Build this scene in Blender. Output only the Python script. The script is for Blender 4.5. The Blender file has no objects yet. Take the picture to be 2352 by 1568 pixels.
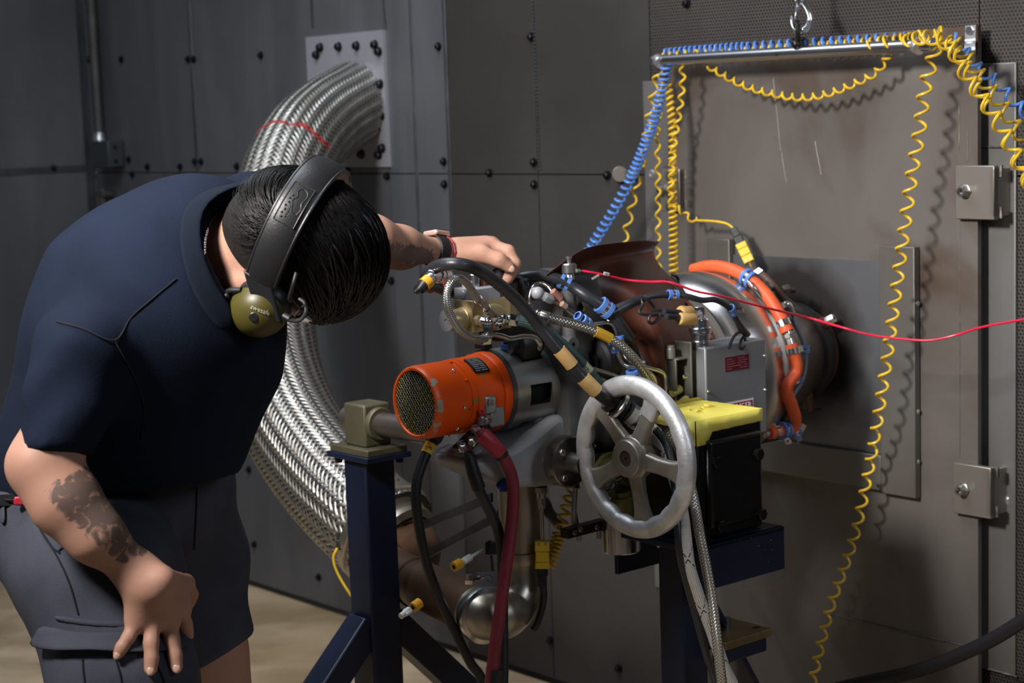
import bpy, bmesh, math, random
import numpy as np
from mathutils import Vector, Matrix, Quaternion
random.seed(7); np.random.seed(7)
scn = bpy.context.scene
COL = scn.collection
PI = math.pi
V = Vector

# ------------------------------------------------------------------ camera, world, lights, exposure
FPX = 4100.0                      # focal length in pixels of a 2352 px wide frame
H = 1.35                          # eye height of the photographer
PITCH, ROLL = math.radians(7.2), 0.034
_f = V((0, math.cos(PITCH), -math.sin(PITCH)))
_u0 = V((0, math.sin(PITCH), math.cos(PITCH)))
_x = V((1, 0, 0))
CR = math.cos(ROLL) * _x - math.sin(ROLL) * _u0
CU = math.cos(ROLL) * _u0 + math.sin(ROLL) * _x
EYE = V((0, 0, H))
cam = bpy.data.cameras.new('camera')
cam.sensor_width = 36.0
cam.lens = FPX / 2352 * 36.0
camo = bpy.data.objects.new('camera', cam); COL.objects.link(camo)
camo.matrix_world = Matrix(((CR.x, CU.x, -_f.x, EYE.x), (CR.y, CU.y, -_f.y, EYE.y), (CR.z, CU.z, -_f.z, EYE.z), (0, 0, 0, 1)))
cam.dof.use_dof = True
cam.dof.focus_distance = 2.55
cam.dof.aperture_fstop = 7.0
scn.camera = camo
scn.view_settings.view_transform = 'Standard'
scn.view_settings.look = 'None'
scn.view_settings.gamma = 1
scn.view_settings.use_curve_mapping = False
scn.view_settings.exposure = 0.0

w = bpy.data.worlds.new('world'); scn.world = w; w.use_nodes = True
w.node_tree.nodes['Background'].inputs[0].default_value = (0.60, 0.72, 0.95, 1)
w.node_tree.nodes['Background'].inputs[1].default_value = 0.055

def area(name, loc, target, size, power, col, spread=180, sy=None):
    l = bpy.data.lights.new(name, 'AREA'); l.energy = power; l.color = col
    l.shape = 'RECTANGLE'; l.size = size; l.size_y = sy or size; l.spread = math.radians(spread)
    o = bpy.data.objects.new(name, l); COL.objects.link(o); o.location = loc
    o.rotation_euler = (V(target) - V(loc)).to_track_quat('-Z', 'Y').to_euler()
    return o
area('softbox_key', (-1.20, 1.35, 2.2), (0.35, 3.0, 1.25), 0.34, 29, (1.0, 0.96, 0.92), 95)
area('ceiling_lamp', (-1.1, 3.1, 3.35), (-0.9, 3.2, 0.0), 2.0, 58, (0.84, 0.91, 1.0), 150, 1.4)
area('softbox_fill', (2.2, 0.5, 2.4), (0.7, 3.0, 1.2), 0.9, 5, (0.80, 0.88, 1.0), 80)

def P(x, y, d):
    """the point d metres deep along the lens axis that the photograph shows at pixel x, y"""
    return EYE + CR * ((x - 1176) / FPX * d) + CU * ((784 - y) / FPX * d) + _f * d
def ray(x, y):
    return CR * ((x - 1176) / FPX) + CU * ((784 - y) / FPX) + _f
def plane_hit(x, y, p0, n):
    r = ray(x, y)
    return EYE + r * ((p0 - EYE).dot(n) / r.dot(n))
AZ = math.radians(40.4)
WS = V((math.sin(AZ), -math.cos(AZ), 0))         # along the back wall, towards the viewer's right
WN = V((-math.cos(AZ), -math.sin(AZ), 0))        # out of the back wall into the room
ZZ = V((0, 0, 1))
W0 = plane_hit(560, 1342, V((0, 0, 0)), ZZ)
def W(x, y, off=0.0):                            # a point `off` in front of the back wall
    return plane_hit(x, y, W0 + WN * off, WN)
def wsz(x, y, off=0.0):
    p = W(x, y, off); return ((p - W0).dot(WS), p.z)
def wp(s, z, off=0.0):
    return W0 + WS * s + WN * off + ZZ * z
E0 = W(1885, 800)                                # where the engine's axis meets the wall
def E(x, y, off=0.0):                            # a point in the upright plane of the engine axis, `off` nearer the viewer
    return plane_hit(x, y, E0 - WS * 0 + WS * off * 1.0, WS)
ED = WN.copy()                                   # engine axis, from the exhaust towards the starter

# ------------------------------------------------------------------ materials
MATS = {}
def M(name, c, r=.5, m=0., c2=None, sc=6., det=5., bump=0., bsc=80., stretch=(1, 1, 1), lo=.35, hi=.65, c3=None, sc3=2., lo3=.5, hi3=.7,
      spec=.5, rvar=0., coat=0., tr=0., alpha=1., ior=1.45, sss=0., sheen=0., emit=None):
    if name in MATS: return MATS[name]
    mt = bpy.data.materials.new(name); mt.use_nodes = True; MATS[name] = mt
    nt = mt.node_tree; N = nt.nodes; L = nt.links
    b = N['Principled BSDF']
    b.inputs['Base Color'].default_value = (*c, 1)
    b.inputs['Roughness'].default_value = r; b.inputs['Metallic'].default_value = m
    b.inputs['Specular IOR Level'].default_value = spec; b.inputs['IOR'].default_value = ior
    b.inputs['Coat Weight'].default_value = coat; b.inputs['Transmission Weight'].default_value = tr
    b.inputs['Alpha'].default_value = alpha
    b.inputs['Sheen Weight'].default_value = sheen
    if sss:
        b.inputs['Subsurface Weight'].default_value = sss; b.inputs['Subsurface Radius'].default_value = (.012, .005, .003); b.inputs['Subsurface Scale'].default_value = 1.
    tc = N.new('ShaderNodeTexCoord'); mp = N.new('ShaderNodeMapping'); mp.inputs['Scale'].default_value = stretch
    L.new(tc.outputs['Object'], mp.inputs['Vector'])
    col = None
    def noise(scale, d=det, src=None, dist=0.3):
        n = N.new('ShaderNodeTexNoise'); n.inputs['Scale'].default_value = scale; n.inputs['Detail'].default_value = d; n.inputs['Distortion'].default_value = dist
        L.new((src or mp.outputs['Vector']), n.inputs['Vector']); return n
    def ramp(n, a, bb):
        mr = N.new('ShaderNodeMapRange'); mr.inputs['From Min'].default_value = a; mr.inputs['From Max'].default_value = bb
        L.new(n.outputs['Fac'], mr.inputs['Value']); return mr
    def mix(fac, a, bb):
        mx = N.new('ShaderNodeMix'); mx.data_type = 'RGBA'
        L.new(fac, mx.inputs['Factor'])
        if isinstance(a, tuple): mx.inputs['A'].default_value = (*a, 1)
        else: L.new(a, mx.inputs['A'])
        mx.inputs['B'].default_value = (*bb, 1)
        return mx.outputs['Result']
    if c2 is not None:
        n1 = noise(sc); r1 = ramp(n1, lo, hi); col = mix(r1.outputs['Result'], tuple(c), c2)
        if rvar:
            mr = N.new('ShaderNodeMapRange'); mr.inputs['From Min'].default_value = lo; mr.inputs['From Max'].default_value = hi
            mr.inputs['To Min'].default_value = r; mr.inputs['To Max'].default_value = r + rvar
            L.new(n1.outputs['Fac'], mr.inputs['Value']); L.new(mr.outputs['Result'], b.inputs['Roughness'])
    if c3 is not None:
        n3 = noise(sc3, 8., tc.outputs['Object'], .8); r3 = ramp(n3, lo3, hi3); col = mix(r3.outputs['Result'], col if col is not None else tuple(c), c3)
    if col is not None: L.new(col, b.inputs['Base Color'])
    if bump:
        nb = noise(bsc, 4.); bp = N.new('ShaderNodeBump'); bp.inputs['Strength'].default_value = bump; bp.inputs['Distance'].default_value = .002
        L.new(nb.outputs['Fac'], bp.inputs['Height']); L.new(bp.outputs['Normal'], b.inputs['Normal'])
    return mt

def weave(name, c, c2, nu, nv, r=.35, m=1., bump=.8, dist=.001, tracer=None, tw=0.):
    """braid over a tube: u runs once round it, v along it in metres"""
    if name in MATS: return MATS[name]
    mt = bpy.data.materials.new(name); mt.use_nodes = True; MATS[name] = mt
    nt = mt.node_tree; N = nt.nodes; L = nt.links; b = N['Principled BSDF']
    b.inputs['Roughness'].default_value = r; b.inputs['Metallic'].default_value = m
    uv = N.new('ShaderNodeUVMap'); sp = N.new('ShaderNodeSeparateXYZ'); L.new(uv.outputs['UV'], sp.inputs[0])
    def math_(op, a, bb=None):
        n = N.new('ShaderNodeMath'); n.operation = op
        for i, q in enumerate((a, bb)):
            if q is None: continue
            if isinstance(q, (int, float)): n.inputs[i].default_value = q
            else: L.new(q, n.inputs[i])
        return n.outputs[0]
    u = math_('MULTIPLY', sp.outputs[0], nu); v = math_('MULTIPLY', sp.outputs[1], nv)
    a = math_('ADD', u, v); d = math_('SUBTRACT', u, v)
    sa = math_('ABSOLUTE', math_('SINE', math_('MULTIPLY', a, PI))); sd = math_('ABSOLUTE', math_('SINE', math_('MULTIPLY', d, PI)))
    chk = math_('GREATER_THAN', math_('MULTIPLY', math_('SINE', math_('MULTIPLY', a, PI)), math_('SINE', math_('MULTIPLY', d, PI))), 0)
    h = math_('ADD', math_('MULTIPLY', chk, sa), math_('MULTIPLY', math_('SUBTRACT', 1, chk), sd))
    mx = N.new('ShaderNodeMix'); mx.data_type = 'RGBA'; L.new(h, mx.inputs['Factor'])
    mx.inputs['A'].default_value = (*c2, 1); mx.inputs['B'].default_value = (*c, 1)
    out = mx.outputs['Result']
    if tracer:
        t = math_('FRACT', math_('ADD', math_('MULTIPLY', sp.outputs[0], 1.), math_('MULTIPLY', sp.outputs[1], tw)))
        t2 = math_('FRACT', math_('SUBTRACT', math_('MULTIPLY', sp.outputs[0], 1.), math_('MULTIPLY', sp.outputs[1], tw)))
        k = math_('MAXIMUM', math_('LESS_THAN', t, .035), math_('LESS_THAN', t2, .035))
        k = math_('MULTIPLY', k, math_('LESS_THAN', math_('FRACT', math_('MULTIPLY', sp.outputs[1], 110.)), .7))
        m2 = N.new('ShaderNodeMix'); m2.data_type = 'RGBA'; L.new(k, m2.inputs['Factor']); L.new(out, m2.inputs['A']); m2.inputs['B'].default_value = (*tracer, 1)
        out = m2.outputs['Result']
    L.new(out, b.inputs['Base Color'])
    bp = N.new('ShaderNodeBump'); bp.inputs['Strength'].default_value = bump; bp.inputs['Distance'].default_value = dist
    L.new(h, bp.inputs['Height']); L.new(bp.outputs['Normal'], b.inputs['Normal'])
    return mt

def perforated(name, c, c2, pitch, hole=.32, m=.6, r=.55):
    """punched sheet: round holes on a staggered grid, in the wall's own s, z coordinates"""
    mt = bpy.data.materials.new(name); mt.use_nodes = True; MATS[name] = mt
    nt = mt.node_tree; N = nt.nodes; L = nt.links; b = N['Principled BSDF']
    b.inputs['Metallic'].default_value = m; b.inputs['Roughness'].default_value = r
    uv = N.new('ShaderNodeUVMap')
    def grid(dx, dy):
        mp = N.new('ShaderNodeMapping'); mp.inputs['Scale'].default_value = (1 / pitch, 1 / (pitch * 1.732), 1); mp.inputs['Location'].default_value = (dx, dy, 0)
        L.new(uv.outputs['UV'], mp.inputs['Vector'])
        fr = N.new('ShaderNodeVectorMath'); fr.operation = 'FRACTION'; L.new(mp.outputs['Vector'], fr.inputs[0])
        sb = N.new('ShaderNodeVectorMath'); sb.operation = 'SUBTRACT'; L.new(fr.outputs[0], sb.inputs[0]); sb.inputs[1].default_value = (.5, .5, 0)
        ml = N.new('ShaderNodeVectorMath'); ml.operation = 'MULTIPLY'; L.new(sb.outputs[0], ml.inputs[0]); ml.inputs[1].default_value = (1, 1.732, 0)
        ln = N.new('ShaderNodeVectorMath'); ln.operation = 'LENGTH'; L.new(ml.outputs[0], ln.inputs[0]); return ln.outputs['Value']
    mn = N.new('ShaderNodeMath'); mn.operation = 'MINIMUM'; L.new(grid(0, 0), mn.inputs[0]); L.new(grid(.5, .5), mn.inputs[1])
    mr = N.new('ShaderNodeMapRange'); mr.inputs['From Min'].default_value = hole - .04; mr.inputs['From Max'].default_value = hole + .05; L.new(mn.outputs[0], mr.inputs['Value'])
    tc = N.new('ShaderNodeTexCoord')
    n = N.new('ShaderNodeTexNoise'); n.inputs['Scale'].default_value = 3.; n.inputs['Detail'].default_value = 7.; L.new(tc.outputs['Object'], n.inputs['Vector'])
    r2 = N.new('ShaderNodeMapRange'); r2.inputs['From Min'].default_value = .35; r2.inputs['From Max'].default_value = .65; L.new(n.outputs['Fac'], r2.inputs['Value'])
    m1 = N.new('ShaderNodeMix'); m1.data_type = 'RGBA'; L.new(r2.outputs[0], m1.inputs['Factor']); m1.inputs['A'].default_value = (*c, 1); m1.inputs['B'].default_value = (*c2, 1)
    m2 = N.new('ShaderNodeMix'); m2.data_type = 'RGBA'; L.new(mr.outputs[0], m2.inputs['Factor']); m2.inputs['A'].default_value = (.006, .006, .006, 1); L.new(m1.outputs['Result'], m2.inputs['B'])
    L.new(m2.outputs['Result'], b.inputs['Base Color'])
    m3 = N.new('ShaderNodeMath'); m3.operation = 'MULTIPLY'; L.new(mr.outputs[0], m3.inputs[0]); m3.inputs[1].default_value = m; L.new(m3.outputs[0], b.inputs['Metallic'])
    bp = N.new('ShaderNodeBump'); bp.inputs['Strength'].default_value = .6; bp.inputs['Distance'].default_value = .001; L.new(mr.outputs[0], bp.inputs['Height']); L.new(bp.outputs['Normal'], b.inputs['Normal'])
    return mt

# ------------------------------------------------------------------ mesh building
def frame_of(n):
    n = n.normalized(); a = ZZ if abs(n.z) < .9 else V((1, 0, 0))
    x = a.cross(n).normalized(); return x, n.cross(x), n
def catmull(pts, n=8):
    pts = [V(p) for p in pts]
    if len(pts) < 3: return [pts[0].lerp(pts[-1], i / n) for i in range(n + 1)]
    q = [pts[0] * 2 - pts[1]] + pts + [pts[-1] * 2 - pts[-2]]; out = []
    for i in range(1, len(q) - 2):
        p0, p1, p2, p3 = q[i - 1:i + 3]
        for k in range(n):
            t = k / n
            out.append(.5 * ((2 * p1) + (p2 - p0) * t + (2 * p0 - 5 * p1 + 4 * p2 - p3) * t * t + (3 * p1 - p0 - 3 * p2 + p3) * t ** 3))
    out.append(pts[-1].copy()); return out
def frames(pts):
    n = len(pts); T = []
    for i in range(n):
        t = pts[min(i + 1, n - 1)] - pts[max(i - 1, 0)]
        T.append(t.normalized() if t.length > 1e-9 else (T[-1] if T else ZZ.copy()))
    x, y, _ = frame_of(T[0]); out = [(x, T[0].cross(x).normalized(), T[0])]
    for i in range(1, n):
        x = x - T[i] * x.dot(T[i])
        x = x.normalized() if x.length > 1e-9 else frame_of(T[i])[0]
        out.append((x, T[i].cross(x).normalized(), T[i]))
    return out

class MB:
    def __init__(s): s.v = []; s.f = []; s.uv = []; s.mi = []; s.has_uv = False; s.cur = 0
    def add(s, vs, fs, uvs=None):
        b = len(s.v); s.v += [tuple(p) for p in vs]
        for i, f in enumerate(fs):
            s.f.append(tuple(b + k for k in f)); s.mi.append(s.cur)
            if uvs: s.uv.append(uvs[i]); s.has_uv = True
            else: s.uv.append([(0, 0)] * len(f))
        return s
    def box(s, c, sx, sy, sz, X=V((1, 0, 0)), Y=V((0, 1, 0)), Z=V((0, 0, 1))):
        c = V(c); p = [c + X * (a * sx / 2) + Y * (b * sy / 2) + Z * (d * sz / 2) for a in (-1, 1) for b in (-1, 1) for d in (-1, 1)]
        return s.add(p, [(0, 1, 3, 2), (4, 6, 7, 5), (0, 4, 5, 1), (2, 3, 7, 6), (0, 2, 6, 4), (1, 5, 7, 3)])
    def lathe(s, o, ax, prof, seg=32, a0=0., a1=2 * PI, up=None):
        """prof: (radius, height along the axis) pairs"""
        o = V(o); x, y, n = frame_of(V(ax))
        if up is not None:
            x = (V(up) - n * V(up).dot(n)).normalized(); y = n.cross(x)
        full = abs(a1 - a0 - 2 * PI) < 1e-6; k = seg if full else seg + 1; vs = []
        for r, h in prof:
            for i in range(k):
                a = a0 + (a1 - a0) * i / seg
                vs.append(o + x * (r * math.cos(a)) + y * (r * math.sin(a)) + n * h)
        fs = []; uvs = []
        for j in range(len(prof) - 1):
            for i in range(seg):
                i2 = (i + 1) % k if full else i + 1
                fs.append((j * k + i, j * k + i2, (j + 1) * k + i2, (j + 1) * k + i))
                uvs.append([(i / seg, prof[j][1]), ((i + 1) / seg, prof[j][1]), ((i + 1) / seg, prof[j + 1][1]), (i / seg, prof[j + 1][1])])
        return s.add(vs, fs, uvs)
    def cyl(s, a, b, r0, r1=None, seg=20, cap=True):
        a, b = V(a), V(b); r1 = r0 if r1 is None else r1; h = (b - a).length
        prof = [(r0, 0), (r1, h)]
        if cap: prof = [(0, 0)] + prof + [(0, h)]
        return s.lathe(a, b - a, prof, seg)
    def tube(s, pts, r, seg=10, cap=True, u0=0.):
        pts = [V(p) for p in pts]; fr = frames(pts); vs = []; vl = 0.; lens = []
        for i, p in enumerate(pts):
            if i: vl += (p - pts[i - 1]).length
            lens.append(vl); rr = r[i] if isinstance(r, (list, tuple)) else r
            x, y, _ = fr[i]
            for k in range(seg):
                a = 2 * PI * k / seg; vs.append(p + x * (rr * math.cos(a)) + y * (rr * math.sin(a)))
        fs = []; uvs = []
        for i in range(len(pts) - 1):
            for k in range(seg):
                k2 = (k + 1) % seg
                fs.append((i * seg + k, i * seg + k2, (i + 1) * seg + k2, (i + 1) * seg + k))
                uvs.append([(k / seg, lens[i]), ((k + 1) / seg, lens[i]), ((k + 1) / seg, lens[i + 1]), (k / seg, lens[i + 1])])
        if cap:
            fs.append(tuple(reversed(range(seg)))); uvs.append([(0, 0)] * seg)
            fs.append(tuple((len(pts) - 1) * seg + k for k in range(seg))); uvs.append([(0, 0)] * seg)
        return s.add(vs, fs, uvs)
    def prism(s, poly, ext):
        n = len(poly); a = [V(p) for p in poly]; b = [p + V(ext) for p in a]
        nn = V((0, 0, 0))
        for i in range(n): nn += a[i].cross(a[(i + 1) % n])
        flip = nn.dot(V(ext)) > 0
        if flip: a, b = b, a
        return s.add(a + b, [tuple(range(n)), tuple(range(2 * n - 1, n - 1, -1))] + [(i, n + i, n + (i + 1) % n, (i + 1) % n) for i in range(n)])
    def hexn(s, p, n, r, h, hole=0.):
        p = V(p); n = V(n).normalized()
        prof = [(0, 0), (r, 0), (r, h * .85), (r * .88, h)]
        prof += [(hole, h), (hole, h * .3), (0, h * .3)] if hole else [(0, h)]
        return s.lathe(p, n, prof, 6)
    def ball(s, c, rx, ry=None, rz=None, X=V((1, 0, 0)), Y=V((0, 1, 0)), Z=V((0, 0, 1)), nu=16, nv=10):
        ry = ry or rx; rz = rz or rx; c = V(c); vs = []; fs = []
        for j in range(nv + 1):
            t = PI * j / nv - PI / 2
            for i in range(nu):
                a = 2 * PI * i / nu
                vs.append(c + X * (rx * math.cos(t) * math.cos(a)) + Y * (ry * math.cos(t) * math.sin(a)) + Z * (rz * math.sin(t)))
        for j in range(nv):
            for i in range(nu): fs.append((j * nu + i, j * nu + (i + 1) % nu, (j + 1) * nu + (i + 1) % nu, (j + 1) * nu + i))
        return s.add(vs, fs)
    def build(s, name, mt=None, parent=None, ang=35., bevel=0., merge=False, seg=2, sub=0):
        base = V(parent.get('_base', (0, 0, 0))) if parent else V((0, 0, 0))
        me = bpy.data.meshes.new(name)
        me.from_pydata([V(p) - base for p in s.v], [], s.f)
        if s.has_uv:
            ul = me.uv_layers.new(name='UVMap'); flat = [c for f in s.uv for q in f for c in q]
            ul.data.foreach_set('uv', flat)
        mts = mt if isinstance(mt, (list, tuple)) else [mt]
        for q in mts: me.materials.append(q)
        if len(mts) > 1: me.polygons.foreach_set('material_index', s.mi)
        me.validate()
        bm = bmesh.new(); bm.from_mesh(me)
        bmesh.ops.remove_doubles(bm, verts=bm.verts, dist=1e-6)
        bmesh.ops.dissolve_degenerate(bm, dist=1e-7, edges=bm.edges)
        bmesh.ops.recalc_face_normals(bm, faces=bm.faces)
        bm.to_mesh(me); bm.free()
        me.polygons.foreach_set('use_smooth', [True] * len(me.polygons))
        me.set_sharp_from_angle(angle=math.radians(ang))
        o = bpy.data.objects.new(name, me); COL.objects.link(o)
        if bevel:
            bv = o.modifiers.new('edge', 'BEVEL'); bv.width = bevel; bv.segments = seg; bv.limit_method = 'ANGLE'; bv.angle_limit = math.radians(40)
            bv.harden_normals = False
        if sub:
            sb = o.modifiers.new('smooth', 'SUBSURF'); sb.levels = sub; sb.render_levels = sub
        if parent: o.parent = parent; o['_base'] = tuple(base)
        return o
def tag(o, label=None, cat=None, group=None, kind=None):
    if label: o['label'] = label
    if cat: o['category'] = cat
    if group: o['group'] = group
    if kind: o['kind'] = kind
    return o
def thing(name, label, cat, loc, group=None, kind=None):
    o = bpy.data.objects.new(name, None); COL.objects.link(o); o.location = loc; o['_base'] = tuple(loc); o.empty_display_size = .02
    return tag(o, label, cat, group, kind)
def link_copy(o, parent, loc, rot=None):
    c = o.copy(); COL.objects.link(c); c.parent = parent
    c.location = V(loc) - V(parent.get('_base', (0, 0, 0)))
    if rot is not None: c.rotation_mode = 'QUATERNION'; c.rotation_quaternion = rot
    return c
def rotto(n, up=None):
    x, y, z = frame_of(V(n))
    return Matrix(((x.x, y.x, z.x), (x.y, y.y, z.y), (x.z, y.z, z.z))).to_quaternion()
FONT = bpy.data.fonts.get('Bfont') or None
def text_mesh(name, s, size, origin, X, Y, mt, parent, ext=.0003, align='CENTER', bend=None):
    """flat lettering as a mesh; origin is the middle of the line, X along it, Y up it"""
    cu = bpy.data.curves.new(name, 'FONT'); cu.body = s; cu.size = size; cu.align_x = align; cu.align_y = 'CENTER'; cu.extrude = ext; cu.resolution_u = 2
    t = bpy.data.objects.new(name + '_tmp', cu); COL.objects.link(t)
    dg = bpy.context.evaluated_depsgraph_get(); dg.update()
    me = bpy.data.meshes.new_from_object(t.evaluated_get(dg)); me.name = name
    COL.objects.unlink(t); bpy.data.objects.remove(t); bpy.data.curves.remove(cu)
    X = V(X).normalized(); Y = V(Y).normalized(); Z = X.cross(Y).normalized(); base = V(parent.get('_base', (0, 0, 0)))
    for v in me.vertices:
        c = v.co
        v.co = (bend(c.x, c.y, c.z) if bend else V(origin) + X * c.x + Y * c.y + Z * c.z) - base
    me.materials.clear(); me.materials.append(mt)
    o = bpy.data.objects.new(name, me); COL.objects.link(o); o.parent = parent; o['_base'] = tuple(base)
    return o

# signed distance modelling -> one continuous surface
def sd_cap(p, a, b, ra, rb):
    a = np.array(a); b = np.array(b); ab = b - a; L2 = ab @ ab
    t = np.clip(((p - a) @ ab) / max(L2, 1e-12), 0, 1)
    return np.linalg.norm(p - a - t[..., None] * ab, axis=-1) - (ra + (rb - ra) * t)
def sd_ell(p, c, R, rad):
    q = (p - np.array(c)) @ np.array(R).T / np.array(rad)      # rows of R are the local axes
    k0 = np.linalg.norm(q, axis=-1); k1 = np.linalg.norm(q / np.array(rad), axis=-1)
    return k0 * (k0 - 1) / np.maximum(k1, 1e-9)
def sd_box(p, c, R, half, rnd=.0):
    q = np.abs((p - np.array(c)) @ np.array(R).T) - (np.array(half) - rnd)
    return np.linalg.norm(np.maximum(q, 0), axis=-1) + np.minimum(q.max(axis=-1), 0) - rnd
def sd_cyl(p, a, b, r, rnd=.0):
    a = np.array(a); b = np.array(b); L = np.linalg.norm(b - a); n = (b - a) / L; m = (a + b) / 2
    q = p - m; h = np.abs(q @ n) - (L / 2 - rnd); rr = np.linalg.norm(q - (q @ n)[..., None] * n, axis=-1) - (r - rnd)
    d = np.stack([h, rr], -1)
    return np.linalg.norm(np.maximum(d, 0), axis=-1) + np.minimum(d.max(-1), 0) - rnd
def smin(a, b, k):
    h = np.clip(.5 + .5 * (b - a) / k, 0, 1); return b * (1 - h) + a * h - k * h * (1 - h)
def smax(a, b, k): return -smin(-a, -b, k)
def surfnet(fn, lo, hi, h):
    lo = np.array(lo, float); hi = np.array(hi, float)
    n = np.ceil((hi - lo) / h).astype(int) + 1
    ax = [lo[i] + h * np.arange(n[i]) for i in range(3)]
    val = np.empty(n, np.float32)
    for s0 in range(0, n[0], 24):
        s1 = min(s0 + 24, n[0])
        g = np.stack(np.meshgrid(ax[0][s0:s1], ax[1], ax[2], indexing='ij'), -1); val[s0:s1] = fn(g)
    ins = val < 0
    acc = np.zeros(tuple(n - 1) + (3,)); cnt = np.zeros(tuple(n - 1))
    cr = [(0, 0), (0, 1), (1, 0), (1, 1)]; edges = []
    for d in range(3):
        o = [q for q in range(3) if q != d]
        a = [slice(None)] * 3; b = [slice(None)] * 3; a[d] = slice(0, n[d] - 1); b[d] = slice(1, n[d])
        va, vb = val[tuple(a)], val[tuple(b)]; m = ins[tuple(a)] != ins[tuple(b)]; idx = np.argwhere(m)
        t = va[m] / (va[m] - vb[m]); pos = idx.astype(float); pos[:, d] += t
        edges.append((d, o, idx, ins[tuple(a)][m]))
        for i, j in cr:
            c = idx.copy(); c[:, o[0]] -= i; c[:, o[1]] -= j
            ok = np.all((c >= 0) & (c < n - 1), axis=1); cc = c[ok]
            np.add.at(acc, (cc[:, 0], cc[:, 1], cc[:, 2]), pos[ok]); np.add.at(cnt, (cc[:, 0], cc[:, 1], cc[:, 2]), 1)
    act = cnt > 0; vid = -np.ones(tuple(n - 1), int); vid[act] = np.arange(act.sum())
    vs = lo + h * acc[act] / cnt[act][:, None]; fs = []
    for d, o, idx, inn in edges:
        ok = (idx[:, o[0]] > 0) & (idx[:, o[1]] > 0) & (idx[:, o[0]] < n[o[0]] - 1) & (idx[:, o[1]] < n[o[1]] - 1)
        idx = idx[ok]; inn = inn[ok]
        def g(i, j):
            c = idx.copy(); c[:, o[0]] -= i; c[:, o[1]] -= j; return vid[c[:, 0], c[:, 1], c[:, 2]]
        q = np.stack([g(1, 1), g(0, 1), g(0, 0), g(1, 0)], 1)
        if d == 1: q = q[:, ::-1]
        q[~inn] = q[~inn][:, ::-1]; fs.append(q)
    return vs, np.concatenate(fs)
def sdf_obj(name, fn, lo, hi, h, mt, parent=None, smooth=2):
    vs, fs = surfnet(fn, lo, hi, h)
    if smooth:                                        # a little relaxation evens the surface net out
        e = np.concatenate([fs[:, [0, 1]], fs[:, [1, 2]], fs[:, [2, 3]], fs[:, [3, 0]]])
        for _ in range(smooth):
            s = np.zeros_like(vs); c = np.zeros(len(vs))
            np.add.at(s, e[:, 0], vs[e[:, 1]]); np.add.at(c, e[:, 0], 1); np.add.at(s, e[:, 1], vs[e[:, 0]]); np.add.at(c, e[:, 1], 1)
            vs = vs * .5 + .5 * s / np.maximum(c, 1)[:, None]
    base = V(parent.get('_base', (0, 0, 0))) if parent else V((0, 0, 0))
    me = bpy.data.meshes.new(name); me.from_pydata((vs - np.array(base)).tolist(), [], fs.tolist())
    mts = mt if isinstance(mt, (list, tuple)) else [mt]
    for q in mts: me.materials.append(q)
    me.polygons.foreach_set('use_smooth', [True] * len(me.polygons))
    o = bpy.data.objects.new(name, me); COL.objects.link(o)
    if parent: o.parent = parent; o['_base'] = tuple(base)
    return o, vs
def helix(path, R, turns, per=12, ph=0., Rv=None, dens=None):
    """a coiled cord wound round the line `path`"""
    n = int(turns * per); pts = [V(p) for p in path]; L = [0.]
    for i in range(1, len(pts)): L.append(L[-1] + (pts[i] - pts[i - 1]).length)
    fr = frames(pts); out = []; j = 0
    for k in range(n + 1):
        t = k / n; s = t * L[-1]
        while j < len(pts) - 2 and L[j + 1] < s: j += 1
        q = (s - L[j]) / max(L[j + 1] - L[j], 1e-9)
        td = t if dens is None else float(np.interp(t, [d[0] for d in dens], [d[1] for d in dens]))
        x, y, _ = fr[j]; a = 2 * PI * turns * td + ph; rr = R if Rv is None else Rv(t) * R
        out.append(pts[j].lerp(pts[j + 1], min(q, 1)) + x * (rr * math.cos(a)) + y * (rr * math.sin(a)))
    return out
# ------------------------------------------------------------------ the setting
m_floor = M('floor_stone', (.50, .37, .235), .5, 0, (.31, .22, .125), 3.2, 8, .12, 25, (1, 1.6, 1), .35, .62, (.70, .56, .39), 1.6, .5, .72)
m_panel = M('dark_steel_sheet', (.140, .145, .158), .52, .4, (.100, .105, .117), 2.2, 9, .05, 60, (3, 3, .5), .35, .65, (.080, .074, .066), 1.3, .5, .75)
m_panel2 = perforated('perforated_dark', (.080, .075, .069), (.052, .048, .044), .0042, .30, .4, .55)
m_panel3 = perforated('perforated_brown', (.105, .090, .079), (.062, .050, .044), .0075, .34, .55, .5)
m_bolt = M('black_bolt', (.012, .012, .015), .35, .6)
m_strip = M('seam_steel', (.20, .21, .235), .38, .8, (.11, .115, .13), 18, 6, stretch=(1, 1, .2))
m_edge = M('seam_gap', (.03, .03, .032), .8, 0)
fl = MB(); fl.add([(-6, -3, 0), (6, -3, 0), (6, 9, 0), (-6, 9, 0)], [(0, 1, 2, 3)])
tag(fl.build('floor', m_floor), kind='structure')
sC, _ = wsz(232, 600)                               # the corner with the left hand wall
cl = MB(); cl.add([(-6, -3, 3.4), (-6, 9, 3.4), (6, 9, 3.4), (6, -3, 3.4)], [(0, 1, 2, 3)])
tag(cl.build('ceiling', M('ceiling_dark', (.05, .05, .055), .8)), kind='structure')

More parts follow.
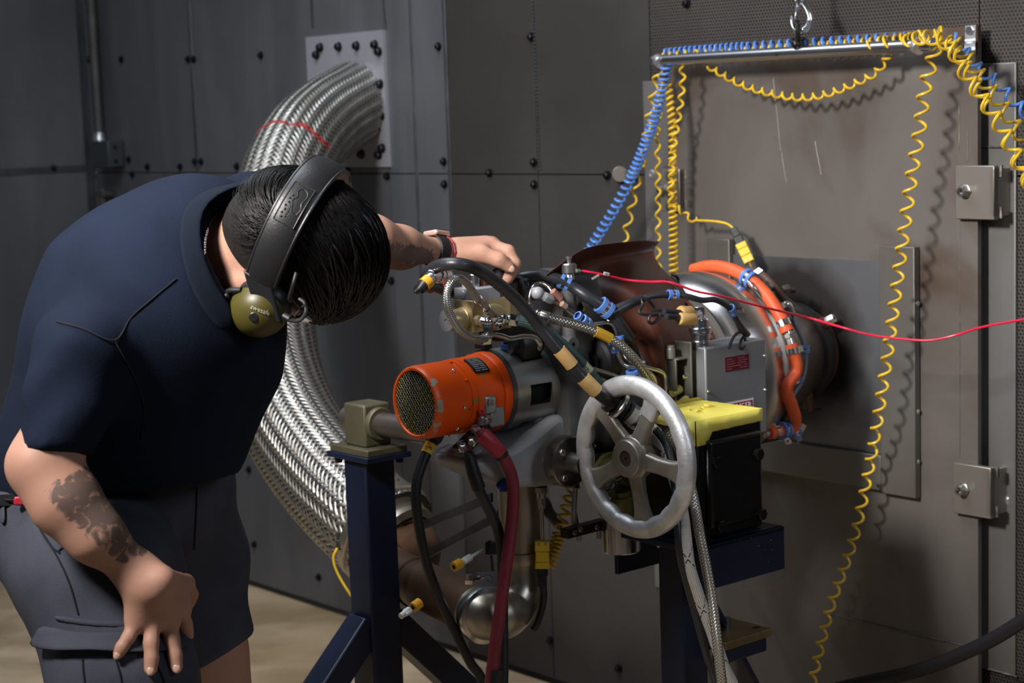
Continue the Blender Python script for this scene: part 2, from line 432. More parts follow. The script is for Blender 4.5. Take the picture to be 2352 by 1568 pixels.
wall = thing('wall_back', None, None, W0, None, 'structure')
bk = MB(); S1 = 5.2
bk.box(wp((sC + S1) / 2, 1.7, -.06), S1 - sC, .1, 3.4, WS, WN, ZZ); bk.build('backing', m_edge, wall)
xs = [wsz(x, 392)[0] for x in (452, 895, 1036, 1236)]
cuts = [sC] + xs + [wsz(1500, 392)[0], wsz(2250, 392)[0], S1]
zseam = wsz(1236, 400)[1]
for i in range(len(cuts) - 1):
    for (z0, z1) in ((.02, zseam - .0015), (zseam + .0015, 3.39)):
        a, b = cuts[i] + .0012, cuts[i + 1] - .0012
        q = MB(); mt = m_panel if i < 3 else (m_panel2 if i < 5 else m_panel3)
        q.has_uv = True
        f = [wp(a, z0, 0), wp(b, z0, 0), wp(b, z1, 0), wp(a, z1, 0)]; g = [p - WN * .008 for p in f]
        uv = [(a, z0), (b, z0), (b, z1), (a, z1)]
        q.add(f + g, [(3, 2, 1, 0), (4, 5, 6, 7), (0, 1, 5, 4), (1, 2, 6, 5), (2, 3, 7, 6), (3, 0, 4, 7)],
              [uv[::-1], uv] + [[(0, 0)] * 4] * 4)
        q.build('wall_panel', mt, wall)
def seam_strip(x, ya, yb, wd, mt=m_strip, name='seam_strip'):
    s = wsz(x, 392)[0]; z0 = wsz(x, yb)[1]; z1 = min(wsz(x, ya)[1], 3.38)
    q = MB(); q.box(wp(s, (z0 + z1) / 2, .0015), wd, .003, z1 - z0, WS, WN, ZZ); q.build(name, mt, wall, bevel=.0008)
seam_strip(455, -400, 1330, .016)
seam_strip(1034, -400, 1380, .012, M('seam_steel_dim', (.13, .135, .15), .42, .7, (.09, .09, .10), 14))
seam_strip(958, -400, 1380, .008, MATS['seam_steel_dim'])
seam_strip(735, -400, 60, .010, MATS['seam_steel_dim'])
# punched piano hinge seams that show as a dotted bright line
def dotted(x0, y0, x1, y1):
    a, b = W(x0, y0, .001), W(x1, y1, .001); n = int((b - a).length / .0085); q = MB()
    for k in range(n):
        q.box(a.lerp(b, (k + .5) / n), .006, .003, .0048, WS, WN, ZZ)
    tag(q.build('hinge_knuckles', m_strip, wall), kind='stuff')
dotted(879, -30, 887, 68); dotted(1223, -30, 1240, 392)
# bolts of the panels
bm_ = MB(); bm_.lathe((0, 0, 0), ZZ, [(0, 0), (.011, 0), (.0105, .003), (.0065, .0035), (.0068, .009), (.005, .0105), (0, .0105)], 12)
bolt0 = bm_.build('bolt', m_bolt); bolt0.parent = wall
bq = rotto(WN); first = True
for (x, y) in [(280, 136), (433, 136), (446, 136), (600, 127), (1008, 107), (1221, 85), (449, 371), (463, 371), (451, 407), (466, 407), (415, 383),
               (545, 382), (1020, 371), (1227, 373), (1022, 423), (1228, 424), (1125, 397), (1396, 403), (890, 405), (798, 388), (900, 645), (497, 1067), (573, 1078),
               (297, 366), (340, 383), (305, 400), (585, 1250), (733, 1325), (1265, 1470), (1422, 1535), (716, 875), (540, 1290), (1578, 8)]:
    if first: bolt0.location = W(x, y) - W0; bolt0.rotation_mode = 'QUATERNION'; bolt0.rotation_quaternion = bq; first = False
    else: link_copy(bolt0, wall, W(x, y), bq)
# left wall: square to the back wall, from the corner towards the viewer
wl = thing('wall_left', None, None, wp(sC, 0), None, 'structure')
def LW(x, y, off=0.): return plane_hit(x, y, wp(sC, 0) + WS * off, WS)
def lp(t, z, off=0.): return wp(sC, z) + WN * t + WS * off
q = MB(); q.box(lp(2.2, 1.7, -.06), .1, 4.4, 3.4, WS, WN, ZZ); q.build('backing', m_edge, wl)
zl = LW(110, 390).z
for (a, b) in ((.0, .62), (.623, 1.85), (1.853, 4.4)):
    for (z0, z1) in ((.02, zl - .0015), (zl + .0015, 3.39)):
        q = MB(); q.box(lp((a + b) / 2, (z0 + z1) / 2, -.004), .008, b - a - .002, z1 - z0, WS, WN, ZZ); q.build('wall_panel', m_panel, wl)
q = MB(); q.box(lp(1.1, zl, .0015), .003, 2.2, .02, WS, WN, ZZ); q.build('seam_strip', MATS['seam_steel_dim'], wl)
q = MB(); q.box(lp(.02, 1.7, .002), .004, .028, 3.36, WS, WN, ZZ); q.build('corner_strip', m_strip, wl)
blt = link_copy(bolt0, wl, LW(122, 386), rotto(WS)); link_copy(bolt0, wl, LW(203, 137), rotto(WS)); link_copy(bolt0, wl, LW(222, 362), rotto(WS)); link_copy(bolt0, wl, LW(226, 405), rotto(WS))

# conduit with a junction box, on the back wall beside the corner
cd = thing('conduit', 'dark steel conduit running down the wall through a square junction box', 'conduit', wp(wsz(262, 392)[0], zseam))
s_c = wsz(250, 345)[0]
m_cd = M('conduit_grey', (.10, .098, .095), .5, .4, (.07, .065, .06), 9)
mb = MB(); mb.cyl(wp(s_c, zseam + .07, .030), wp(s_c, 3.38, .030), .014, seg=14); mb.cyl(wp(s_c, .03, .030), wp(s_c, zseam - .05, .030), .014, seg=14); mb.build('pipe', m_cd, cd)
mb = MB(); sb = wsz(268, 352)[0]
za, zb = wsz(265, 383)[1], wsz(265, 322)[1]
mb.box(wp(sb, (za + zb) / 2, .03), .105, .055, zb - za, WS, WN, ZZ); mb.build('junction_box', M('box_blue_grey', (.045, .055, .062), .5, .3), cd, bevel=.004)
mb = MB(); mb.lathe(wp(s_c, zb - .004, .030), ZZ, [(0, 0), (.019, 0), (.019, .012), (.0165, .016), (.0165, .03), (0, .03)], 14); mb.build('conduit_fitting', M('zinc', (.62, .62, .64), .35, .9), cd)
mb = MB()
for zz in (za + .02, zb - .02): mb.hexn(wp(sb + .054, zz, .035), WS, .006, .004)
mb.build('box_screw', m_bolt, cd)
for zz in (2.4, 1.15):
    mb = MB(); mb.box(wp(s_c, zz, .022), .05, .044, .018, WS, WN, ZZ); mb.build('conduit_clamp', m_cd, cd, bevel=.002)
# ------------------------------------------------------------------ things fixed to the back wall
m_alu = M('brushed_plate', (.46, .46, .51), .45, .5, (.39, .39, .43), 5, 6, .04, 120, (1, 1, .25))
m_steel = M('panel_steel', (.19, .172, .160), .50, .55, (.118, .104, .095), 3.2, 9, .05, 40, (1, 1, .55), .36, .64, (.088, .058, .040), 2.3, .48, .62, rvar=.12)
m_steel2 = M('frame_steel', (.25, .245, .24), .45, .7, (.17, .16, .15), 3.5, 8, .04, 50, (1, 1, .5))
m_rail = M('rail_steel', (.19, .18, .168), .48, .65, (.125, .105, .088), 4., 8, .04, 50, (1, 1, .5))
m_shine = M('bright_steel', (.70, .71, .73), .22, 1., (.55, .56, .58), 20, 4)
m_zinc = MATS['zinc']
m_black = M('black_rubber', (.010, .010, .012), .45, 0, bump=.1, bsc=200)
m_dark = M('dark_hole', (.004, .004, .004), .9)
# --- plate with the hole that the wide hose comes out of
pc = W(808, 237); hp = thing('hose_outlet_plate', 'grey metal wall plate with a ring of black bolts around a round hole', 'plate', pc)
s0, _ = wsz(716, 230); s1, _ = wsz(893, 230); zt = wsz(800, 77)[1]; zb = wsz(820, 383)[1]
sc_, zc_ = wsz(808, 237); rh = (wsz(820, 145)[1] - wsz(820, 329)[1]) / 2
def plate_hole(s0, s1, z0, z1, sc, zc, r, off, th, n=48):
    q = MB(); inner = []; outer = []
    for k in range(n):
        a = 2 * PI * (k + .5) / n; c, s_ = math.cos(a), math.sin(a)
        inner.append((sc + r * c, zc + r * s_))
        t = min(((s1 - sc) / c) if c > 0 else ((s0 - sc) / c), ((z1 - zc) / s_) if s_ > 0 else ((z0 - zc) / s_))
        outer.append((sc + t * c, zc + t * s_))
    # snap the nearest outer point to each corner
    for cs, cz in ((s0, z0), (s0, z1), (s1, z0), (s1, z1)):
        i = min(range(n), key=lambda i: (outer[i][0] - cs) ** 2 + (outer[i][1] - cz) ** 2); outer[i] = (cs, cz)
    vs = [wp(*p, off + th) for p in inner] + [wp(*p, off + th) for p in outer] + [wp(*p, off) for p in inner] + [wp(*p, off) for p in outer]
    fs = []
    for k in range(n):
        j = (k + 1) % n
        fs += [(k, n + k, n + j, j), (n + k, 3 * n + k, 3 * n + j, n + j), (k, j, 2 * n + j, 2 * n + k)]
    q.add(vs, fs); return q
plate_hole(s0, s1, zb, zt, sc_, zc_, rh, 0.0005, .010).build('mounting_plate', m_alu, hp, ang=30)
q = MB(); q.lathe(wp(sc_, zc_, .0012), WN, [(0, 0), (rh * 1.0, 0)], 32); q.build('duct_opening', m_dark, hp)
bp0 = None
pb = MB(); pb.lathe((0, 0, 0), ZZ, [(0, 0), (.0125, 0), (.0125, .002), (.010, .003), (.0095, .010), (.0075, .012), (0, .012)], 14)
for (x, y) in [(737, 109), (779, 107.5), (820, 105.5), (862, 103), (871, 119), (728, 126), (874, 193), (877, 266.5), (879, 340.5), (871, 356), (831, 354.5), (791, 353)]:
    if bp0 is None: bp0 = pb.build('bolt', m_bolt); bp0.parent = hp; bp0.rotation_mode = 'QUATERNION'; bp0.rotation_quaternion = bq; bp0.location = W(x, y, .0105) - pc
    else: link_copy(bp0, hp, W(x, y, .0105), bq)

text_mesh('pen_mark', 'A', .03, W(869, 297, .0109), WS * .9 + ZZ * .35, ZZ * .9 - WS * .35, M('pen_black', (.02, .02, .025), .5), hp)
# --- the wide braided hose: a dark core under woven flat strands
m_braid = M('braid_strand', (.40, .385, .355), .36, 1., (.27, .25, .225), 30, 4, rvar=.15)
m_core = M('hose_core', (.05, .045, .04), .6, .3)
m_redmark = M('red_paint', (.33, .03, .025), .5)
hd = [W(822, 232, .004), W(800, 246, .05), P(742, 282, 4.44), P(690, 335, 4.32), P(648, 420, 4.22), P(617, 560, 4.10), P(613, 700, 3.99), P(628, 850, 3.88), P(672, 980, 3.75), P(748, 1092, 3.62), P(838, 1185, 3.50), P(898, 1235, 3.45)]
hpath = catmull(hd, 14); RH = .103
hose = thing('braided_duct_hose', 'wide braided metal hose curving from the wall plate down behind the bending man', 'hose', W(838, 236))
q = MB(); q.tube(hpath, RH - .0035, 40); q.build('hose_core', m_core, hose)
hl = [0.]
for i in range(1, len(hpath)): hl.append(hl[-1] + (hpath[i] - hpath[i - 1]).length)
HL = hl[-1]; hfr = frames(hpath)
def hose_pt(s, a, r):
    j = min(int(np.searchsorted(hl, s)), len(hl) - 1); j = max(j, 1)
    t = (s - hl[j - 1]) / (hl[j] - hl[j - 1]); p = hpath[j - 1].lerp(hpath[j], t)
    x = hfr[j - 1][0].lerp(hfr[j][0], t); y = hfr[j - 1][1].lerp(hfr[j][1], t)
    return p + x * (r * math.cos(a)) + y * (r * math.sin(a))
NB = 44; pitch_ = 2 * PI * RH * 1.0; step = pitch_ / NB / 4; ns = int(HL / step)
# vectorised weave
S_ = np.linspace(0, HL, ns); J = np.clip(np.searchsorted(hl, S_), 1, len(hl) - 1); hla = np.array(hl)
T_ = ((S_ - hla[J - 1]) / (hla[J] - hla[J - 1]))[:, None]
hp_ = np.array(hpath); fx = np.array([f[0] for f in hfr]); fy = np.array([f[1] for f in hfr])
C_ = hp_[J - 1] * (1 - T_) + hp_[J] * T_; X_ = fx[J - 1] * (1 - T_) + fx[J] * T_; Y_ = fy[J - 1] * (1 - T_) + fy[J] * T_
bv = []; bf = []; nv0 = 0
for sgn in (1, -1):
    for k in range(NB):
        ph = 2 * PI * k / NB
        th = ph + sgn * 2 * PI * S_ / pitch_
        # crossing number with the other family: twill, over two and under two
        cn = 2 * k + sgn * NB * (2 * S_ / pitch_)
        sn = np.sin(PI * cn / 2 + PI / 4)
        lift = .0016 * sgn * np.sign(sn) * np.abs(sn) ** .6
        hw = .36 * (2 * PI / NB)
        rows = []
        for e, dr in ((-hw, -.0010), (-hw * .45, .0006), (hw * .45, .0006), (hw, -.0010)):
            rr = (RH + lift + dr)[:, None]
            rows.append(C_ + X_ * (rr * np.cos(th + e)[:, None]) + Y_ * (rr * np.sin(th + e)[:, None]))
        A = np.stack(rows, 1).reshape(-1, 3); bv.append(A)
        i = np.arange(ns - 1)[:, None] * 4 + np.arange(3)[None, :]; i = i.ravel() + nv0
        bf.append(np.stack([i, i + 1, i + 5, i + 4], 1)); nv0 += len(A)
bv = np.concatenate(bv); bf = np.concatenate(bf)
me = bpy.data.meshes.new('braid'); me.vertices.add(len(bv)); me.vertices.foreach_set('co', (bv - np.array(W(838, 236))).astype(np.float32).ravel())
me.loops.add(len(bf) * 4); me.loops.foreach_set('vertex_index', bf.astype(np.int32).ravel()); me.polygons.add(len(bf)); me.polygons.foreach_set('loop_start', np.arange(0, len(bf) * 4, 4, dtype=np.int32)); me.polygons.foreach_set('loop_total', np.full(len(bf), 4, dtype=np.int32))
me.polygons.foreach_set('use_smooth', [True] * len(bf)); me.update(calc_edges=True); me.validate(); me.materials.append(m_braid); me.materials.append(m_redmark)
# the red paint ring that has worn to dashes
sm = hl[min(range(len(hpath)), key=lambda i: (hpath[i] - P(662, 330, 4.3)).length)] + .03
cen = bv[bf].mean(1); dd = np.linalg.norm(cen - np.array(hose_pt(sm, 0, 0)), axis=1)
near = dd < RH + .05; mi = np.zeros(len(bf), np.int32)
fi = np.where(near)[0]
if len(fi):
    jj = [min(range(len(hl)), key=lambda i: (V(cen[f]) - hpath[i]).length_squared) for f in fi[::1]] if len(fi) < 1 else None
    tt = np.array(hfr[min(range(len(hl)), key=lambda i: abs(hl[i] - sm))][2]); dl = (cen[fi] - np.array(hose_pt(sm, 0, 0))) @ tt
    nz = np.sin(cen[fi][:, 0] * 55 + 1) + np.sin(cen[fi][:, 2] * 41 + cen[fi][:, 1] * 23)
    mi[fi[(np.abs(dl + .004 * np.sin(cen[fi][:, 0] * 90)) < .0065) & (nz > -.1)]] = 1
me.polygons.foreach_set('material_index', mi)
o = bpy.data.objects.new('braid', me); COL.objects.link(o); o.parent = hose; tag(o, kind='stuff')

# --- the access panel
zP = lambda x, y, off=0: wsz(x, y, off)[1]
OFF = .040
sL = wsz(1533, 250, OFF)[0]; sR = wsz(2246, 700, OFF)[0]; zT = (zP(1533, 112, OFF) + zP(2248, 55, OFF)) / 2
ap = thing('access_panel', 'large stained steel panel bolted to the perforated wall around the exhaust opening', 'panel', wp((sL + sR) / 2, 0, 0))
fL = wsz(1482, 400, .004)[0]; fR = wsz(2334, 600, .004)[0]; fT = zP(2335, 142, .004); fB = zP(2300, 1545, .004)
q = MB(); q.box(wp((fL + fR) / 2, (fT + fB) / 2, .003), fR - fL, .006, fT - fB, WS, WN, ZZ); q.build('backing_plate', m_steel2, ap, bevel=.002)
ew = wsz(1885, 800)[0]; ez = E0.z; er = (zP(1885, 700) - zP(1885, 903)) / 2
EZ = ez
plate_hole(sL, sR, .10, zT, ew, ez, er * 1.02, OFF - .010, .010).build('front_sheet', m_steel, ap, ang=30)
q = MB()
for s_ in (sL + .03, sR - .03): q.box(wp(s_, (.1 + zT) / 2, OFF / 2 - .002), .03, OFF - .018, zT - .12, WS, WN, ZZ)
q.box(wp((sL + sR) / 2, zT - .03, OFF / 2 - .002), sR - sL - .05, OFF - .018, .03, WS, WN, ZZ)
q.build('stand_off_bar', m_steel2, ap)
def wline(x0, y0, x1, y1, off, r, mt, name, seg=6):
    a, b = W(x0, y0, off), W(x1, y1, off); q = MB(); n = max(int((b - a).length / .006), 2)
    q.tube([a.lerp(b, k / n) + WN * (random.random() - .5) * r * .5 for k in range(n + 1)], [r * (.75 + .5 * random.random()) for k in range(n + 1)], seg); q.build(name, mt, ap)
m_weld = M('weld_bead', (.16, .145, .13), .5, .7, (.09, .07, .06), 60)
wline(1900, 1407, 2241, 1488, OFF + .0005, .0018, m_weld, 'weld_seam')
wline(2203, 240, 2203, 372, OFF, .0010, m_weld, 'weld_seam'); wline(2222, 290, 2222, 372, OFF, .0010, m_weld, 'weld_seam'); wline(2205, 512, 2205, 1050, OFF, .0007, m_weld, 'weld_seam')
wline(2262, 1533, 2336, 1554, .0065, .0022, m_weld, 'weld_seam'); wline(2252, 337, 2334, 340, .0065, .0022, m_weld, 'weld_seam')
for (xa, ya, xb, yb) in ((1776, 180, 1793, 345), (1795, 350, 1806, 420), (1872, 325, 1886, 400)): wline(xa, ya, xb, yb, OFF + .0001, .0005, M('scratch', (.27, .25, .235), .45, .6), 'scratch')
def locks(c4, nut, name='lock_plate'):
    ss = sorted(wsz(x, y, OFF + .02)[0] for x, y in c4); zz = sorted(wsz(x, y, OFF + .02)[1] for x, y in c4)
    a, b = (ss[0] + ss[1]) / 2, (ss[2] + ss[3]) / 2; z0, z1 = (zz[0] + zz[1]) / 2, (zz[2] + zz[3]) / 2
    q = MB(); q.box(wp((a + b) / 2, (z0 + z1) / 2, OFF + .008), b - a, .014, z1 - z0, WS, WN, ZZ)
    q.box(wp(b - .006, (z0 + z1) / 2, OFF - .010), .012, .05, (z1 - z0) * .9, WS, WN, ZZ)
    lk = q.build(name, M('lock_plate_steel', (.30, .275, .245), .42, .8, (.30, .27, .24), 7, 5), ap, bevel=.0015)
    if nut:
        n = W(*nut, OFF + .016); q = MB(); q.lathe(n, WN, [(0, 0), (.013, 0), (.013, .002), (.011, .003), (.011, .010)], 6); q.lathe(n, WN, [(.010, .010), (.0085, .016), (.0055, .016), (.0055, .004), (0, .004)], 16)
        q.build('clamp_nut', M('nut_steel', (.35, .34, .33), .3, .9), lk)
    for zz_ in (z0 + .01, z1 - .012):
        q = MB(); q.tube([wp(b + .002 + .001 * random.random(), zz_ - .008 + .004 * k, OFF - .002) for k in range(6)], [.003 + .0012 * random.random() for k in range(6)], 6); q.build('weld_bead', m_weld, lk)
locks([(2190, 382), (2279, 379), (2190, 504), (2280, 505)], (2217, 439))
locks([(2185, 1064), (2271, 1075), (2185, 1181), (2272, 1191)], (2213, 1124))
locks([(1512, 390), (1557, 386), (1512, 488), (1557, 484)], (1525, 437))
# U-shaped rail frame and the plate that slides in it
OR = OFF + .002
def rail(x0, x1, ya, yb, name='slide_rail', off=OR, th=.016, mt=m_rail):
    a = wsz(x0, (ya + yb) / 2, off + th)[0]; b = wsz(x1, (ya + yb) / 2, off + th)[0]; xm = (x0 + x1) / 2
    z1, z0 = wsz(xm, ya, off + th)[1], wsz(xm, yb, off + th)[1]
    q = MB(); q.box(wp((a + b) / 2, (z0 + z1) / 2, off + th / 2), b - a, th, z1 - z0, WS, WN, ZZ); return q.build(name, mt, ap, bevel=.0015)
rail(2021, 2101, 566, 1138); rail(1628, 1679, 549, 1068)
sa = wsz(1679, 800, OR + .016)[0]; sb_ = wsz(2021, 800, OR + .016)[0]
z1 = wsz(2020, 1046, OR + .016)[1]; z0 = wsz(2020, 1126, OR + .016)[1]
q = MB(); q.box(wp((sa + sb_) / 2, (z0 + z1) / 2, OR + .008), sb_ - sa - .001, .016, z1 - z0, WS, WN, ZZ); q.build('slide_rail', m_rail, ap, bevel=.0015)
for (x, y) in ((2107, 697), (2107, 945), (2107, 1060)):
    q = MB(); q.ball(W(x, y, OR + .006), .0055, nu=8, nv=6); q.build('weld_bead', M('weld_bright', (.5, .49, .47), .3, .9), ap)
zt_ = (wsz(1690, 588, OR + .006)[1] + wsz(2018, 598, OR + .006)[1]) / 2
m_slide = M('slide_plate', (.22, .225, .24), .40, .75, (.20, .20, .21), 4, 6, .03, 80, (1, 1, .6))
# the plate's colour is darker in a rough disc round the opening
nt = m_slide.node_tree; N = nt.nodes; L = nt.links
tc = N.new('ShaderNodeTexCoord'); vm = N.new('ShaderNodeVectorMath'); vm.operation = 'DISTANCE'
L.new(tc.outputs['Object'], vm.inputs[0]); vm.inputs[1].default_value = tuple(wp(ew - .035, ez + .01, OR + .006) - wp((sL + sR) / 2, 0, 0))
nz = N.new('ShaderNodeTexNoise'); nz.inputs['Scale'].default_value = 12; nz.inputs['Detail'].default_value = 5; L.new(tc.outputs['Object'], nz.inputs['Vector'])
ad = N.new('ShaderNodeMath'); ad.operation = 'MULTIPLY_ADD'; L.new(nz.outputs['Fac'], ad.inputs[0]); ad.inputs[1].default_value = .05; L.new(vm.outputs['Value'], ad.inputs[2])
mr = N.new('ShaderNodeMapRange'); mr.inputs['From Min'].default_value = .165; mr.inputs['From Max'].default_value = .225; L.new(ad.outputs[0], mr.inputs['Value'])
src = N['Principled BSDF'].inputs['Base Color'].links[0].from_socket
mx = N.new('ShaderNodeMix'); mx.data_type = 'RGBA'; L.new(mr.outputs['Result'], mx.inputs['Factor']); mx.inputs['A'].default_value = (.055, .05, .048, 1); L.new(src, mx.inputs['B']); L.new(mx.outputs['Result'], N['Principled BSDF'].inputs['Base Color'])
plate_hole(sa + .001, sb_ - .001, z1 + .001, zt_, ew, ez, er * 1.0, OR, .006).build('slide_plate', m_slide, ap, ang=30)
# screws, strap clamp
for (x, y) in ((2304, 402), (2307, 1147), (1497, 400)):
    q = MB(); q.lathe(W(x, y, .006), WN, [(0, 0), (.010, 0), (.008, .003), (.003, .0035), (.003, .002), (0, .002)], 12); q.build('screw', m_zinc, ap)
def strip(pts, wv, th, mt, name, par, bevel=0.):
    """sheet strap: a line of points, made `wv` wide and `th` thick"""
    wv = V(wv); q = MB(); pts = catmull(pts, 5) if len(pts) > 2 else [V(p) for p in pts]; fr = frames(pts); vs = []
    for i, p in enumerate(pts):
        nn = fr[i][2].cross(wv).normalized() * th / 2
        vs += [p - wv / 2 - nn, p + wv / 2 - nn, p + wv / 2 + nn, p - wv / 2 + nn]
    fs = []
    for i in range(len(pts) - 1):
        a = i * 4
        for k in range(4): fs.append((a + k, a + (k + 1) % 4, a + 4 + (k + 1) % 4, a + 4 + k))
    fs += [(3, 2, 1, 0), tuple(len(vs) - 4 + k for k in range(4))]
    q.add(vs, fs); return q.build(name, mt, par, bevel=bevel)
st = strip([W(2230, 58, OFF + .003), W(2229, 92, OFF + .003), W(2228, 103, OFF + .016), W(2228, 122, OFF + .024), W(2228, 142, OFF + .004)], WS * .022, .0025, m_zinc, 'strap_clamp', ap)
q = MB(); q.hexn(W(2229, 70, OFF + .004), WN, .0075, .006); q.build('hex_bolt', m_shine, st)
q = MB(); q.cyl(W(1424, 400, .0), W(1424, 400, .012), .018); q.box(W(1450, 402, .006), .03, .012, .022, WS, WN, ZZ); q.build('latch_hasp', m_rail, wall, bevel=.002)

# --- spreader rod hanging from the hook
RO = .125
rA, rB = W(1512, 139, RO), W(2146, 103, RO)
rB = rA + WS * (rB - rA).dot(WS) + ZZ * ((rB - rA).z)
rr = .0118
rod = thing('spreader_rod', 'polished steel rod hanging across the top of the stained panel', 'rod', rA)
u = (rB - rA).normalized(); n_ = (WN - u * WN.dot(u)).normalized(); m_rod = M('rod_steel', (.50, .51, .54), .28, 1., (.42, .43, .46), 60, 4, stretch=(.1, .1, 1))
q = MB(); q.cyl(rA - u * .012, rB - u * .05, rr, seg=28); q.build('bar', m_rod, rod, bevel=.001)
q = MB(); q.cyl(rB - u * .049, rB, rr * 1.05, seg=28); q.build('end_plug', m_rod, rod, bevel=.001)
for p in (rA, rB - u * .038):
    q = MB(); vd = (EYE - p).normalized(); ax = (vd + CR * .30 - CU * .25).normalized(); q.lathe(p, ax, [(0, -.004), (rr * 1.1, -.004), (rr * 1.1, .016), (rr * .95, .019), (rr * .3, .0185), (0, .0175)], 28); q.build('end_knob', M('knob_steel', (.5, .5, .52), .4, .9), rod)
p = W(1793, 125, RO) + n_ * rr * .8; q = MB(); q.lathe(p, n_, [(0, .003), (.0035, .003)], 10); q.build('pin_hole', m_dark, rod)
# eye bolt, hook, chain
eb = W(1835, 112, RO); et = W(1833, 66, RO); hook_c = W(1838, 45, RO)
ebt = thing('eye_bolt', 'dark forged eye bolt joining the lifting hook to the rod', 'bolt', eb)
m_forge = M('forged_black', (.035, .033, .032), .35, .8)
q = MB(); q.cyl(eb, W(1835, 93, RO), .010, seg=16); q.lathe(W(1835, 93, RO), ZZ, [(.010, 0), (.014, .001), (.014, .004), (.009, .006), (0, .006)], 16); q.ball(W(1835, 101, RO) + WN * .008, .009); q.build('shank', m_forge, ebt)
ec = W(1832.5, 72, RO); ea = (WS * .3 + WN).normalized(); er_ = .0175
q = MB(); lx = V((EYE - ec)).normalized(); q.tube([ec + ZZ * (er_ * math.cos(a)) + lx * (er_ * math.sin(a)) for a in [2 * PI * k / 24 for k in range(25)]], .0046, 10, cap=False); q.build('eye', m_forge, ebt)
hk = thing('lifting_hook', 'small bright steel crane hook with a spring latch above the rod', 'hook', W(1838, 0, RO))
hx = (CR - WN * CR.dot(WN) * 0).normalized(); hy = CU
def HP(x, y, d=0.): return W(1840, 45, RO) + CR * ((x - 1840) * kx) + CU * ((45 - y) * kx) - _f * d
kx = (W(1840, 45, RO) - EYE).dot(_f) / FPX
cp = [(1841, 6), (1850, 18), (1857, 32), (1860, 46), (1856, 60), (1847, 69), (1836, 72), (1826, 68), (1820, 58), (1817.5, 46), (1816.5, 36)]
cr_ = [6.5, 8, 9, 9, 8.5, 8.3, 8, 6, 4.6, 3.4, 1.6]
pp = catmull([HP(*c) for c in cp], 6); rr_ = [r * kx for r in np.interp(np.linspace(0, len(cr_) - 1, len(pp)), range(len(cr_)), cr_)]
q = MB(); q.tube(pp, rr_, 14); q.tube([HP(1835.5 + 9 * math.cos(a), -2 + 9 * math.sin(a)) for a in [2 * PI * k / 20 for k in range(21)]], 3.4 * kx, 10, cap=False)
q.build('hook_body', m_shine, hk)
q = MB(); q.prism([HP(1829, 11, .004), HP(1836, 12, .004), HP(1836.5, 20, .004), HP(1830, 31, .004), HP(1827.5, 45, .004), HP(1824, 45, .004), HP(1826, 28, .004)], _f * .008); q.build('latch', m_shine, hk, bevel=.0006)
q = MB(); q.cyl(HP(1831, 16, .007), HP(1831, 16, .002), 1.6 * kx, seg=10); q.build('latch_pin', m_zinc, hk)
q = MB(); q.prism([HP(1852, 46, .0072), HP(1863, 47.5, .0072), HP(1861, 58, .0072), HP(1854, 69, .0072), HP(1843, 75, .0072), HP(1840, 67, .0072), HP(1848, 61, .0072), HP(1851.5, 54, .0072)], _f * .004); q.build('load_plate', m_shine, hk, bevel=.0006)
mt_ink = M('stamp_ink', (.08, .08, .09), .5)
a0 = V((1842, 49))
for ch, ang in zip('1000KG', (82, 66, 50, 34, 18, 2)):
    a = math.radians(ang); c = HP(1841.5 + 15.2 * math.cos(a), 51 + 17.5 * math.sin(a), .0078); t = -(CR * -math.sin(a) - CU * math.cos(a)).normalized()
    text_mesh('load_mark', ch, 8.0 * kx, c, -t * -1, (CR * math.cos(a) - CU * math.sin(a)) * -1, mt_ink, hk)
q = MB(); q.tube([HP(1836 + 3.5 * math.cos(a), -14 + 9 * math.sin(a), 0) + _f * (.012 * math.sin(a) * 0) for a in [2 * PI * k / 16 for k in range(17)]], 2.6 * kx, 8, cap=False)
for k in range(1, 14):
    c = HP(1836, -14 - 13 * k); ax = CR if k % 2 == 0 else _f
    q.tube([c + ax * (4.5 * kx * math.cos(a)) + CU * (9 * kx * math.sin(a)) for a in [2 * PI * j / 12 for j in range(13)]], 2.2 * kx, 6, cap=False)
tag(q.build('chain', m_shine, hk), kind='stuff')

# --- coiled sensor cords
m_yel = M('yellow_cord', (.72, .47, .03), .35, 0, (.55, .34, .02), 40, 3)
m_blu = M('blue_cord', (.085, .22, .60), .35)
def cord(label, pts, R, turns, mt=m_yel, r=.0027, ph=0., name='coiled_cord', group=None, per=12, n=10, Rv=None, dens=None):
    path = catmull(pts, n)
    t = thing(name, label, 'cord', path[0], group)
    q = MB(); q.tube(helix(path, R, turns, per, ph, Rv, dens), r, 7); q.build('coil', mt, t); return t
G = 'coiled sensor cords'
cA = RO + .006
kk = kx
cord('yellow coiled cord drooping in a swag below the steel rod', [W(1620, 147, RO - .02), W(1700, 192, RO - .02), W(1770, 214, RO - .02), W(1840, 224, RO - .02), W(1905, 214, RO - .02), W(1975, 186, RO - .02), W(2015, 163, RO - .02), W(2045, 122, RO - .02)], 7.5 * kk, 19, ph=0)
cord('long yellow coiled cord hanging from the rod end past the slide plate to floor', [W(2150, 102, RO), W(2146, 122, RO), W(2125, 200, RO), W(2112, 300, RO), W(2095, 400, RO), W(2078, 520, RO), W(2062, 640, RO), W(2042, 790, RO), W(2018, 950, RO), W(1995, 1080, RO - .02), W(1962, 1230, RO - .02), W(1905, 1400, RO - .03), W(1860, 1590, RO - .03)],
     14 * kk, 38, Rv=lambda t: 1 - .32 * t)
cord('blue coiled cord hanging from the rod end down to the brown intake', [W(1531, 150, RO), W(1522, 200, RO), W(1500, 280, RO), W(1462, 380, RO), W(1420, 465, RO), W(1365, 556, RO), W(1330, 612, RO - .01)], 11.5 * kk, 39, m_blu, dens=[(0, 0), (.5, .6), (1, 1)])
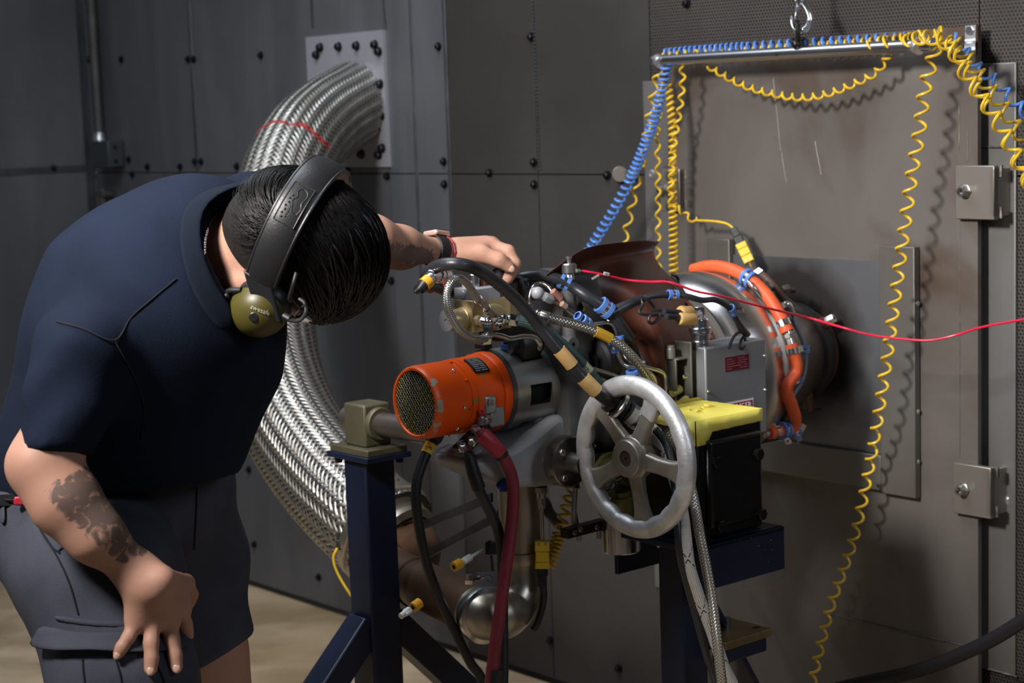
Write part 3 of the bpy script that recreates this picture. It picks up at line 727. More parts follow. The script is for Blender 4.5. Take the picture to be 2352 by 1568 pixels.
cord('blue coiled cord lying along the top of the steel rod', [W(1530, 124, RO - .032), W(1600, 117, RO - .032), W(1750, 107, RO - .032), W(1900, 98, RO - .032), W(2060, 89, RO - .032), W(2130, 84, RO - .032), W(2190, 88, RO - .036), W(2215, 116, RO - .036), W(2240, 150, RO - .036), W(2290, 190, RO - .036), W(2320, 225, RO - .036), W(2375, 275, RO - .036)], 12 * kk, 43, m_blu, ph=1.5, dens=[(0, 0), (.25, .38), (.66, .80), (1, 1)])
cord('yellow coiled cord lying along the rod top under the blue one', [W(1526, 132, RO - .004), W(1580, 126, RO - .006), W(1640, 124, RO - .03), W(1800, 113, RO - .032), W(1960, 103, RO - .032), W(2060, 94, RO - .02), W(2130, 84, RO + .004), W(2170, 88, RO + .004), W(2205, 130, RO + .024), W(2250, 206, RO + .024), W(2300, 296, RO + .024), W(2346, 386, RO + .024), W(2380, 436, RO + .024)], 10 * kk, 42, ph=2., Rv=lambda t: 1 + .4 * t, dens=[(0, 0), (.6, .72), (1, 1)])
cord('yellow coiled cord, innermost of two draped off the rod end beside the strap clamp', [W(2080, 96, RO - .004), W(2130, 86, RO + .034), W(2180, 104, RO + .05), W(2215, 165, RO + .056), W(2260, 230, RO + .056), W(2310, 310, RO + .056), W(2350, 390, RO + .056), W(2375, 440, RO + .056)], 14 * kk, 12, ph=.5)
cord('yellow coiled cord, outermost of those draped off the rod end', [W(2000, 104, RO), W(2095, 90, RO + .002), W(2160, 78, RO - .01), W(2202, 108, RO - .01), W(2250, 172, RO - .006), W(2300, 240, RO - .006), W(2350, 318, RO - .006), W(2390, 376, RO - .006)], 15 * kk, 12, ph=2.5)
cord('loose yellow coiled cord beside the blue hanging coil', [W(1522, 140, RO), W(1508, 180, RO), W(1500, 220, RO), W(1487, 290, RO - .01), W(1480, 350, RO - .02), W(1465, 410, RO - .02), W(1450, 480, RO - .02), W(1434, 552, RO - .02), W(1425, 610, RO - .02)], 9 * kk, 11, ph=1.)
cord('thin wavy yellow cord hanging against the dark gap at the panel edge', [W(1519, 150, RO - .03), W(1517, 250, RO - .03), W(1511, 300, RO - .03), W(1512, 450, RO - .03), W(1512, 560, RO - .03), W(1514, 640, RO - .03)], 6 * kk, 14)
cord('tightly wound yellow cord hanging straight down the panel edge', [W(1528, 150, RO - .01), W(1536, 200, RO - .01), W(1545, 300, RO - .01), W(1545, 420, RO - .01), W(1546, 500, RO - .01), W(1548, 640, RO - .01)], 9.5 * kk, 36, Rv=lambda t: .8 + .25 * t)
cord('yellow coiled cord crossing over the tight coil under the rod', [W(1567, 148, RO - .005), W(1568, 190, RO - .005), W(1562, 250, RO - .005), W(1550, 320, RO - .005), W(1543, 400, RO), W(1540, 450, RO), W(1547, 480, RO)], 6.5 * kk, 11, ph=2)
# plug and probe at the top of the casing
pl = thing('thermocouple_plug', 'yellow two-part plug with black boot above the orange hose', 'plug', W(1708, 570, RO - .03))
q = MB(); q.tube(helix(catmull([W(1552, 476, RO - .005), W(1568, 486, RO - .01), W(1580, 498, RO - .02), W(1598, 506, RO - .02)], 8), .006, 2.2, 14) + catmull([W(1600, 506, RO - .02), W(1640, 508, RO - .02), W(1670, 514, RO - .02), W(1688, 528, RO - .02)], 6), .0024, 8); q.build('lead', m_yel, pl)
def plug_at(par, a, b, side, nrm, yl, segs, mt_b=None):
    """black boot then yellow body: a is the cable end, b the probe end"""
    L_ = (b - a); le = L_.length; d = L_ / le; side = V(side).normalized(); nrm = V(nrm).normalized()
    q = MB(); q.box(a + d * le * .13, le * .26, le * .19, le * .17, d, side, nrm); q.build('boot', mt_b or m_black, par, bevel=.0015)
    q = MB(); q.box(a + d * le * .35, le * .22, le * .24, le * .16, d, side, nrm); q.build('boot_socket', mt_b or m_black, par, bevel=.002)
    for i, (t0, t1, wd) in enumerate(segs):
        q = MB(); q.box(a + d * le * (t0 + t1) / 2, le * (t1 - t0) * .98, le * wd, le * .18, d, side, nrm); q.build('plug_shell', yl, par, bevel=.0015)
    for t, sd in ((.95, -.07), (.95, .07)):
        q = MB(); q.lathe(a + d * le * t + side * le * sd + nrm * le * .09, nrm, [(0, .0005), (.0022, .0005), (.0022, 0)], 10); q.build('plug_screw', MATS['nut_steel'], par)
m_py = M('plug_yellow', (.70, .47, .025), .4)
a = W(1684, 524, RO - .02); b = W(1722, 603, RO - .02)
d = (b - a).normalized(); sd = d.cross(EYE - a).normalized(); nn = sd.cross(d)
plug_at(pl, a, b, sd, nn, m_py, [(.44, .60, .27), (.60, .80, .27), (.80, 1., .27)])
q = MB(); q.cyl(b, W(1727, 616, RO - .02), .0032, .0026, 10); q.build('probe_collar', M('brass', (.55, .40, .18), .3, 1), pl)
q = MB(); q.tube([W(1727, 614, RO - .02), W(1733, 640, RO - .02), W(1750, 676, RO - .01)], .0019, 8); q.build('probe', m_shine, pl)
# ------------------------------------------------------------------ the turbine engine on its stands
m_cast = M('grey_casting', (.125, .125, .125), .55, .45, (.085, .085, .088), 9, 5, .12, 220)
m_cast2 = M('pale_casting', (.33, .335, .355), .52, .15, (.24, .245, .26), 6, 5, .10, 200)
m_gun = M('gunmetal', (.05, .05, .052), .45, .7, (.03, .03, .032), 15)
m_polish = M('polished_casing', (.62, .61, .60), .24, 1., (.52, .51, .49), 3, 5, .02, 60, lo=.4, hi=.6, rvar=.1)
m_brown = M('brown_fibreglass', (.085, .024, .013), .40, 0, (.05, .016, .010), 6, 6, .08, 90, c3=(.12, .036, .018), sc3=3., lo3=.55, hi3=.75)
m_redlac = M('red_lacquer', (.15, .028, .018), .45, .2, (.10, .045, .032), 7, 6, c3=(.05, .035, .03), sc3=5., lo3=.52, hi3=.66)
m_tube = M('tube_steel', (.62, .60, .57), .25, 1., (.5, .48, .45), 20, 3)
m_orange = M('orange_hose', (.66, .10, .025), .5, 0, (.55, .075, .02), 30, 5, .15, 200)
m_brnhose = M('brown_hose', (.085, .042, .03), .6, 0, (.065, .034, .025), 20, 4)
m_blueclip = M('blue_clip', (.075, .17, .46), .4)
m_tan = M('tan_heatshrink', (.60, .385, .16), .45, 0, (.52, .31, .11), 14, 4)
m_wire = M('red_wire', (.62, .012, .05), .35)
def Ept(q): return q if isinstance(q, V) else E(q[0], q[1], q[2] if len(q) > 2 else 0.)
def pipe(name, pts, r, mt, par, n=8, seg=12, smooth=True):
    pp = [Ept(q) for q in pts]; pp = catmull(pp, n) if smooth and len(pp) > 2 else pp
    q = MB(); q.tube(pp, r, seg); return q.build(name, mt, par, ang=50)
def clampring(p, d, r, par, wd=.011, tab=None, name='blue_clamp'):
    """cushioned P clamp: two blue rubber rings either side of a steel band"""
    d = V(d).normalized(); q = MB()
    for s in (-1, 1): q.lathe(p + d * (s * wd * .33), d, [(r * 1.02, -wd * .2), (r * 1.42, -wd * .17), (r * 1.42, wd * .17), (r * 1.02, wd * .2)], 18)
    o = q.build(name, m_blueclip, par)
    q = MB(); q.lathe(p, d, [(r * 1.30, -wd * .16), (r * 1.30, wd * .16)], 18); q.build('steel_band', m_shine, o)
    if tab is not None:
        t = V(tab).normalized(); q = MB(); q.box(p + t * (r * 1.4 + .005), .013, .004, .011, t, t.cross(d).normalized(), d); q.hexn(p + t * (r * 1.4 + .007), t.cross(d), .0042, .006); q.build('clamp_lug', m_shine, o)
    return o
eng = thing('turbine_engine', 'small gas turbine engine with polished round casing and brown intake, exhaust through the wall', 'engine', E0 + ED * .6)
def ax(t, up=0., side=0.): return E0 + ED * t + ZZ * up + WS * side
def elathe(name, prof, mt, par=None, seg=56, ang=35): 
    q = MB(); q.lathe(E0, ED, [(r, h) for r, h in prof], seg, up=ZZ); return q.build(name, mt, par or eng, ang=ang)
elathe('exhaust_duct', [(.0845, .004), (.0845, .085), (.078, .085), (.078, .004)], m_redlac)
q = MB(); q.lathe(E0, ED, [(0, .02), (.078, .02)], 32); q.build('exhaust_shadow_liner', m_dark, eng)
elathe('exhaust_clamp_ring', [(.086, .070), (.098, .074), (.100, .084), (.098, .094), (.090, .098)], M('dark_ring', (.035, .032, .03), .5, .6))
elathe('turbine_section', [(.088, .090), (.096, .11), (.110, .15), (.124, .20), (.136, .245), (.142, .262)], M('heat_stained_steel', (.13, .105, .09), .45, .75, (.075, .055, .045), 8, 6, c3=(.10, .035, .025), sc3=5.))
elathe('rear_flange', [(.142, .259), (.1585, .259), (.1595, .2605), (.1595, .270), (.155, .272)], m_redlac)
elathe('combustor_casing', [(.155, .270), (.160, .274), (.168, .295), (.176, .318), (.1805, .338), (.1812, .352), (.1775, .370), (.168, .388), (.157, .401), (.149, .408), (.1475, .412), (.1475, .444)], m_polish)
elathe('front_band', [(.1485, .414), (.1500, .415), (.1500, .442), (.148, .444)], M('satin_band', (.46, .45, .43), .4, .9))
elathe('front_flange', [(.147, .444), (.156, .445), (.156, .452), (.140, .453)], m_redlac)
for k in range(16):
    a = -.9 + k * .28; q = MB(); c = ax(.453) + (ZZ * math.cos(a) + WS * math.sin(a)) * .1515
    q.hexn(c, ED, .0045, .006); q.build('flange_bolt', m_bolt, eng)
# intake hood: a sheet with a flared lip round its mouth
rows = [
    [(1250, 634, .10), (1300, 596, .11), (1345, 566, .12), (1400, 559, .12), (1475, 551, .115), (1519, 552, .09)],
    [(1256, 637, .095), (1304, 601, .105), (1349, 571, .112), (1402, 564, .112), (1474, 556, .108), (1520, 556, .08)],
    [(1266, 646, .045), (1310, 612, .05), (1354, 590, .055), (1404, 580, .055), (1466, 571, .05), (1503, 570, .03)],
    [(1285, 672, .04), (1325, 640, .055), (1365, 612, .058), (1415, 604, .058), (1468, 598, .05), (1505, 590, .02)],
    [(1325, 705, .045), (1358, 676, .065), (1398, 645, .08), (1445, 640, .092), (1488, 632, .07), (1522, 617, .01)],
    [(1362, 745, .055), (1398, 715, .08), (1440, 690, .098), (1480, 672, .118), (1525, 664, .08), (1563, 652, .02)],
    [(1400, 790, .06), (1432, 765, .09), (1465, 738, .11), (1500, 716, .138), (1548, 708, .10), (1588, 693, .06)],
    [(1435, 840, .065), (1462, 812, .095), (1485, 785, .12), (1515, 768, .152), (1572, 758, .13), (1620, 746, .108)],
    [(1462, 890, .065), (1484, 868, .095), (1500, 845, .125), (1526, 828, .157), (1590, 812, .145), (1647, 798, .135)],
    [(1475, 950, .055), (1492, 935, .085), (1506, 915, .115), (1530, 895, .15), (1600, 880, .15), (1663, 866, .148)],
    [(1480, 1010, .03), (1495, 1010, .06), (1510, 1000, .09), (1535, 985, .12), (1600, 970, .14), (1654, 950, .14)],
]
def sheet(rows, th, mt, name, par, sub=2):
    nr, nc = len(rows), len(rows[0]); P_ = [[Ept(q) for q in r] for r in rows]
    back = [[p - WS * th for p in r] for r in P_]
    vs = [p for r in P_ for p in r] + [p for r in back for p in r]; o = nr * nc; fs = []
    for i in range(nr - 1):
        for j in range(nc - 1):
            a = i * nc + j; fs.append((a, a + 1, a + nc + 1, a + nc)); fs.append((o + a, o + a + nc, o + a + nc + 1, o + a + 1))
    for j in range(nc - 1): fs += [(j, o + j, o + j + 1, j + 1), ((nr - 1) * nc + j, (nr - 1) * nc + j + 1, o + (nr - 1) * nc + j + 1, o + (nr - 1) * nc + j)]
    for i in range(nr - 1): fs += [(i * nc, (i + 1) * nc, o + (i + 1) * nc, o + i * nc), (i * nc + nc - 1, o + i * nc + nc - 1, o + (i + 1) * nc + nc - 1, (i + 1) * nc + nc - 1)]
    q = MB(); q.add(vs, fs); return q.build(name, mt, par, ang=80, sub=sub)
sheet(rows, .003, m_brown, 'intake_hood', eng)
# far wall and the ends of the hood
bk_ = [[(x, y, -.16 + .02 * (k == 0)) for (x, y, o_) in r] for k, r in enumerate(rows[1:])]
bk_ = [[(1262, 650, -.13), (1310, 615, -.13), (1360, 592, -.13), (1420, 582, -.13), (1470, 575, -.13), (1500, 574, -.13)], [(1300, 760, -.12), (1340, 720, -.12), (1390, 690, -.12), (1440, 675, -.12), (1500, 660, -.12), (1545, 650, -.12)], [(1370, 940, -.12), (1410, 910, -.12), (1450, 870, -.12), (1510, 840, -.12), (1560, 815, -.12), (1600, 800, -.12)]]
sheet(bk_, .003, m_brown, 'intake_back', eng, 1)
q = MB(); f = [Ept(r[-1]) for r in rows[2:]]; b = [E(r[-1][0], r[-1][1], -.12) for r in rows[2:]]
q.add(f + b, [(i, i + 1, len(f) + i + 1, len(f) + i) for i in range(len(f) - 1)]); q.build('intake_side', m_brown, eng)
q = MB(); f = [Ept(r[0]) for r in rows[2:]]; b = [E(r[0][0], r[0][1], -.12) for r in rows[2:]]
q.add(f + b, [(i, i + 1, len(f) + i + 1, len(f) + i) for i in range(len(f) - 1)]); q.build('intake_side', m_brown, eng)
# gear case: one casting
def gc(p):
    A = lambda t, u=0., s=0.: np.array(ax(t, u, s))
    R = np.array([list(ED), list(WS), [0, 0, 1]])
    d = sd_cyl(p, A(.66), A(.742), .108, .012)
    d = smin(d, sd_cyl(p, A(.58), A(.68), .125, .02), .015)
    d = smin(d, sd_box(p, np.array(E(1283, 735, .03)), R, (.042, .06, .085), .008), .012)
    d = smin(d, sd_box(p, np.array(E(1322, 840, .06)), R, (.045, .03, .13), .008), .012)
    d = smin(d, sd_cyl(p, np.array(E(1306, 644, .11)), np.array(E(1312, 830, .10)), .0125, .002), .012)
    return d
lo = np.array(ax(.7)) - .33; hi = np.array(ax(.7)) + .33
sdf_obj('gear_case', gc, lo, hi, .0062, m_cast, eng)
def prism_px(name, pts, off, depth, mt, par, bevel):
    q = MB(); q.prism([E(x, y, off) for x, y in pts], -WS * depth); return q.build(name, mt, par, bevel=bevel, seg=3)
prism_px('lower_housing', [(1092, 1062), (1140, 1040), (1180, 1030), (1225, 1000), (1283, 952), (1300, 955), (1328, 985), (1330, 1080), (1318, 1112), (1290, 1117), (1195, 1122), (1170, 1118), (1105, 1088)], .075, .12, m_cast2, eng, .012)
prism_px('housing_web', [(1225, 985), (1262, 900), (1275, 900), (1284, 955), (1270, 1000)], .05, .02, m_cast2, eng, .006)
prism_px('housing_foot', [(1072, 1048), (1108, 1030), (1130, 1044), (1120, 1092), (1096, 1085)], .045, .09, m_cast2, eng, .008)
q = MB(); p = E(1182, 664, .055); q.lathe(p, -ED, [(0, 0), (.020, 0), (.0235, .003), (.0235, .014), (.020, .016), (.020, .020), (.022, .022), (.022, .06), (.018, .064), (0, .064)], 30); fp = q.build('fuel_pump', m_cast, eng)
for k in range(5):
    q = MB(); q.box(E(1186 + 3 * k, 646 + k, .06), .002, .02, .012, ED, WS, ZZ); q.build('pump_fin', m_cast, fp)
q = MB(); q.box(E(1212, 648, .06), .028, .03, .012, ED, WS, ZZ); q.lathe(E(1208, 650, .07), WS, [(.004, 0), (.009, 0), (.009, .008), (.004, .008)], 16); q.build('pump_lever', m_gun, eng, bevel=.002)
# output flange with bolts and shaft
fo = E(1300, 1058, .115)
q = MB(); q.lathe(fo, WS, [(0, -.01), (.0415, -.01), (.0425, -.008), (.0425, .012), (.040, .014), (.018, .0142), (0, .0142)], 36); fl_ = q.build('output_flange', M('oily_flange', (.20, .185, .165), .3, .9, (.10, .09, .08), 12), eng)
for a in (40, 130, 220, 310):
    a = math.radians(a); q = MB(); q.hexn(fo + WS * .0142 + (ZZ * math.sin(a) + ED * math.cos(a)) * .031, WS, .0058, .006, .0028); q.build('cap_screw', MATS['nut_steel'], fl_)
q = MB(); q.lathe(fo, WS, [(.016, .01), (.0165, .045), (.014, .036), (0, .036)], 24); q.build('drive_shaft', MATS['nut_steel'], eng)
for (x, y, o_) in ((1255, 1056, .085), (1112, 1070, .06), (1340, 1012, .10)):
    q = MB(); q.lathe(E(x, y, o_), WS, [(0, 0), (.0085, 0), (.0085, .004), (.006, .005), (0, .005)], 14); q.build('boss_plug', m_cast2, eng)
q = MB(); p = E(1158, 1112, .07); q.hexn(p, WS + ED * .8, .0135, .006); q.lathe(p, WS + ED * .8, [(.0095, .006), (.0095, .012), (.008, .014), (0, .014)], 16); q.build('drain_plug', M('blue_anodised', (.03, .07, .28), .3, .7), eng)
# probe below with fitting
q = MB(); a_, b_ = E(1243, 1118, .06), E(1246, 1240, .06); d_ = b_ - a_
for t0, t1, r, sg in ((0, .10, .0115, 6), (.10, .20, .0095, 16), (.20, .32, .0075, 6), (.32, .40, .006, 16), (.40, 1., .0036, 12)): q.lathe(a_ + d_ * t0, d_, [(0, 0), (r, 0), (r, d_.length * (t1 - t0)), (0, d_.length * (t1 - t0))], sg)
q.build('chip_probe', m_tube, eng)
# dark pumps, studs and brackets behind the tubes
for (x, y, o_, r, L_, nm) in ((1345, 690, .03, .030, .06, 'accessory_pump'), (1375, 830, .09, .042, .05, 'accessory_drive'), (1340, 900, .07, .05, .05, 'accessory_pad'), (1200, 790, .03, .03, .06, 'filter_housing')):
    p = E(x, y, o_); q = MB(); q.lathe(p - ED * L_ / 2, ED, [(0, 0), (r * .7, 0), (r * .8, L_ * .15), (r, L_ * .2), (r, L_ * .7), (r * .9, L_ * .8), (r * .45, L_ * .85), (r * .45, L_), (0, L_)], 28); q.build(nm, m_gun, eng)
for (x, y, o_) in ((1315, 650, .10),):
    pass
q = MB(); p = E(1308, 641, .11); q.lathe(p, ZZ, [(0, -.012), (.006, -.012), (.006, 0), (.0085, 0), (.0085, .004), (.0075, .006), (.0075, .010), (.0125, .011), (.0125, .024), (.0105, .026), (.004, .0265), (.004, .033), (.0055, .034), (.0055, .037), (0, .037)], 16); q.build('sensor_terminal', MATS['nut_steel'], eng)
for (x, y, z) in ((1322, 690, 0), (1345, 702, 0)):
    q = MB(); q.hexn(E(x, y, .10), ED, .009, .012, .005); q.build('union_nut', MATS['nut_steel'], eng)
q = MB(); p = E(1312, 790, .12); q.lathe(p, WS, [(.003, .006), (.012, .006), (.0125, 0), (.0125, -.02)], 20); q.build('mounting_lug', m_cast, eng)
# blue capped fitting under the valve block
q = MB(); p = E(1178, 800, .02); q.lathe(p, ZZ, [(0, 0), (.021, 0), (.021, .008), (.016, .009), (.016, .012), (.019, .013), (.019, .024), (.016, .027), (0, .027)], 20); q.build('blue_cap_fitting', M('navy_cap', (.02, .05, .17), .4), eng)
# rigid tubes
T = .0033
pipe('oil_tube', [(1217, 697, .10), (1217, 680, .10), (1224, 660, .10), (1240, 650, .10), (1258, 657, .11), (1272, 676, .12), (1300, 709, .13), (1345, 741, .14)], T, m_tube, eng)
q = MB(); q.lathe(E(1216, 696, .10), -ZZ, [(0, 0), (.0065, 0), (.007, .003), (.0055, .006), (.0055, .025), (0, .025)], 6); q.build('tube_nut', m_tube, eng)
q = MB(); q.ball(E(1235, 673, .12), .0105); q.cyl(E(1235, 673, .12), E(1252, 682, .125), .0075); q.hexn(E(1250, 681, .125), E(1300, 705, .13) - E(1250, 681, .125), .0085, .016); q.build('elbow_fitting', m_cast2, eng)
pipe('hard_line', [(1254, 684, .125), (1298, 706, .13), (1322, 722, .135), (1345, 745, .14)], .0042, M('bronze_line', (.24, .17, .12), .35, .8), eng)
q = MB(); q.tube([E(1290, 697, .137), E(1300, 704, .138)], .0052, 10); q.build('clear_sleeve', M('tan_sleeve', (.40, .27, .2), .3, .2), eng)
q = MB(); q.tube([E(1270, 668, .128), E(1287, 686, .13)], .0058, 10); q.build('clear_sleeve', M('red_sleeve', (.28, .12, .09), .3), eng)
pipe('fuel_tube', [(1355, 745, 0.160), (1395, 741, 0.160), (1408, 748, 0.160), (1416, 765, 0.160), (1421, 785, 0.160), (1430, 800, 0.160), (1436, 820, 0.170), (1450, 832, 0.180), (1480, 842, 0.185), (1515, 852, 0.190), (1526, 862, 0.190), (1528, 885, 0.190), (1528, 915, 0.190)], T, m_tube, eng)
pipe('fuel_tube', [(1395, 735, 0.120), (1410, 745, 0.130), (1420, 765, 0.130), (1428, 790, 0.140), (1433, 815, 0.150), (1445, 826, 0.150), (1480, 832, 0.160)], T, m_tube, eng)
pipe('fuel_tube', [(1412, 790, 0.180), (1420, 815, 0.185), (1430, 835, 0.185), (1445, 842, 0.190), (1465, 846, 0.190), (1490, 855, 0.190), (1503, 868, 0.190), (1508, 890, 0.190)], T, m_tube, eng)
pipe('fuel_tube', [(1360, 846, 0.170), (1400, 858, 0.175), (1432, 870, 0.180), (1460, 885, 0.185)], T, m_tube, eng)
pipe('fuel_tube', [(1372, 868, 0.180), (1400, 880, 0.185), (1420, 890, 0.185)], T, m_tube, eng)
pipe('fuel_tube', [(1115, 768, 0.140), (1135, 768, 0.140), (1155, 772, 0.140), (1172, 777, 0.140), (1205, 772, 0.140), (1228, 775, 0.140), (1240, 790, 0.140), (1240, 800, 0.130)], .0042, m_tube, eng)
pipe('drain_tube', [(1322, 1120, .10), (1319, 1160, .10), (1318, 1205, .10)], .0046, m_tube, eng)
pipe('drain_tube', [(1328, 1105, .08), (1318, 1150, .08), (1326, 1210, .08)], .0036, m_black, eng)
# bracket bar with studs below the housing
q = MB(); a_, b_ = E(1296, 1225, .11), E(1400, 1198, .11); u_ = (b_ - a_).normalized(); q.box((a_ + b_) / 2, (b_ - a_).length, .02, .016, u_, WS, u_.cross(WS)); br = q.build('lower_bracket', M('oxide_black', (.02, .012, .012), .4, .5), eng, bevel=.001)
for (x, y) in ((1331, 1215), (1369, 1210), (1318, 1222)):
    q = MB(); q.hexn(E(x, y, .122), WS, .0045, .005, .002); q.build('bracket_bolt', MATS['nut_steel'], br)
for (x, y) in ((1330, 1228), (1376, 1222), (1396, 1215)):
    q = MB(); q.cyl(E(x, y - 8, .11), E(x, y + 14, .11), .0042); q.build('stud', m_tube, br)
# olive clamp block and bright cylinder seen through the handwheel
m_olive = M('olive_anodised', (.27, .25, .09), .35, .8, (.20, .185, .07), 10)
p = E(1425, 1150, .16); q = MB(); q.lathe(p, ZZ, [(0, -.022), (.036, -.022), (.036, -.012), (.039, -.011), (.039, .010), (.034, .012), (.034, .02), (0, .02)], 32); q.build('clamp_block', m_olive, eng)
p2 = E(1430, 1102, .16); q = MB(); q.lathe(p2 - WS * .035, WS, [(.022, 0), (.042, 0), (.043, .003), (.043, .05), (.040, .053), (.022, .053), (.022, 0)], 32); q.build('bearing_ring', m_olive, eng)
q = MB(); p3 = E(1395, 1150, .19); q.box(p3, .022, .018, .034, ED, WS, ZZ); q.build('clamp_lug', m_olive, eng, bevel=.001)
for zz in (.007, -.003): 
    q = MB(); q.ball(p3 + ZZ * zz + (WS + ED * .5) * .0105, .0035, nu=8, nv=6); q.build('lug_screw', m_shine, eng)
q = MB(); q.lathe(p - ZZ * .023, -ZZ, [(0, 0), (.032, 0), (.032, .06), (.030, .062), (0, .062)], 32); q.build('sleeve_cylinder', m_shine, eng)
for (x, y) in ((1412, 1108), (1386, 1115)):
    q = MB(); c = E(x, y, .185); dv = (ED * .8 + WS * .3).normalized(); q.lathe(c, dv, [(0, .018), (.0085, .018), (.0095, .016), (.0095, .006), (0, .006)], 6); q.cyl(c - dv * .02, c + dv * .006, .0055); q.build('clamp_bolt', m_shine, eng)
q = MB(); q.box(E(1375, 1062, .08), .17, .02, .034, ED, WS, ZZ); q.build('mount_rail', m_gun, eng, bevel=.002)
q = MB(); q.box(E(1390, 1010, .05), .13, .02, .085, ED, WS, ZZ); q.build('side_plate', m_cast, eng, bevel=.004)
q = MB(); q.lathe(E(1366, 1023, .062), WS, [(.0, .001), (.0095, .001), (.0095, .012), (.013, .012), (.0135, .0)], 22); q.build('open_port', m_cast, eng)
q = MB(); q.lathe(E(1366, 1023, .0645), WS, [(0, .0), (.0094, .0)], 16); q.build('port_bore', m_dark, eng)
q = MB(); q.lathe(E(1420, 1022, .062), WS, [(0, .012), (.004, .012), (.004, .016), (.010, .016), (.0105, 0)], 18); q.build('port_boss', m_cast2, eng)
q = MB(); a_ = E(1352, 990, .075); b_ = E(1366, 1028, .08)
for k in range(7):
    c = a_.lerp(b_, (k + .5) / 7); axx = (ED if k % 2 else WS); dd_ = (b_ - a_).normalized(); q.tube([c + axx * (.003 * math.cos(a)) + dd_ * (.0045 * math.sin(a)) for a in [2 * PI * j / 8 for j in range(9)]], .0009, 5, cap=False)
tag(q.build('keeper_chain', m_tube, eng), kind='stuff')
# rear: orange fuel manifold hose, brown line, braided line, blue clamps
HO = .0118
def aring(t, r, a): return ax(t) + (ZZ * math.cos(a) + WS * math.sin(a)) * r
def cyl_(t, r, deg): a_ = math.radians(deg); return ax(t) + (ZZ * math.cos(a_) + WS * math.sin(a_)) * r
om = [cyl_(.297, .186, d_) for d_ in (-18, -6, 6, 18, 30, 42, 53, 62)]
q = MB(); q.tube(catmull(om, 8), HO, 16); q.tube([om[-1], cyl_(.296, .1865, 66)], HO * 1.08, 16); h1 = q.build('manifold_hose', m_orange, eng)
q = MB(); q.lathe(cyl_(.297, .186, 61), cyl_(.297, .186, 64) - cyl_(.297, .186, 58), [(HO * 1.02, -.006), (HO * 1.1, -.006), (HO * 1.1, .006), (HO * 1.02, .006)], 18); q.build('hose_band', m_shine, h1)
q = MB(); q.cyl(cyl_(.296, .1865, 65), cyl_(.296, .1865, 74), .0065); q.hexn(cyl_(.296, .1865, 67.5), cyl_(.296, .1865, 72) - cyl_(.296, .1865, 68), .009, .008); q.build('hose_joiner', m_tube, eng)
om2 = [cyl_(.296, .1865, 73), cyl_(.295, .1865, 78), cyl_(.292, .186, 88), E(1806, 890, .178), E(1818, 930, .165), E(1826, 960, .15), E(1822, 980, .14), E(1805, 986, .135), E(1766, 994, .135)]
q = MB(); q.tube(catmull(om2, 8), [HO * .98] * 40 + [HO * .98] * 25, 16) if False else q.tube(catmull(om2, 8), HO * .98, 16); h2 = q.build('manifold_hose', m_orange, eng)
for p, p_ in ((cyl_(.2955, .1865, 77), cyl_(.295, .1865, 80)), (E(1780, 991, .135), E(1768, 993.5, .135))):
    q = MB(); q.lathe(p, p_ - p, [(HO * 1.0, -.005), (HO * 1.1, -.005), (HO * 1.1, .005), (HO * 1.0, .005)], 18); q.build('hose_band', m_shine, h2)
q = MB(); q.cyl(E(1768, 994, .135), E(1756, 997, .135), .0072); q.build('hose_stub', m_tube, h2)
clampring(cyl_(.297, .186, 26), cyl_(.297, .186, 29) - cyl_(.297, .186, 23), HO * .98, eng, .020, tab=CR * .8 + CU * .6)
clampring(E(1800, 987, .135), E(1812, 984, .135) - E(1790, 990, .135), HO * .98, eng, .018, tab=CR * .35 - CU)
clampring(E(1826, 985, .08), CR + CU * .6, .010, eng, .016, tab=CR * .4 - CU)
q = MB(); q.tube([E(1832, 1000, .08), E(1842, 975, .08)], [.006, .0095], 12); q.build('tan_sleeve_end', M('tan_boot', (.36, .27, .2), .5), eng)
pipe('brown_manifold', [(1690, 632, -.03), (1715, 622, -.01), (1745, 628, .02), (1770, 650, .045), (1800, 685, .06), (1822, 704, .07)], .0075, m_brnhose, eng)
pipe('bleed_line', [(1718, 645, .10), (1735, 664, .115), (1770, 707, .125), (1800, 745, .13), (1812, 770, .13), (1822, 812, .13), (1830, 845, .13), (1831, 866, .125)], .0036, m_tube, eng)
mb_s = weave('small_braid', (.50, .49, .47), (.12, .115, .11), 12, 330, .35, 1., .6, .0006)
mb_g = weave('grey_braid', (.21, .22, .24), (.05, .05, .055), 10, 300, .5, .4, .6, .0006)
pipe('braided_line', [(1816, 705, .085), (1822, 720, .09), (1830, 745, .10), (1842, 775, .11), (1849, 800, .115), (1849, 840, .118), (1842, 872, .12), (1822, 905, .12), (1795, 938, .125), (1772, 970, .13)], .0052, mb_g, eng)
q = MB(); q.tube(catmull([E(1798, 702, .08), E(1806, 698, .085), E(1813, 703, .088), E(1818, 718, .09)], 6), .0062, 14); q.hexn(E(1790, 706, .08), E(1802, 702, .08) - E(1790, 706, .08), .010, .012); q.build('elbow_fitting', m_tube, eng)
for x, y, o_, dx in ((1752, 656, .07, 1), (1800, 664, .05, 1), (1797, 776, .13, 1), (1757, 672, .07, 1)):
    q = MB(); q.hexn(E(x, y, o_), CR + CU * .2, .0085, .012, .004); q.cyl(E(x, y, o_), E(x + 22, y + 3, o_ - .02), .0055); q.build('line_union', MATS['heat_stained_steel'] if x == 1800 else MATS['nut_steel'], eng)
clampring(E(1819, 800, .13), E(1822, 812, .13) - E(1812, 770, .13), .0062, eng, .018, tab=CR)
clampring(E(1849, 801, .115), E(1849, 815, .115) - E(1849, 790, .115), .0066, eng, .014)
clampring(E(1829, 873, .125), (CR * .8 + CU * .35), .0068, eng, .018, tab=-CR + CU * .5)
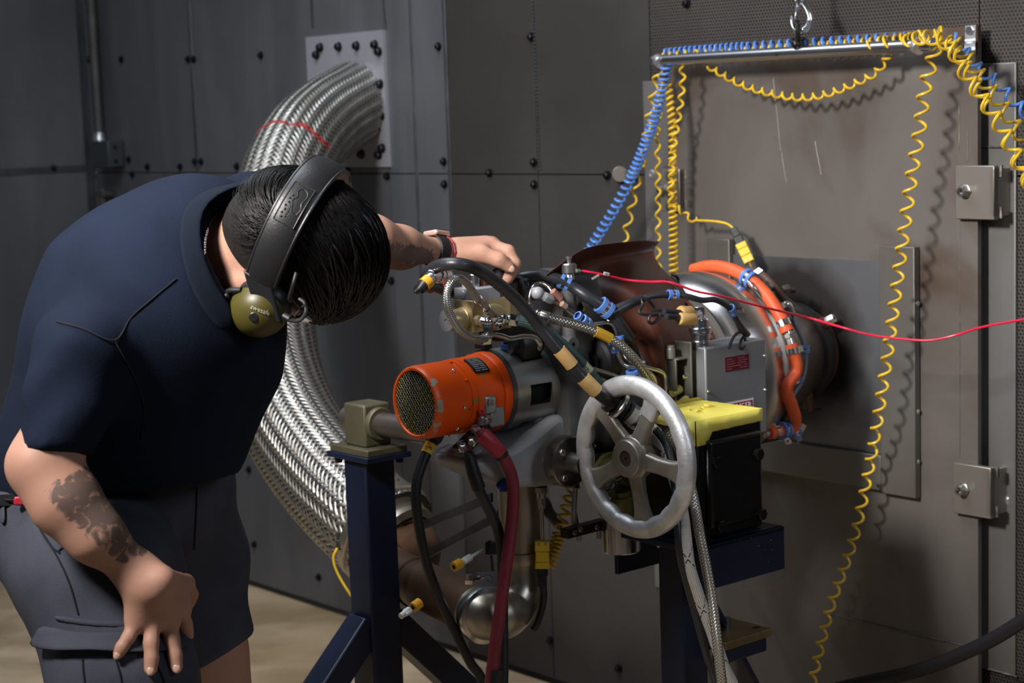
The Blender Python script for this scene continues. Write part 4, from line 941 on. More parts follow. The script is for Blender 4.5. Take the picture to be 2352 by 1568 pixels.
clampring(E(1797, 934, .125), E(1772, 970, .13) - E(1822, 905, .12), .0068, eng, .016)
pipe('cross_tube', [(1765, 888, .15), (1826, 872, .125)], .0036, m_tube, eng, smooth=False)
q = MB(); q.hexn(E(1768, 886, .15), E(1748, 892, .15) - E(1768, 886, .15), .0092, .016); q.build('tube_nut', m_tube, eng)
q = MB(); q.box(E(1745, 896, .15), .018, .018, .02, ED, WS, ZZ); q.hexn(E(1742, 908, .15), -ZZ, .0105, .016); q.cyl(E(1742, 918, .15), E(1742, 990, .15), .006); q.build('elbow_fitting', MATS['nut_steel'], eng, bevel=.002)
pipe('small_line', [(1792, 950, .10), (1850, 944, .06), (1888, 938, .03), (1895, 930, .02), (1886, 918, .01), (1868, 905, .0)], .0020, m_tube, eng)
pipe('small_line', [(1826, 843, .10), (1850, 841, .08), (1860, 846, .08), (1863, 858, .08), (1863, 872, .08)], .0036, m_tube, eng)
q = MB(); q.cyl(E(1850, 876, .06), E(1858, 940, .05), .011, .010); q.build('drain_leg', m_redlac, eng)
q = MB(); q.cyl(E(1880, 750, .06), E(1900, 738, .085), .017, .0115); bs = q.build('thermocouple_boss', m_redlac, eng)
q = MB(); q.hexn(E(1898, 739, .085), E(1910, 733, .095) - E(1898, 739, .085), .0095, .018, .005); q.build('boss_nut', m_tube, bs)
# hinge and saddle under the casing
q = MB(); q.box(E(1660, 1000, .02), .3, .05, .05, ED, WS, ZZ); q.build('mount_beam', m_gun, eng, bevel=.003)

# ------------------------------------------------------------------ starter generator
SC = E(955, 925); sg = thing('starter_generator', 'scuffed orange starter generator with mesh front in a slotted steel ring', 'starter', SC)
st0 = (SC - E0).dot(ED)
m_or = M('orange_paint', (.72, .078, .003), .40, 0, (.66, .068, .0025), 4, 6, .03, 60, c3=(.28, .15, .045), sc3=16., lo3=.68, hi3=.70, spec=.28)
m_chip = M('chipped_rim', (.66, .082, .004), .4, .1, (.33, .30, .26), 55, 5, lo=.56, hi=.60)
def slathe(name, prof, mt, par=None, seg=64, a0=0., a1=2 * PI, ang=35):
    q = MB(); q.lathe(SC, ED, [(r, h - st0) for r, h in prof], seg, a0, a1, up=ZZ); return q.build(name, mt, par or sg, ang=ang)
slathe('front_rim', [(.0520, 1.000), (.0520, 1.006), (.0535, 1.0085), (.0570, 1.008), (.0592, 1.004), (.0600, .998), (.0600, .9955)], m_chip)
slathe('front_cap', [(.0600, .9955), (.0604, .944), (.0598, .9425), (.0580, .9425)], m_or)
slathe('rear_body', [(.0590, .946), (.0590, .936), (.0612, .935), (.0615, .926), (.0608, .9255), (.0608, .9245), (.0618, .924), (.0626, .882), (.0650, .878), (.0650, .872), (.0635, .870), (.0665, .866), (.0672, .858), (.0672, .852)], m_or)
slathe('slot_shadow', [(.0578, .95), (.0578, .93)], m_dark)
# woven wire mesh over the front, dark fan behind it
slathe('fan_backing', [(0, .965), (.0525, .965), (.0525, 1.0)], M('fan_dark', (.010, .010, .011), .5, .3), seg=32)
q = MB()
for k in range(7):
    a = 2 * PI * k / 7; u_ = ZZ * math.cos(a) + WS * math.sin(a); w_ = ZZ * -math.sin(a) + WS * math.cos(a)
    q.box(SC - ED * .025 + u_ * .027, .034, .014, .003, u_, (w_ * .7 + ED * .7), (ED * .7 - w_ * .7))
tag(q.build('fan_blade', m_gun, sg), kind='stuff')
q = MB(); rm = .0525; n_ = 10
for s_ in (1, -1):
    u_ = (ZZ + WS * s_ * .9).normalized(); w_ = (WS * -s_ + ZZ * .9).normalized() if False else ED.cross(u_).normalized()
    for k in range(-n_, n_ + 1):
        o_ = k * rm / n_ * .985; hl_ = math.sqrt(max(rm * rm - o_ * o_, 0))
        if hl_ < .004: continue
        m_ = 28; q.tube([SC + ED * (.0005 + .0005 * s_ * math.sin(k * PI + j / m_ * PI * n_ * 2 * hl_ / rm)) + w_ * o_ + u_ * (-hl_ + 2 * hl_ * j / m_) for j in range(m_ + 1)], .00065, 4, cap=False)
tag(q.build('wire_mesh', M('mesh_wire', (.20, .195, .17), .45, .5, (.21, .185, .05), 40, 2), sg), kind='stuff')
# slots between the two orange shells, rivets, nameplate
for k in range(8):
    a = k * PI / 4 + .2; c = SC + ED * (.939 - st0) + (ZZ * math.cos(a) + WS * math.sin(a)) * .0600
    q = MB(); q.ball(c, .0028, nu=8, nv=6); q.build('shell_bracket', m_or, sg)
for a in (.62, 1.72, 2.42, 2.9):
    c = SC + ED * (.953 - st0) + (ZZ * math.cos(a) + WS * math.sin(a)) * .0600
    q = MB(); q.ball(c, .0036, .0036, .0036, nu=12, nv=8); q.build('rivet', m_shine, sg)
m_np = M('nameplate_black', (.02, .02, .022), .3, .3); m_npi = M('nameplate_grey', (.42, .43, .45), .35, .6)
def cylpatch(name, t0, t1, a0, a1, r, mt, par=None, chamfer=0):
    q = MB(); n = 10; vs = []; fs = []
    for i in range(n + 1):
        a = a0 + (a1 - a0) * i / n; nv = ZZ * math.cos(a) + WS * math.sin(a); c = chamfer if i in (0, n) else 0
        for t, rr in ((t0 - c, r), (t1 + c, r), (t1 + c, r - .002), (t0 - c, r - .002)): vs.append(SC + ED * (t - st0) + nv * rr)
    for i in range(n):
        for k in range(4): fs.append((i * 4 + k, i * 4 + (k + 1) % 4, i * 4 + 4 + (k + 1) % 4, i * 4 + 4 + k))
    fs += [(0, 3, 2, 1), (n * 4, n * 4 + 1, n * 4 + 2, n * 4 + 3)]
    q.add(vs, fs); return q.build(name, mt, par or sg)
NP = cylpatch('nameplate', .918, .886, .24, .86, .0637, m_np, None, .003)
q = MB(); rows_ = [(.29, .914, .890), (.36, .914, .906), (.36, .903, .890), (.43, .914, .890), (.50, .914, .902), (.50, .899, .890), (.57, .914, .890), (.64, .914, .903), (.64, .900, .890), (.71, .914, .890), (.78, .914, .905), (.78, .902, .890)]
for a, t0, t1 in rows_:
    n = 5; vs = []
    for da in (-.017, .017):
        nv = ZZ * math.cos(a + da) + WS * math.sin(a + da)
        vs += [SC + ED * (t0 - st0) + nv * .06395, SC + ED * (t1 - st0) + nv * .06395]
    q.add(vs, [(0, 1, 3, 2)])
tag(q.build('nameplate_lines', m_npi, NP), kind='stuff')
# clamp band, slotted steel ring
slathe('clamp_band', [(.0665, .856), (.0698, .855), (.0698, .847), (.0670, .846)], M('clamp_steel', (.16, .16, .165), .35, .9))
q = MB(); c = SC + ED * (.852 - st0) + ZZ * .0745 - WS * .01; q.box(c, .016, .028, .008, ED, WS, ZZ); q.hexn(c + ZZ * .004, ZZ, .005, .006, .002); q.build('clamp_toggle', m_gun, sg, bevel=.001)
def ring_slots(t0, t1, r, slots, mt):
    """a thick ring with square windows cut through it"""
    q = MB(); na = 72; th_ = .004; ts = [t0, t0 + (t1 - t0) * .30, t0 + (t1 - t0) * .78, t1]; rr = [r, r * 1.004, r * 1.03, r * 1.045]
    def pt(i, j, inn): 
        a = 2 * PI * i / na; return SC + ED * (ts[j] - st0) + (ZZ * math.cos(a) + WS * math.sin(a)) * (rr[j] - (th_ if inn else 0))
    def hole(i, j): return j == 1 and any((i - s) % na < 6 for s in slots)
    vs = [pt(i, j, inn) for inn in (0, 1) for j in range(4) for i in range(na)]
    ix = lambda i, j, inn: inn * 4 * na + j * na + i % na; fs = []
    for i in range(na):
        for j in range(3):
            if hole(i, j):
                if not hole((i - 1) % na, j): fs.append((ix(i, j, 0), ix(i, j + 1, 0), ix(i, j + 1, 1), ix(i, j, 1)))
                if not hole((i + 1) % na, j): fs.append((ix(i + 1, j, 1), ix(i + 1, j + 1, 1), ix(i + 1, j + 1, 0), ix(i + 1, j, 0)))
                fs += [(ix(i, j, 0), ix(i, j, 1), ix(i + 1, j, 1), ix(i + 1, j, 0)), (ix(i, j + 1, 1), ix(i, j + 1, 0), ix(i + 1, j + 1, 0), ix(i + 1, j + 1, 1))]
            else:
                fs += [(ix(i, j, 0), ix(i + 1, j, 0), ix(i + 1, j + 1, 0), ix(i, j + 1, 0)), (ix(i, j, 1), ix(i, j + 1, 1), ix(i + 1, j + 1, 1), ix(i + 1, j, 1))]
    q.add(vs, fs); return q.build('slotted_ring', mt, sg)
m_ring = M('ring_steel', (.52, .515, .50), .30, .9, (.40, .395, .385), 10, 5, stretch=(1, 1, 1), rvar=.15)
ring_slots(.847, .752, .0685, [3, 16, 28, 42, 56], m_ring)
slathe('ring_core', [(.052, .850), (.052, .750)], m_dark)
# terminal block, lugs and studs underneath
tb = E(1127, 944, .062)
m_al = M('bracket_alu', (.42, .425, .43), .35, .85, (.33, .335, .34), 10)
q = MB(); q.box(E(1125, 928, .060), .024, .010, .030, ED, WS * .8 - ZZ * .2, ZZ); q.box(E(1138, 955, .056), .030, .014, .034, ED, WS, ZZ); q.box(E(1112, 964, .062), .022, .012, .016, ED, WS, ZZ); q.build('terminal_bracket', m_al, sg, bevel=.003)
q = MB(); q.hexn(E(1127, 924, .067), WS - ZZ * .2, .0055, .005, .002); q.build('bracket_screw', m_shine, sg)
q = MB(); q.tube([E(1106, 938, .07), E(1113, 950, .07)], .0035, 10); q.build('red_sleeve_wire', M('crimson_sleeve', (.42, .02, .05), .4), sg)
q = MB(); q.tube([E(1112, 948, .07), E(1118, 958, .068)], .0016, 8); q.hexn(E(1117, 962, .070), WS, .006, .008, .003); q.cyl(E(1117, 962, .070), E(1108, 964, .085), .003); q.build('small_terminal', m_shine, sg)
for (x, y) in ((1095, 991), (1082, 1014), (1062, 1028)):
    q = MB(); p = E(x, y, .055); ax_ = (ED * .6 + WS * .7).normalized(); q.lathe(p, ax_, [(0, -.012), (.0125, -.012), (.0125, -.009), (.0095, -.009), (.0095, 0), (.0065, .001), (.0065, .008), (.0045, .010), (0, .010)], 6); q.build('terminal_nut', m_shine, sg)
q = MB(); q.box(E(1085, 1006, .045), .075, .018, .022, (ED * .75 + ZZ * -.45).normalized(), WS, (ZZ * .75 + ED * .45).normalized()); q.build('terminal_board', M('phenolic', (.02, .018, .015), .5), sg, bevel=.002)
# ------------------------------------------------------------------ valve block with its fittings
m_gold = M('gold_anodised', (.50, .39, .21), .38, .5, (.42, .32, .165), 14, 5, .02, 120)
m_gal = M('grey_anodised', (.33, .33, .35), .45, .4, (.28, .28, .30), 12)
vb = thing('fuel_control_valve', 'brass coloured valve block with round plunger and steel fittings under the hand', 'valve', E(1085, 730, .12))
VO = .12
def ebox(name, near, wl, wr, h, mt, par, bevel=.0015):
    """box whose near upright edge starts at `near` (top); wl runs back along the left face, wr along the right face"""
    p = Ept(near); c = p - WS * wl / 2 - ED * wr / 2 - ZZ * h / 2
    q = MB(); q.box(c, wr, wl, h, ED, WS, ZZ); return q.build(name, mt, par, bevel=bevel)
ebox('lower_block', (1085, 691, VO), .046, .078, .050, m_gold, vb)
ebox('upper_block', (1086, 664, VO), .048, .056, .0215, m_gal, vb)
ebox('back_block', (1148, 683, VO - .01), .06, .035, .05, m_gold, vb)
q = MB(); p = E(1152, 698, VO - .009); q.lathe(p, WS, [(.0, .0004), (.003, .0004)], 10); q.box(E(1148, 692, VO - .012), .022, .008, .020, ED, WS, ZZ); q.build('block_recess', MATS['olive_anodised'], vb)
q = MB(); p = E(1063, 675, VO - .024); p = Ept((1086, 664, VO)) - WS * .026 - ZZ * .010 + ED * .0004; q.lathe(p, ED, [(0, .001), (.0062, .001), (.0068, 0)], 20); q.build('round_plug', m_gal, vb)
pc_ = Ept((1085, 691, VO)) - WS * .024 - ZZ * .029
q = MB(); q.lathe(pc_, ED, [(.0185, 0), (.0185, .004), (.0172, .005), (.0172, .026), (.0165, .027)], 32); pg = q.build('plunger', m_gold, vb)
q = MB(); q.lathe(pc_, ED, [(.0165, .026), (.0178, .027), (.0178, .034), (.0165, .0355), (.003, .0355), (.003, .033), (0, .033)], 32); q.build('plunger_cap', m_gal, pg)
q = MB(); p = Ept((1085, 691, VO)) - ED * .008 - ZZ * .031; q.lathe(p, WS, [(.0085, 0), (.0088, .003), (.0080, .004), (.0080, .010), (0, .010)], 20); q.build('gold_port', m_gold, vb)
q = MB(); q.hexn(p + WS * .010, WS, .0085, .007); q.cyl(p + WS * .017, p + WS * .026, .0055); q.build('port_nut', MATS['nut_steel'], vb)
t0 = E(1122, 738, VO + .03)
q = MB(); q.ball(t0, .0075); q.cyl(t0, E(1106, 735, VO + .02), .006); q.cyl(t0, E(1122, 752, VO + .03), .0062); q.hexn(E(1121, 750, VO + .03), -ZZ, .0085, .016); q.cyl(E(1121, 768, VO + .03), E(1118, 776, VO + .03), .007); q.build('swivel_elbow', m_shine, vb)
q = MB(); q.hexn(E(1124, 777, VO + .03), ED * .6 + CR * -.5, .0098, .012, .0055); q.build('elbow_nut', m_tube, vb)
c_ = E(1145, 729, VO + .015)
q = MB(); q.lathe(c_ - WS * .02, WS, [(.0, .0), (.021, 0), (.021, .014), (.018, .016), (0, .016)], 28); q.build('side_boss', m_gold, vb)
d_ = (E(1195, 736, VO + .03) - E(1140, 729, VO + .02)).normalized(); p = E(1128, 728, VO + .02)
q = MB()
for t, r, l, sg in ((0, .0075, .010, 6), (.010, .0055, .008, 16), (.018, .0082, .006, 6), (.024, .0065, .005, 16), (.029, .0105, .022, 6)):
    q.lathe(p + d_ * t, d_, [(0, 0), (r * .93, 0), (r, .0012), (r, l - .0012), (r * .93, l), (0, l)], sg)
q.build('adapter_fitting', m_shine, vb)
q = MB(); q.hexn(E(1140, 744, VO + .02), WS - ZZ * .4, .007, .01, .003); q.build('small_nut', MATS['nut_steel'], vb)
# steel canisters behind the upper block, the dark knob in the fingers
for (x, y0, y1, r, mt_) in ((1090, 628, 664, .0085, m_shine), (1110, 626, 662, .006, M('copper_can', (.30, .13, .1), .3, .9)), (1070, 648, 664, .006, m_gal)):
    q = MB(); a_, b_ = E(x, y1, VO - .03), E(x, y0, VO - .03); q.lathe(a_, ZZ, [(0, 0), (r, 0), (r, (b_ - a_).length * .92), (r * .8, (b_ - a_).length), (0, (b_ - a_).length)], 18); q.build('solenoid_can', mt_, vb)
q = MB(); p = E(1152, 668, VO - .05); q.lathe(p, ZZ, [(0, 0), (.012, 0), (.012, .016), (.009, .018), (.009, .022), (.014, .023), (.014, .034), (.011, .036), (0, .036)], 20); q.build('adjuster_knob', m_black, vb)
q = MB(); q.box(E(1140, 672, VO - .06), .06, .04, .03, ED, WS, ZZ); q.build('valve_foot', m_gun, vb, bevel=.002)
q = MB(); q.box(E(1160, 752, VO - .03), .07, .05, .035, ED, WS, ZZ); q.build('lower_foot', m_gun, vb, bevel=.002)

# sharp-cornered connector tube with yellow band, above the valve
cn = thing('cable_connector', 'chrome elbow connector with yellow band on a black curl above the valve block', 'connector', E(1010, 635, .12))
q = MB(); a_, b_ = E(990, 634, .14), E(1062, 629, .10); d_ = (b_ - a_).normalized()
for t, r, l in ((-.004, .0095, .024), (.020, .0115, .010), (.031, .0120, .004), (.036, .010, .016)): q.lathe(a_ + d_ * t, d_, [(0, 0), (r * .9, 0), (r, .001), (r, l - .001), (r * .9, l), (0, l)], 20)
q.build('chrome_barrel', m_shine, cn)
q = MB(); a2 = E(994, 636, .14); b2 = E(972, 655, .14); d2 = b2 - a2; q.cyl(a2, a2 + d2 * .45, .0095); q.build('barrel_neck', MATS['nut_steel'], cn)
q = MB(); q.lathe(a2 + d2 * .4, d2, [(0, 0), (.0105, 0), (.0105, d2.length * .55), (0, d2.length * .55)], 18); q.build('yellow_band', M('amber_tape', (.60, .29, .01), .4), cn)
q = MB(); q.tube(catmull([E(973, 654, .14), E(960, 666, .14), E(950, 672, .14)], 6), [.010, .009, .008, .007, .006, .005, .004, .0035, .003, .003, .002, .001, .001][:13], 12); q.build('boot', m_black, cn)
q = MB(); q.tube(catmull([E(962, 664, .13), E(985, 655, .10), E(1010, 662, .07), E(1040, 673, .05), E(1060, 672, .03)], 6), .0085, 12); q.build('black_lead', m_black, cn)
q = MB(); q.tube(catmull([E(1018, 640, .15), E(1020, 652, .15), E(1024, 668, .15), E(1026, 690, .14)], 5), .0014, 6); q.build('red_tie', M('maroon_cord', (.25, .015, .03), .6), cn)

# ------------------------------------------------------------------ hoses and cables round the engine
def hose_thing(name, label, cat, pts, r, mt, n=8, seg=16, part='hose_body', u=True):
    pp = catmull([Ept(q) for q in pts], n); t = thing(name, label, cat, pp[len(pp) // 2])
    q = MB(); q.tube(pp, r, seg); q.build(part, mt, t); return t, pp
def band(par, pp, i0, i1, r, mt, name='band'):
    q = MB(); q.tube(pp[i0:i1 + 1], r, 18); return q.build(name, mt, par)
def near_i(pp, x, y, off):
    p = E(x, y, off); return min(range(len(pp)), key=lambda i: (pp[i] - p).length_squared)
m_blk = M('black_cable', (.016, .017, .021), .38, 0, (.022, .023, .028), 30, 4, .25, 90)
lp_, pp = hose_thing('braided_loop_hose', 'thin steel-braided hose making a loop in front of the valve block', 'hose', [(1118, 777, .15), (1100, 778, .16), (1082, 775, .165), (1055, 755, .17), (1034, 722, .17), (1026, 692, .17), (1029, 663, .17), (1042, 643, .17), (1058, 640, .17), (1074, 652, .165), (1090, 676, .16), (1100, 690, .155)], .0062, weave('loop_braid', (.60, .59, .56), (.16, .15, .14), 14, 300, .3, 1., .7, .0007))
q = MB(); a_, b_ = E(1098, 687, .156), E(1134, 724, .14); d_ = (b_ - a_).normalized(); L_ = (b_ - a_).length
for t, l, r, sg in ((0, .2, .0075, 18), (.2, .25, .0078, 6), (.45, .1, .0055, 16), (.55, .22, .0080, 6), (.77, .23, .006, 16)): q.lathe(a_ + d_ * L_ * t, d_, [(0, 0), (r, 0), (r, L_ * l * .96), (0, L_ * l * .96)], sg)
q.build('hose_end_fitting', M('warm_steel', (.45, .38, .32), .3, .95), lp_)
bc, pp = hose_thing('thick_black_cable', 'thick black cable arching under the wrist down to the handwheel, with two tan bands', 'cable', [(988, 660, .06), (979, 642, .085), (990, 620, .12), (1020, 607, .165), (1060, 607, .19), (1098, 620, .19), (1140, 648, .19), (1180, 682, .19), (1212, 716, .19), (1240, 750, .19), (1270, 788, .20), (1298, 820, .21), (1330, 858, .22), (1355, 884, .23), (1380, 908, .235), (1410, 930, .22)], .0098, m_blk)
i0, i1 = near_i(pp, 1283, 803, .205), near_i(pp, 1313, 838, .215); band(bc, pp, i0, i1, .0112, m_tan, 'tan_band')
i0, i1 = near_i(pp, 1340, 869, .225), near_i(pp, 1368, 897, .232); band(bc, pp, i0, i1, .0122, m_tan, 'tan_band')
gh, pp = hose_thing('green_hose', 'dark green woven hose running from the valve block towards the handwheel', 'hose', [(1190, 736, .16), (1215, 742, .17), (1245, 757, .18), (1275, 778, .19), (1305, 803, .195), (1335, 835, .20), (1362, 865, .205), (1385, 895, .20)], .0092, weave('green_weave', (.030, .075, .070), (.008, .020, .020), 16, 360, .6, 0, .7, .0008))
i0, i1 = near_i(pp, 1337, 837, .20), near_i(pp, 1353, 855, .205); bd = band(gh, pp, i0, i1, .0096, M('marker_sleeve', (.30, .33, .22), .4), 'marker_sleeve')
tp = pp[(i0 + i1) // 2]; td = (pp[i1] - pp[i0]).normalized(); vd = (EYE - tp).normalized(); text_mesh('hose_number', '13', .009, tp + vd * .0099, td, vd.cross(td), M('ink', (.02, .02, .02), .6), bd)
sh, pp = hose_thing('steel_braided_hose', 'bright steel-braided hose with an amber sleeve passing behind the handwheel rim', 'hose', [(1248, 727, .17), (1280, 735, .18), (1320, 745, .19), (1362, 759, .20), (1402, 778, .21), (1440, 806, .22), (1468, 838, .225), (1488, 868, .225), (1505, 898, .22), (1520, 930, .2)], .0078, weave('steel_braid', (.68, .66, .62), (.10, .095, .09), 9, 170, .28, 1., .8, .0009))
i0, i1 = near_i(pp, 1366, 761, .20), near_i(pp, 1404, 779, .21); band(sh, pp, i0, i1, .0088, M('amber_sleeve', (.46, .27, .02), .3, .2, (.36, .20, .015), 20), 'amber_sleeve')
q = MB(); a_, b_ = E(1212, 717, .15), E(1262, 731, .175); d_ = (b_ - a_).normalized(); L_ = (b_ - a_).length
for t, l, r, sg in ((0, .25, .0085, 6), (.25, .12, .0065, 16), (.37, .08, .0095, 16), (.46, .10, .0075, 16), (.56, .44, .0098, 20)): q.lathe(a_ + d_ * L_ * t, d_, [(0, 0), (r * .94, 0), (r, .001), (r, L_ * l * .95), (r * .94, L_ * l * .98), (0, L_ * l)], sg)
q.build('hose_end_fitting', m_tube, sh)
# taped loom that forks
lm, pp = hose_thing('taped_wire_loom', 'black taped wire loom that forks at a blue clamp in front of the brown intake', 'cable', [(1175, 648, .04), (1200, 637, .06), (1240, 632, .08), (1280, 641, .10), (1320, 662, .12), (1350, 682, .14), (1385, 704, .155), (1405, 722, .16), (1425, 748, .165), (1446, 778, .165)], .0098, m_blk)
pb_ = catmull([E(1405, 720, .16), E(1425, 708, .165), E(1448, 697, .17), (E(1474, 686, .17))], 6); q = MB(); q.tube(pb_, [.010 - .0025 * i / (len(pb_) - 1) for i in range(len(pb_))], 14); q.build('fork_branch', m_blk, lm)
pt_ = catmull([E(1470, 687, .17), E(1500, 679, .18), E(1545, 677, .19), E(1580, 681, .20), E(1612, 689, .205), E(1640, 688, .21), E(1662, 697, .21), E(1680, 712, .205), E(1692, 735, .20), E(1705, 757, .195), E(1718, 768, .19)], 7)
q = MB(); q.tube(pt_, [.0052] * (len(pt_) - 14) + [.0052 + .0018 * math.sin(PI * i / 13) for i in range(14)], 12); q.build('thin_branch', m_blk, lm)
q = MB(); q.tube(catmull([E(1444, 775, .165), E(1456, 800, .15), E(1466, 830, .13), E(1472, 850, .11)], 6), .0065, 12); q.build('tail_branch', m_black, lm)
for pts in ([(1472, 686, .175), (1476, 700, .18), (1468, 716, .185), (1480, 722, .19), (1510, 723, .195), (1535, 726, .20), (1560, 730, .20)], [(1474, 684, .175), (1490, 690, .18), (1502, 706, .18), (1500, 712, .185), (1518, 713, .19), (1540, 716, .195), (1560, 717, .19)], [(1510, 722, .20), (1494, 725, .20), (1490, 738, .20), (1500, 742, .20), (1512, 732, .20), (1516, 722, .20)],
            [(1716, 767, .19), (1700, 762, .195), (1684, 775, .20), (1674, 800, .20)], [(1716, 768, .19), (1704, 778, .195), (1698, 795, .20), (1706, 800, .20), (1712, 784, .195), (1708, 764, .19)], [(1543, 630, .03), (1553, 634, .04), (1558, 643, .04), (1555, 656, .045)]):
    q = MB(); q.tube(catmull([Ept(k) for k in pts], 7), .0027, 9); q.build('thin_wire', m_black, lm)
for (x, y, o1, ln) in ((1535, 716, .20, .0), (1540, 727, .205, .0)):
    q = MB(); q.tube([E(x - 10, y - 1, o1), E(x + 26, y + 2, o1)], .0052, 12); q.build('wire_boot', m_blk, lm)
for (xa, ya, xb, yb, o1, txt) in ((1562, 716, 1588, 717, .195, 0), (1559, 732, 1594, 733, .205, 1)):
    a_, b_ = E(xa, ya, o1), E(xb, yb, o1); q = MB(); L_ = (b_ - a_).length; q.lathe(a_, b_ - a_, [(0, 0), (.0095, 0), (.0108, .003), (.0098, L_ * .5), (.0108, L_ - .003), (.0095, L_), (0, L_)], 20); hs = q.build('tan_sleeve', m_tan, lm)
    if txt:
        m_ = (a_ + b_) / 2; dx = (b_ - a_).normalized(); vd = (EYE - m_).normalized(); text_mesh('sleeve_print', 'EXCITER', .0058, m_ + vd * .0106, dx, vd.cross(dx), MATS['ink'], hs)
clampring(E(1389, 707, .157), E(1405, 722, .16) - E(1370, 694, .15), .0104, lm, .022)
clampring(E(1545, 677, .19), E(1560, 678, .194) - E(1530, 677, .187), .0062, lm, .018)
clampring(E(1681, 713, .204), E(1692, 735, .20) - E(1670, 702, .21), .0058, lm, .018, tab=CR)
clampring(E(1297, 648, .105), E(1320, 662, .12) - E(1280, 641, .10), .0098, lm, .018)
for (x, y, o_, dv, r_) in ((1333, 730, .165, (1345, 741), .0055), (1345, 737, .17, (1360, 748), .0058), (1424, 782, .175, (1426, 800), .005), (1410, 797, .185, (1414, 810), .005), (1456, 861, .20, (1459, 880), .009)):
    clampring(E(x, y, o_), E(dv[0], dv[1], o_) - E(x, y, o_), r_, eng, .016)
# red lead with its white tag
rw, pp = hose_thing('red_wire', 'thin red wire slung across the engine to the far side with a white tag', 'wire', [(1338, 622, .12), (1350, 624, .125), (1372, 628, .13), (1400, 634, .135), (1440, 643, .14), (1490, 647, .16), (1530, 647, .18), (1560, 655, .19), (1600, 669, .20), (1660, 681, .21), (1730, 699, .21), (1800, 716, .21), (1870, 733, .215), W(1935, 752, .30), W(2000, 769, .27), W(2080, 779, .24), W(2140, 781, .22), W(2200, 768, .20), W(2260, 750, .20), W(2360, 732, .20)], .0021, m_wire, 8, 8, 'wire_body')
q = MB(); a_, b_ = E(1316, 622, .12), E(1340, 622, .12); L_ = (b_ - a_).length; q.lathe(a_, b_ - a_, [(0, 0), (.0015, 0), (.0015, L_ * .25), (.0035, L_ * .27), (.0035, L_ * .6), (.0016, L_ * .62), (.0016, L_), (0, L_)], 12); q.build('crimp_end', m_zinc, rw)
q = MB(); p = E(1393, 629, .137); dx = (E(1410, 633, .137) - p).normalized(); vd = (EYE - p).normalized(); q.box(p, .0135, .0025, .0078, dx, vd, vd.cross(dx)); tg = q.build('white_tag', M('tag_white', (.78, .78, .76), .5), rw, bevel=.0008)
text_mesh('tag_mark', '0', .004, p + vd * .0016, dx, vd.cross(dx), MATS['ink'], tg)
q = MB(); p = E(1368, 636, .135); dx = (E(1378, 628, .135) - E(1358, 640, .135)).normalized(); q.box(p, .018, .002, .005, dx, vd, vd.cross(dx)); q.build('clear_tag', M('clear_tag', (.30, .25, .2), .3), rw, bevel=.0006)

# ------------------------------------------------------------------ ignition box
ib = thing('ignition_exciter_box', 'grey metal ignition box with red warning labels behind the yellow tape', 'box', E(1620, 860, .2))
IO = .20; bt = .035
def IB(u, v, w):           # u towards the left along the engine, v towards the viewer, w up; a little skewed like the engine
    return E(1620, 799, IO) + ED * u + WS * v + ZZ * w
q = MB(); q.add([IB(a + c * bt * .12, b, c) for a in (-.152, 0) for b in (-.105, 0) for c in (-.165, 0)], [(0, 1, 3, 2), (4, 6, 7, 5), (0, 4, 5, 1), (2, 3, 7, 6), (0, 2, 6, 4), (1, 5, 7, 3)])
q.build('box_shell', M('ignition_grey', (.27, .28, .30), .45, .55, (.22, .23, .245), 8, 5, .02, 90), ib, bevel=.0025)
m_lred = M('label_red', (.30, .008, .035), .4); m_lmar = M('label_maroon', (.10, .006, .018), .4); m_lwh = M('label_white', (.72, .72, .72), .45)
def plate_(par, name, u0, u1, w0, w1, mt, e=.0005, rnd=0):
    q = MB(); q.box(IB((u0 + u1) / 2, e / 2 + .0002, (w0 + w1) / 2), abs(u1 - u0), e, abs(w1 - w0), ED, WS, ZZ); return q.build(name, mt, par)
l1 = plate_(ib, 'data_plate', -.048, -.108, -.022, -.047, m_lmar)
q = MB()
for k, (ua, ub) in enumerate(((-.052, -.066), (-.052, -.070), (-.052, -.072), (-.052, -.088), (-.052, -.064))):
    q.box(IB((ua + ub) / 2, .0009, -.026 - .0042 * k), abs(ub - ua), .0003, .0011, ED, WS, ZZ)
for k, (ua, ub) in enumerate(((-.080, -.097), (-.082, -.103), (-.080, -.100), (-.094, -.103), (-.086, -.103))): q.box(IB((ua + ub) / 2, .0009, -.026 - .0042 * k), abs(ub - ua), .0003, .0011, ED, WS, ZZ)
tag(q.build('plate_print', M('plate_print', (.30, .10, .12), .5), l1), kind='stuff')
l2 = plate_(ib, 'danger_label', -.046, -.118, -.100, -.152, m_lwh); 
q = MB(); q.box(IB(-.082, .0010, -.127), .066, .0004, .048, ED, WS, ZZ); l3 = q.build('danger_red', m_lred, l2)
text_mesh('danger_print', 'DANGER', .0150, IB(-.082, .0014, -.111), -ED, ZZ, m_lwh, l2)
q = MB()
for k in range(5): q.box(IB(-.082 + .002 * (k % 2), .0014, -.122 - .0042 * k), .058 - .006 * (k % 3), .0003, .0009, ED, WS, ZZ)
tag(q.build('warning_lines', M('warning_lines', (.52, .22, .26), .5), l2), kind='stuff')
for (u, v, w) in ((-.004, .0005, -.075), (-.148, .0005, -.09), (-.148, .0005, -.03)):
    q = MB(); q.ball(IB(u, v, w), .0032, nu=10, nv=6); q.build('box_screw', m_shine, ib)
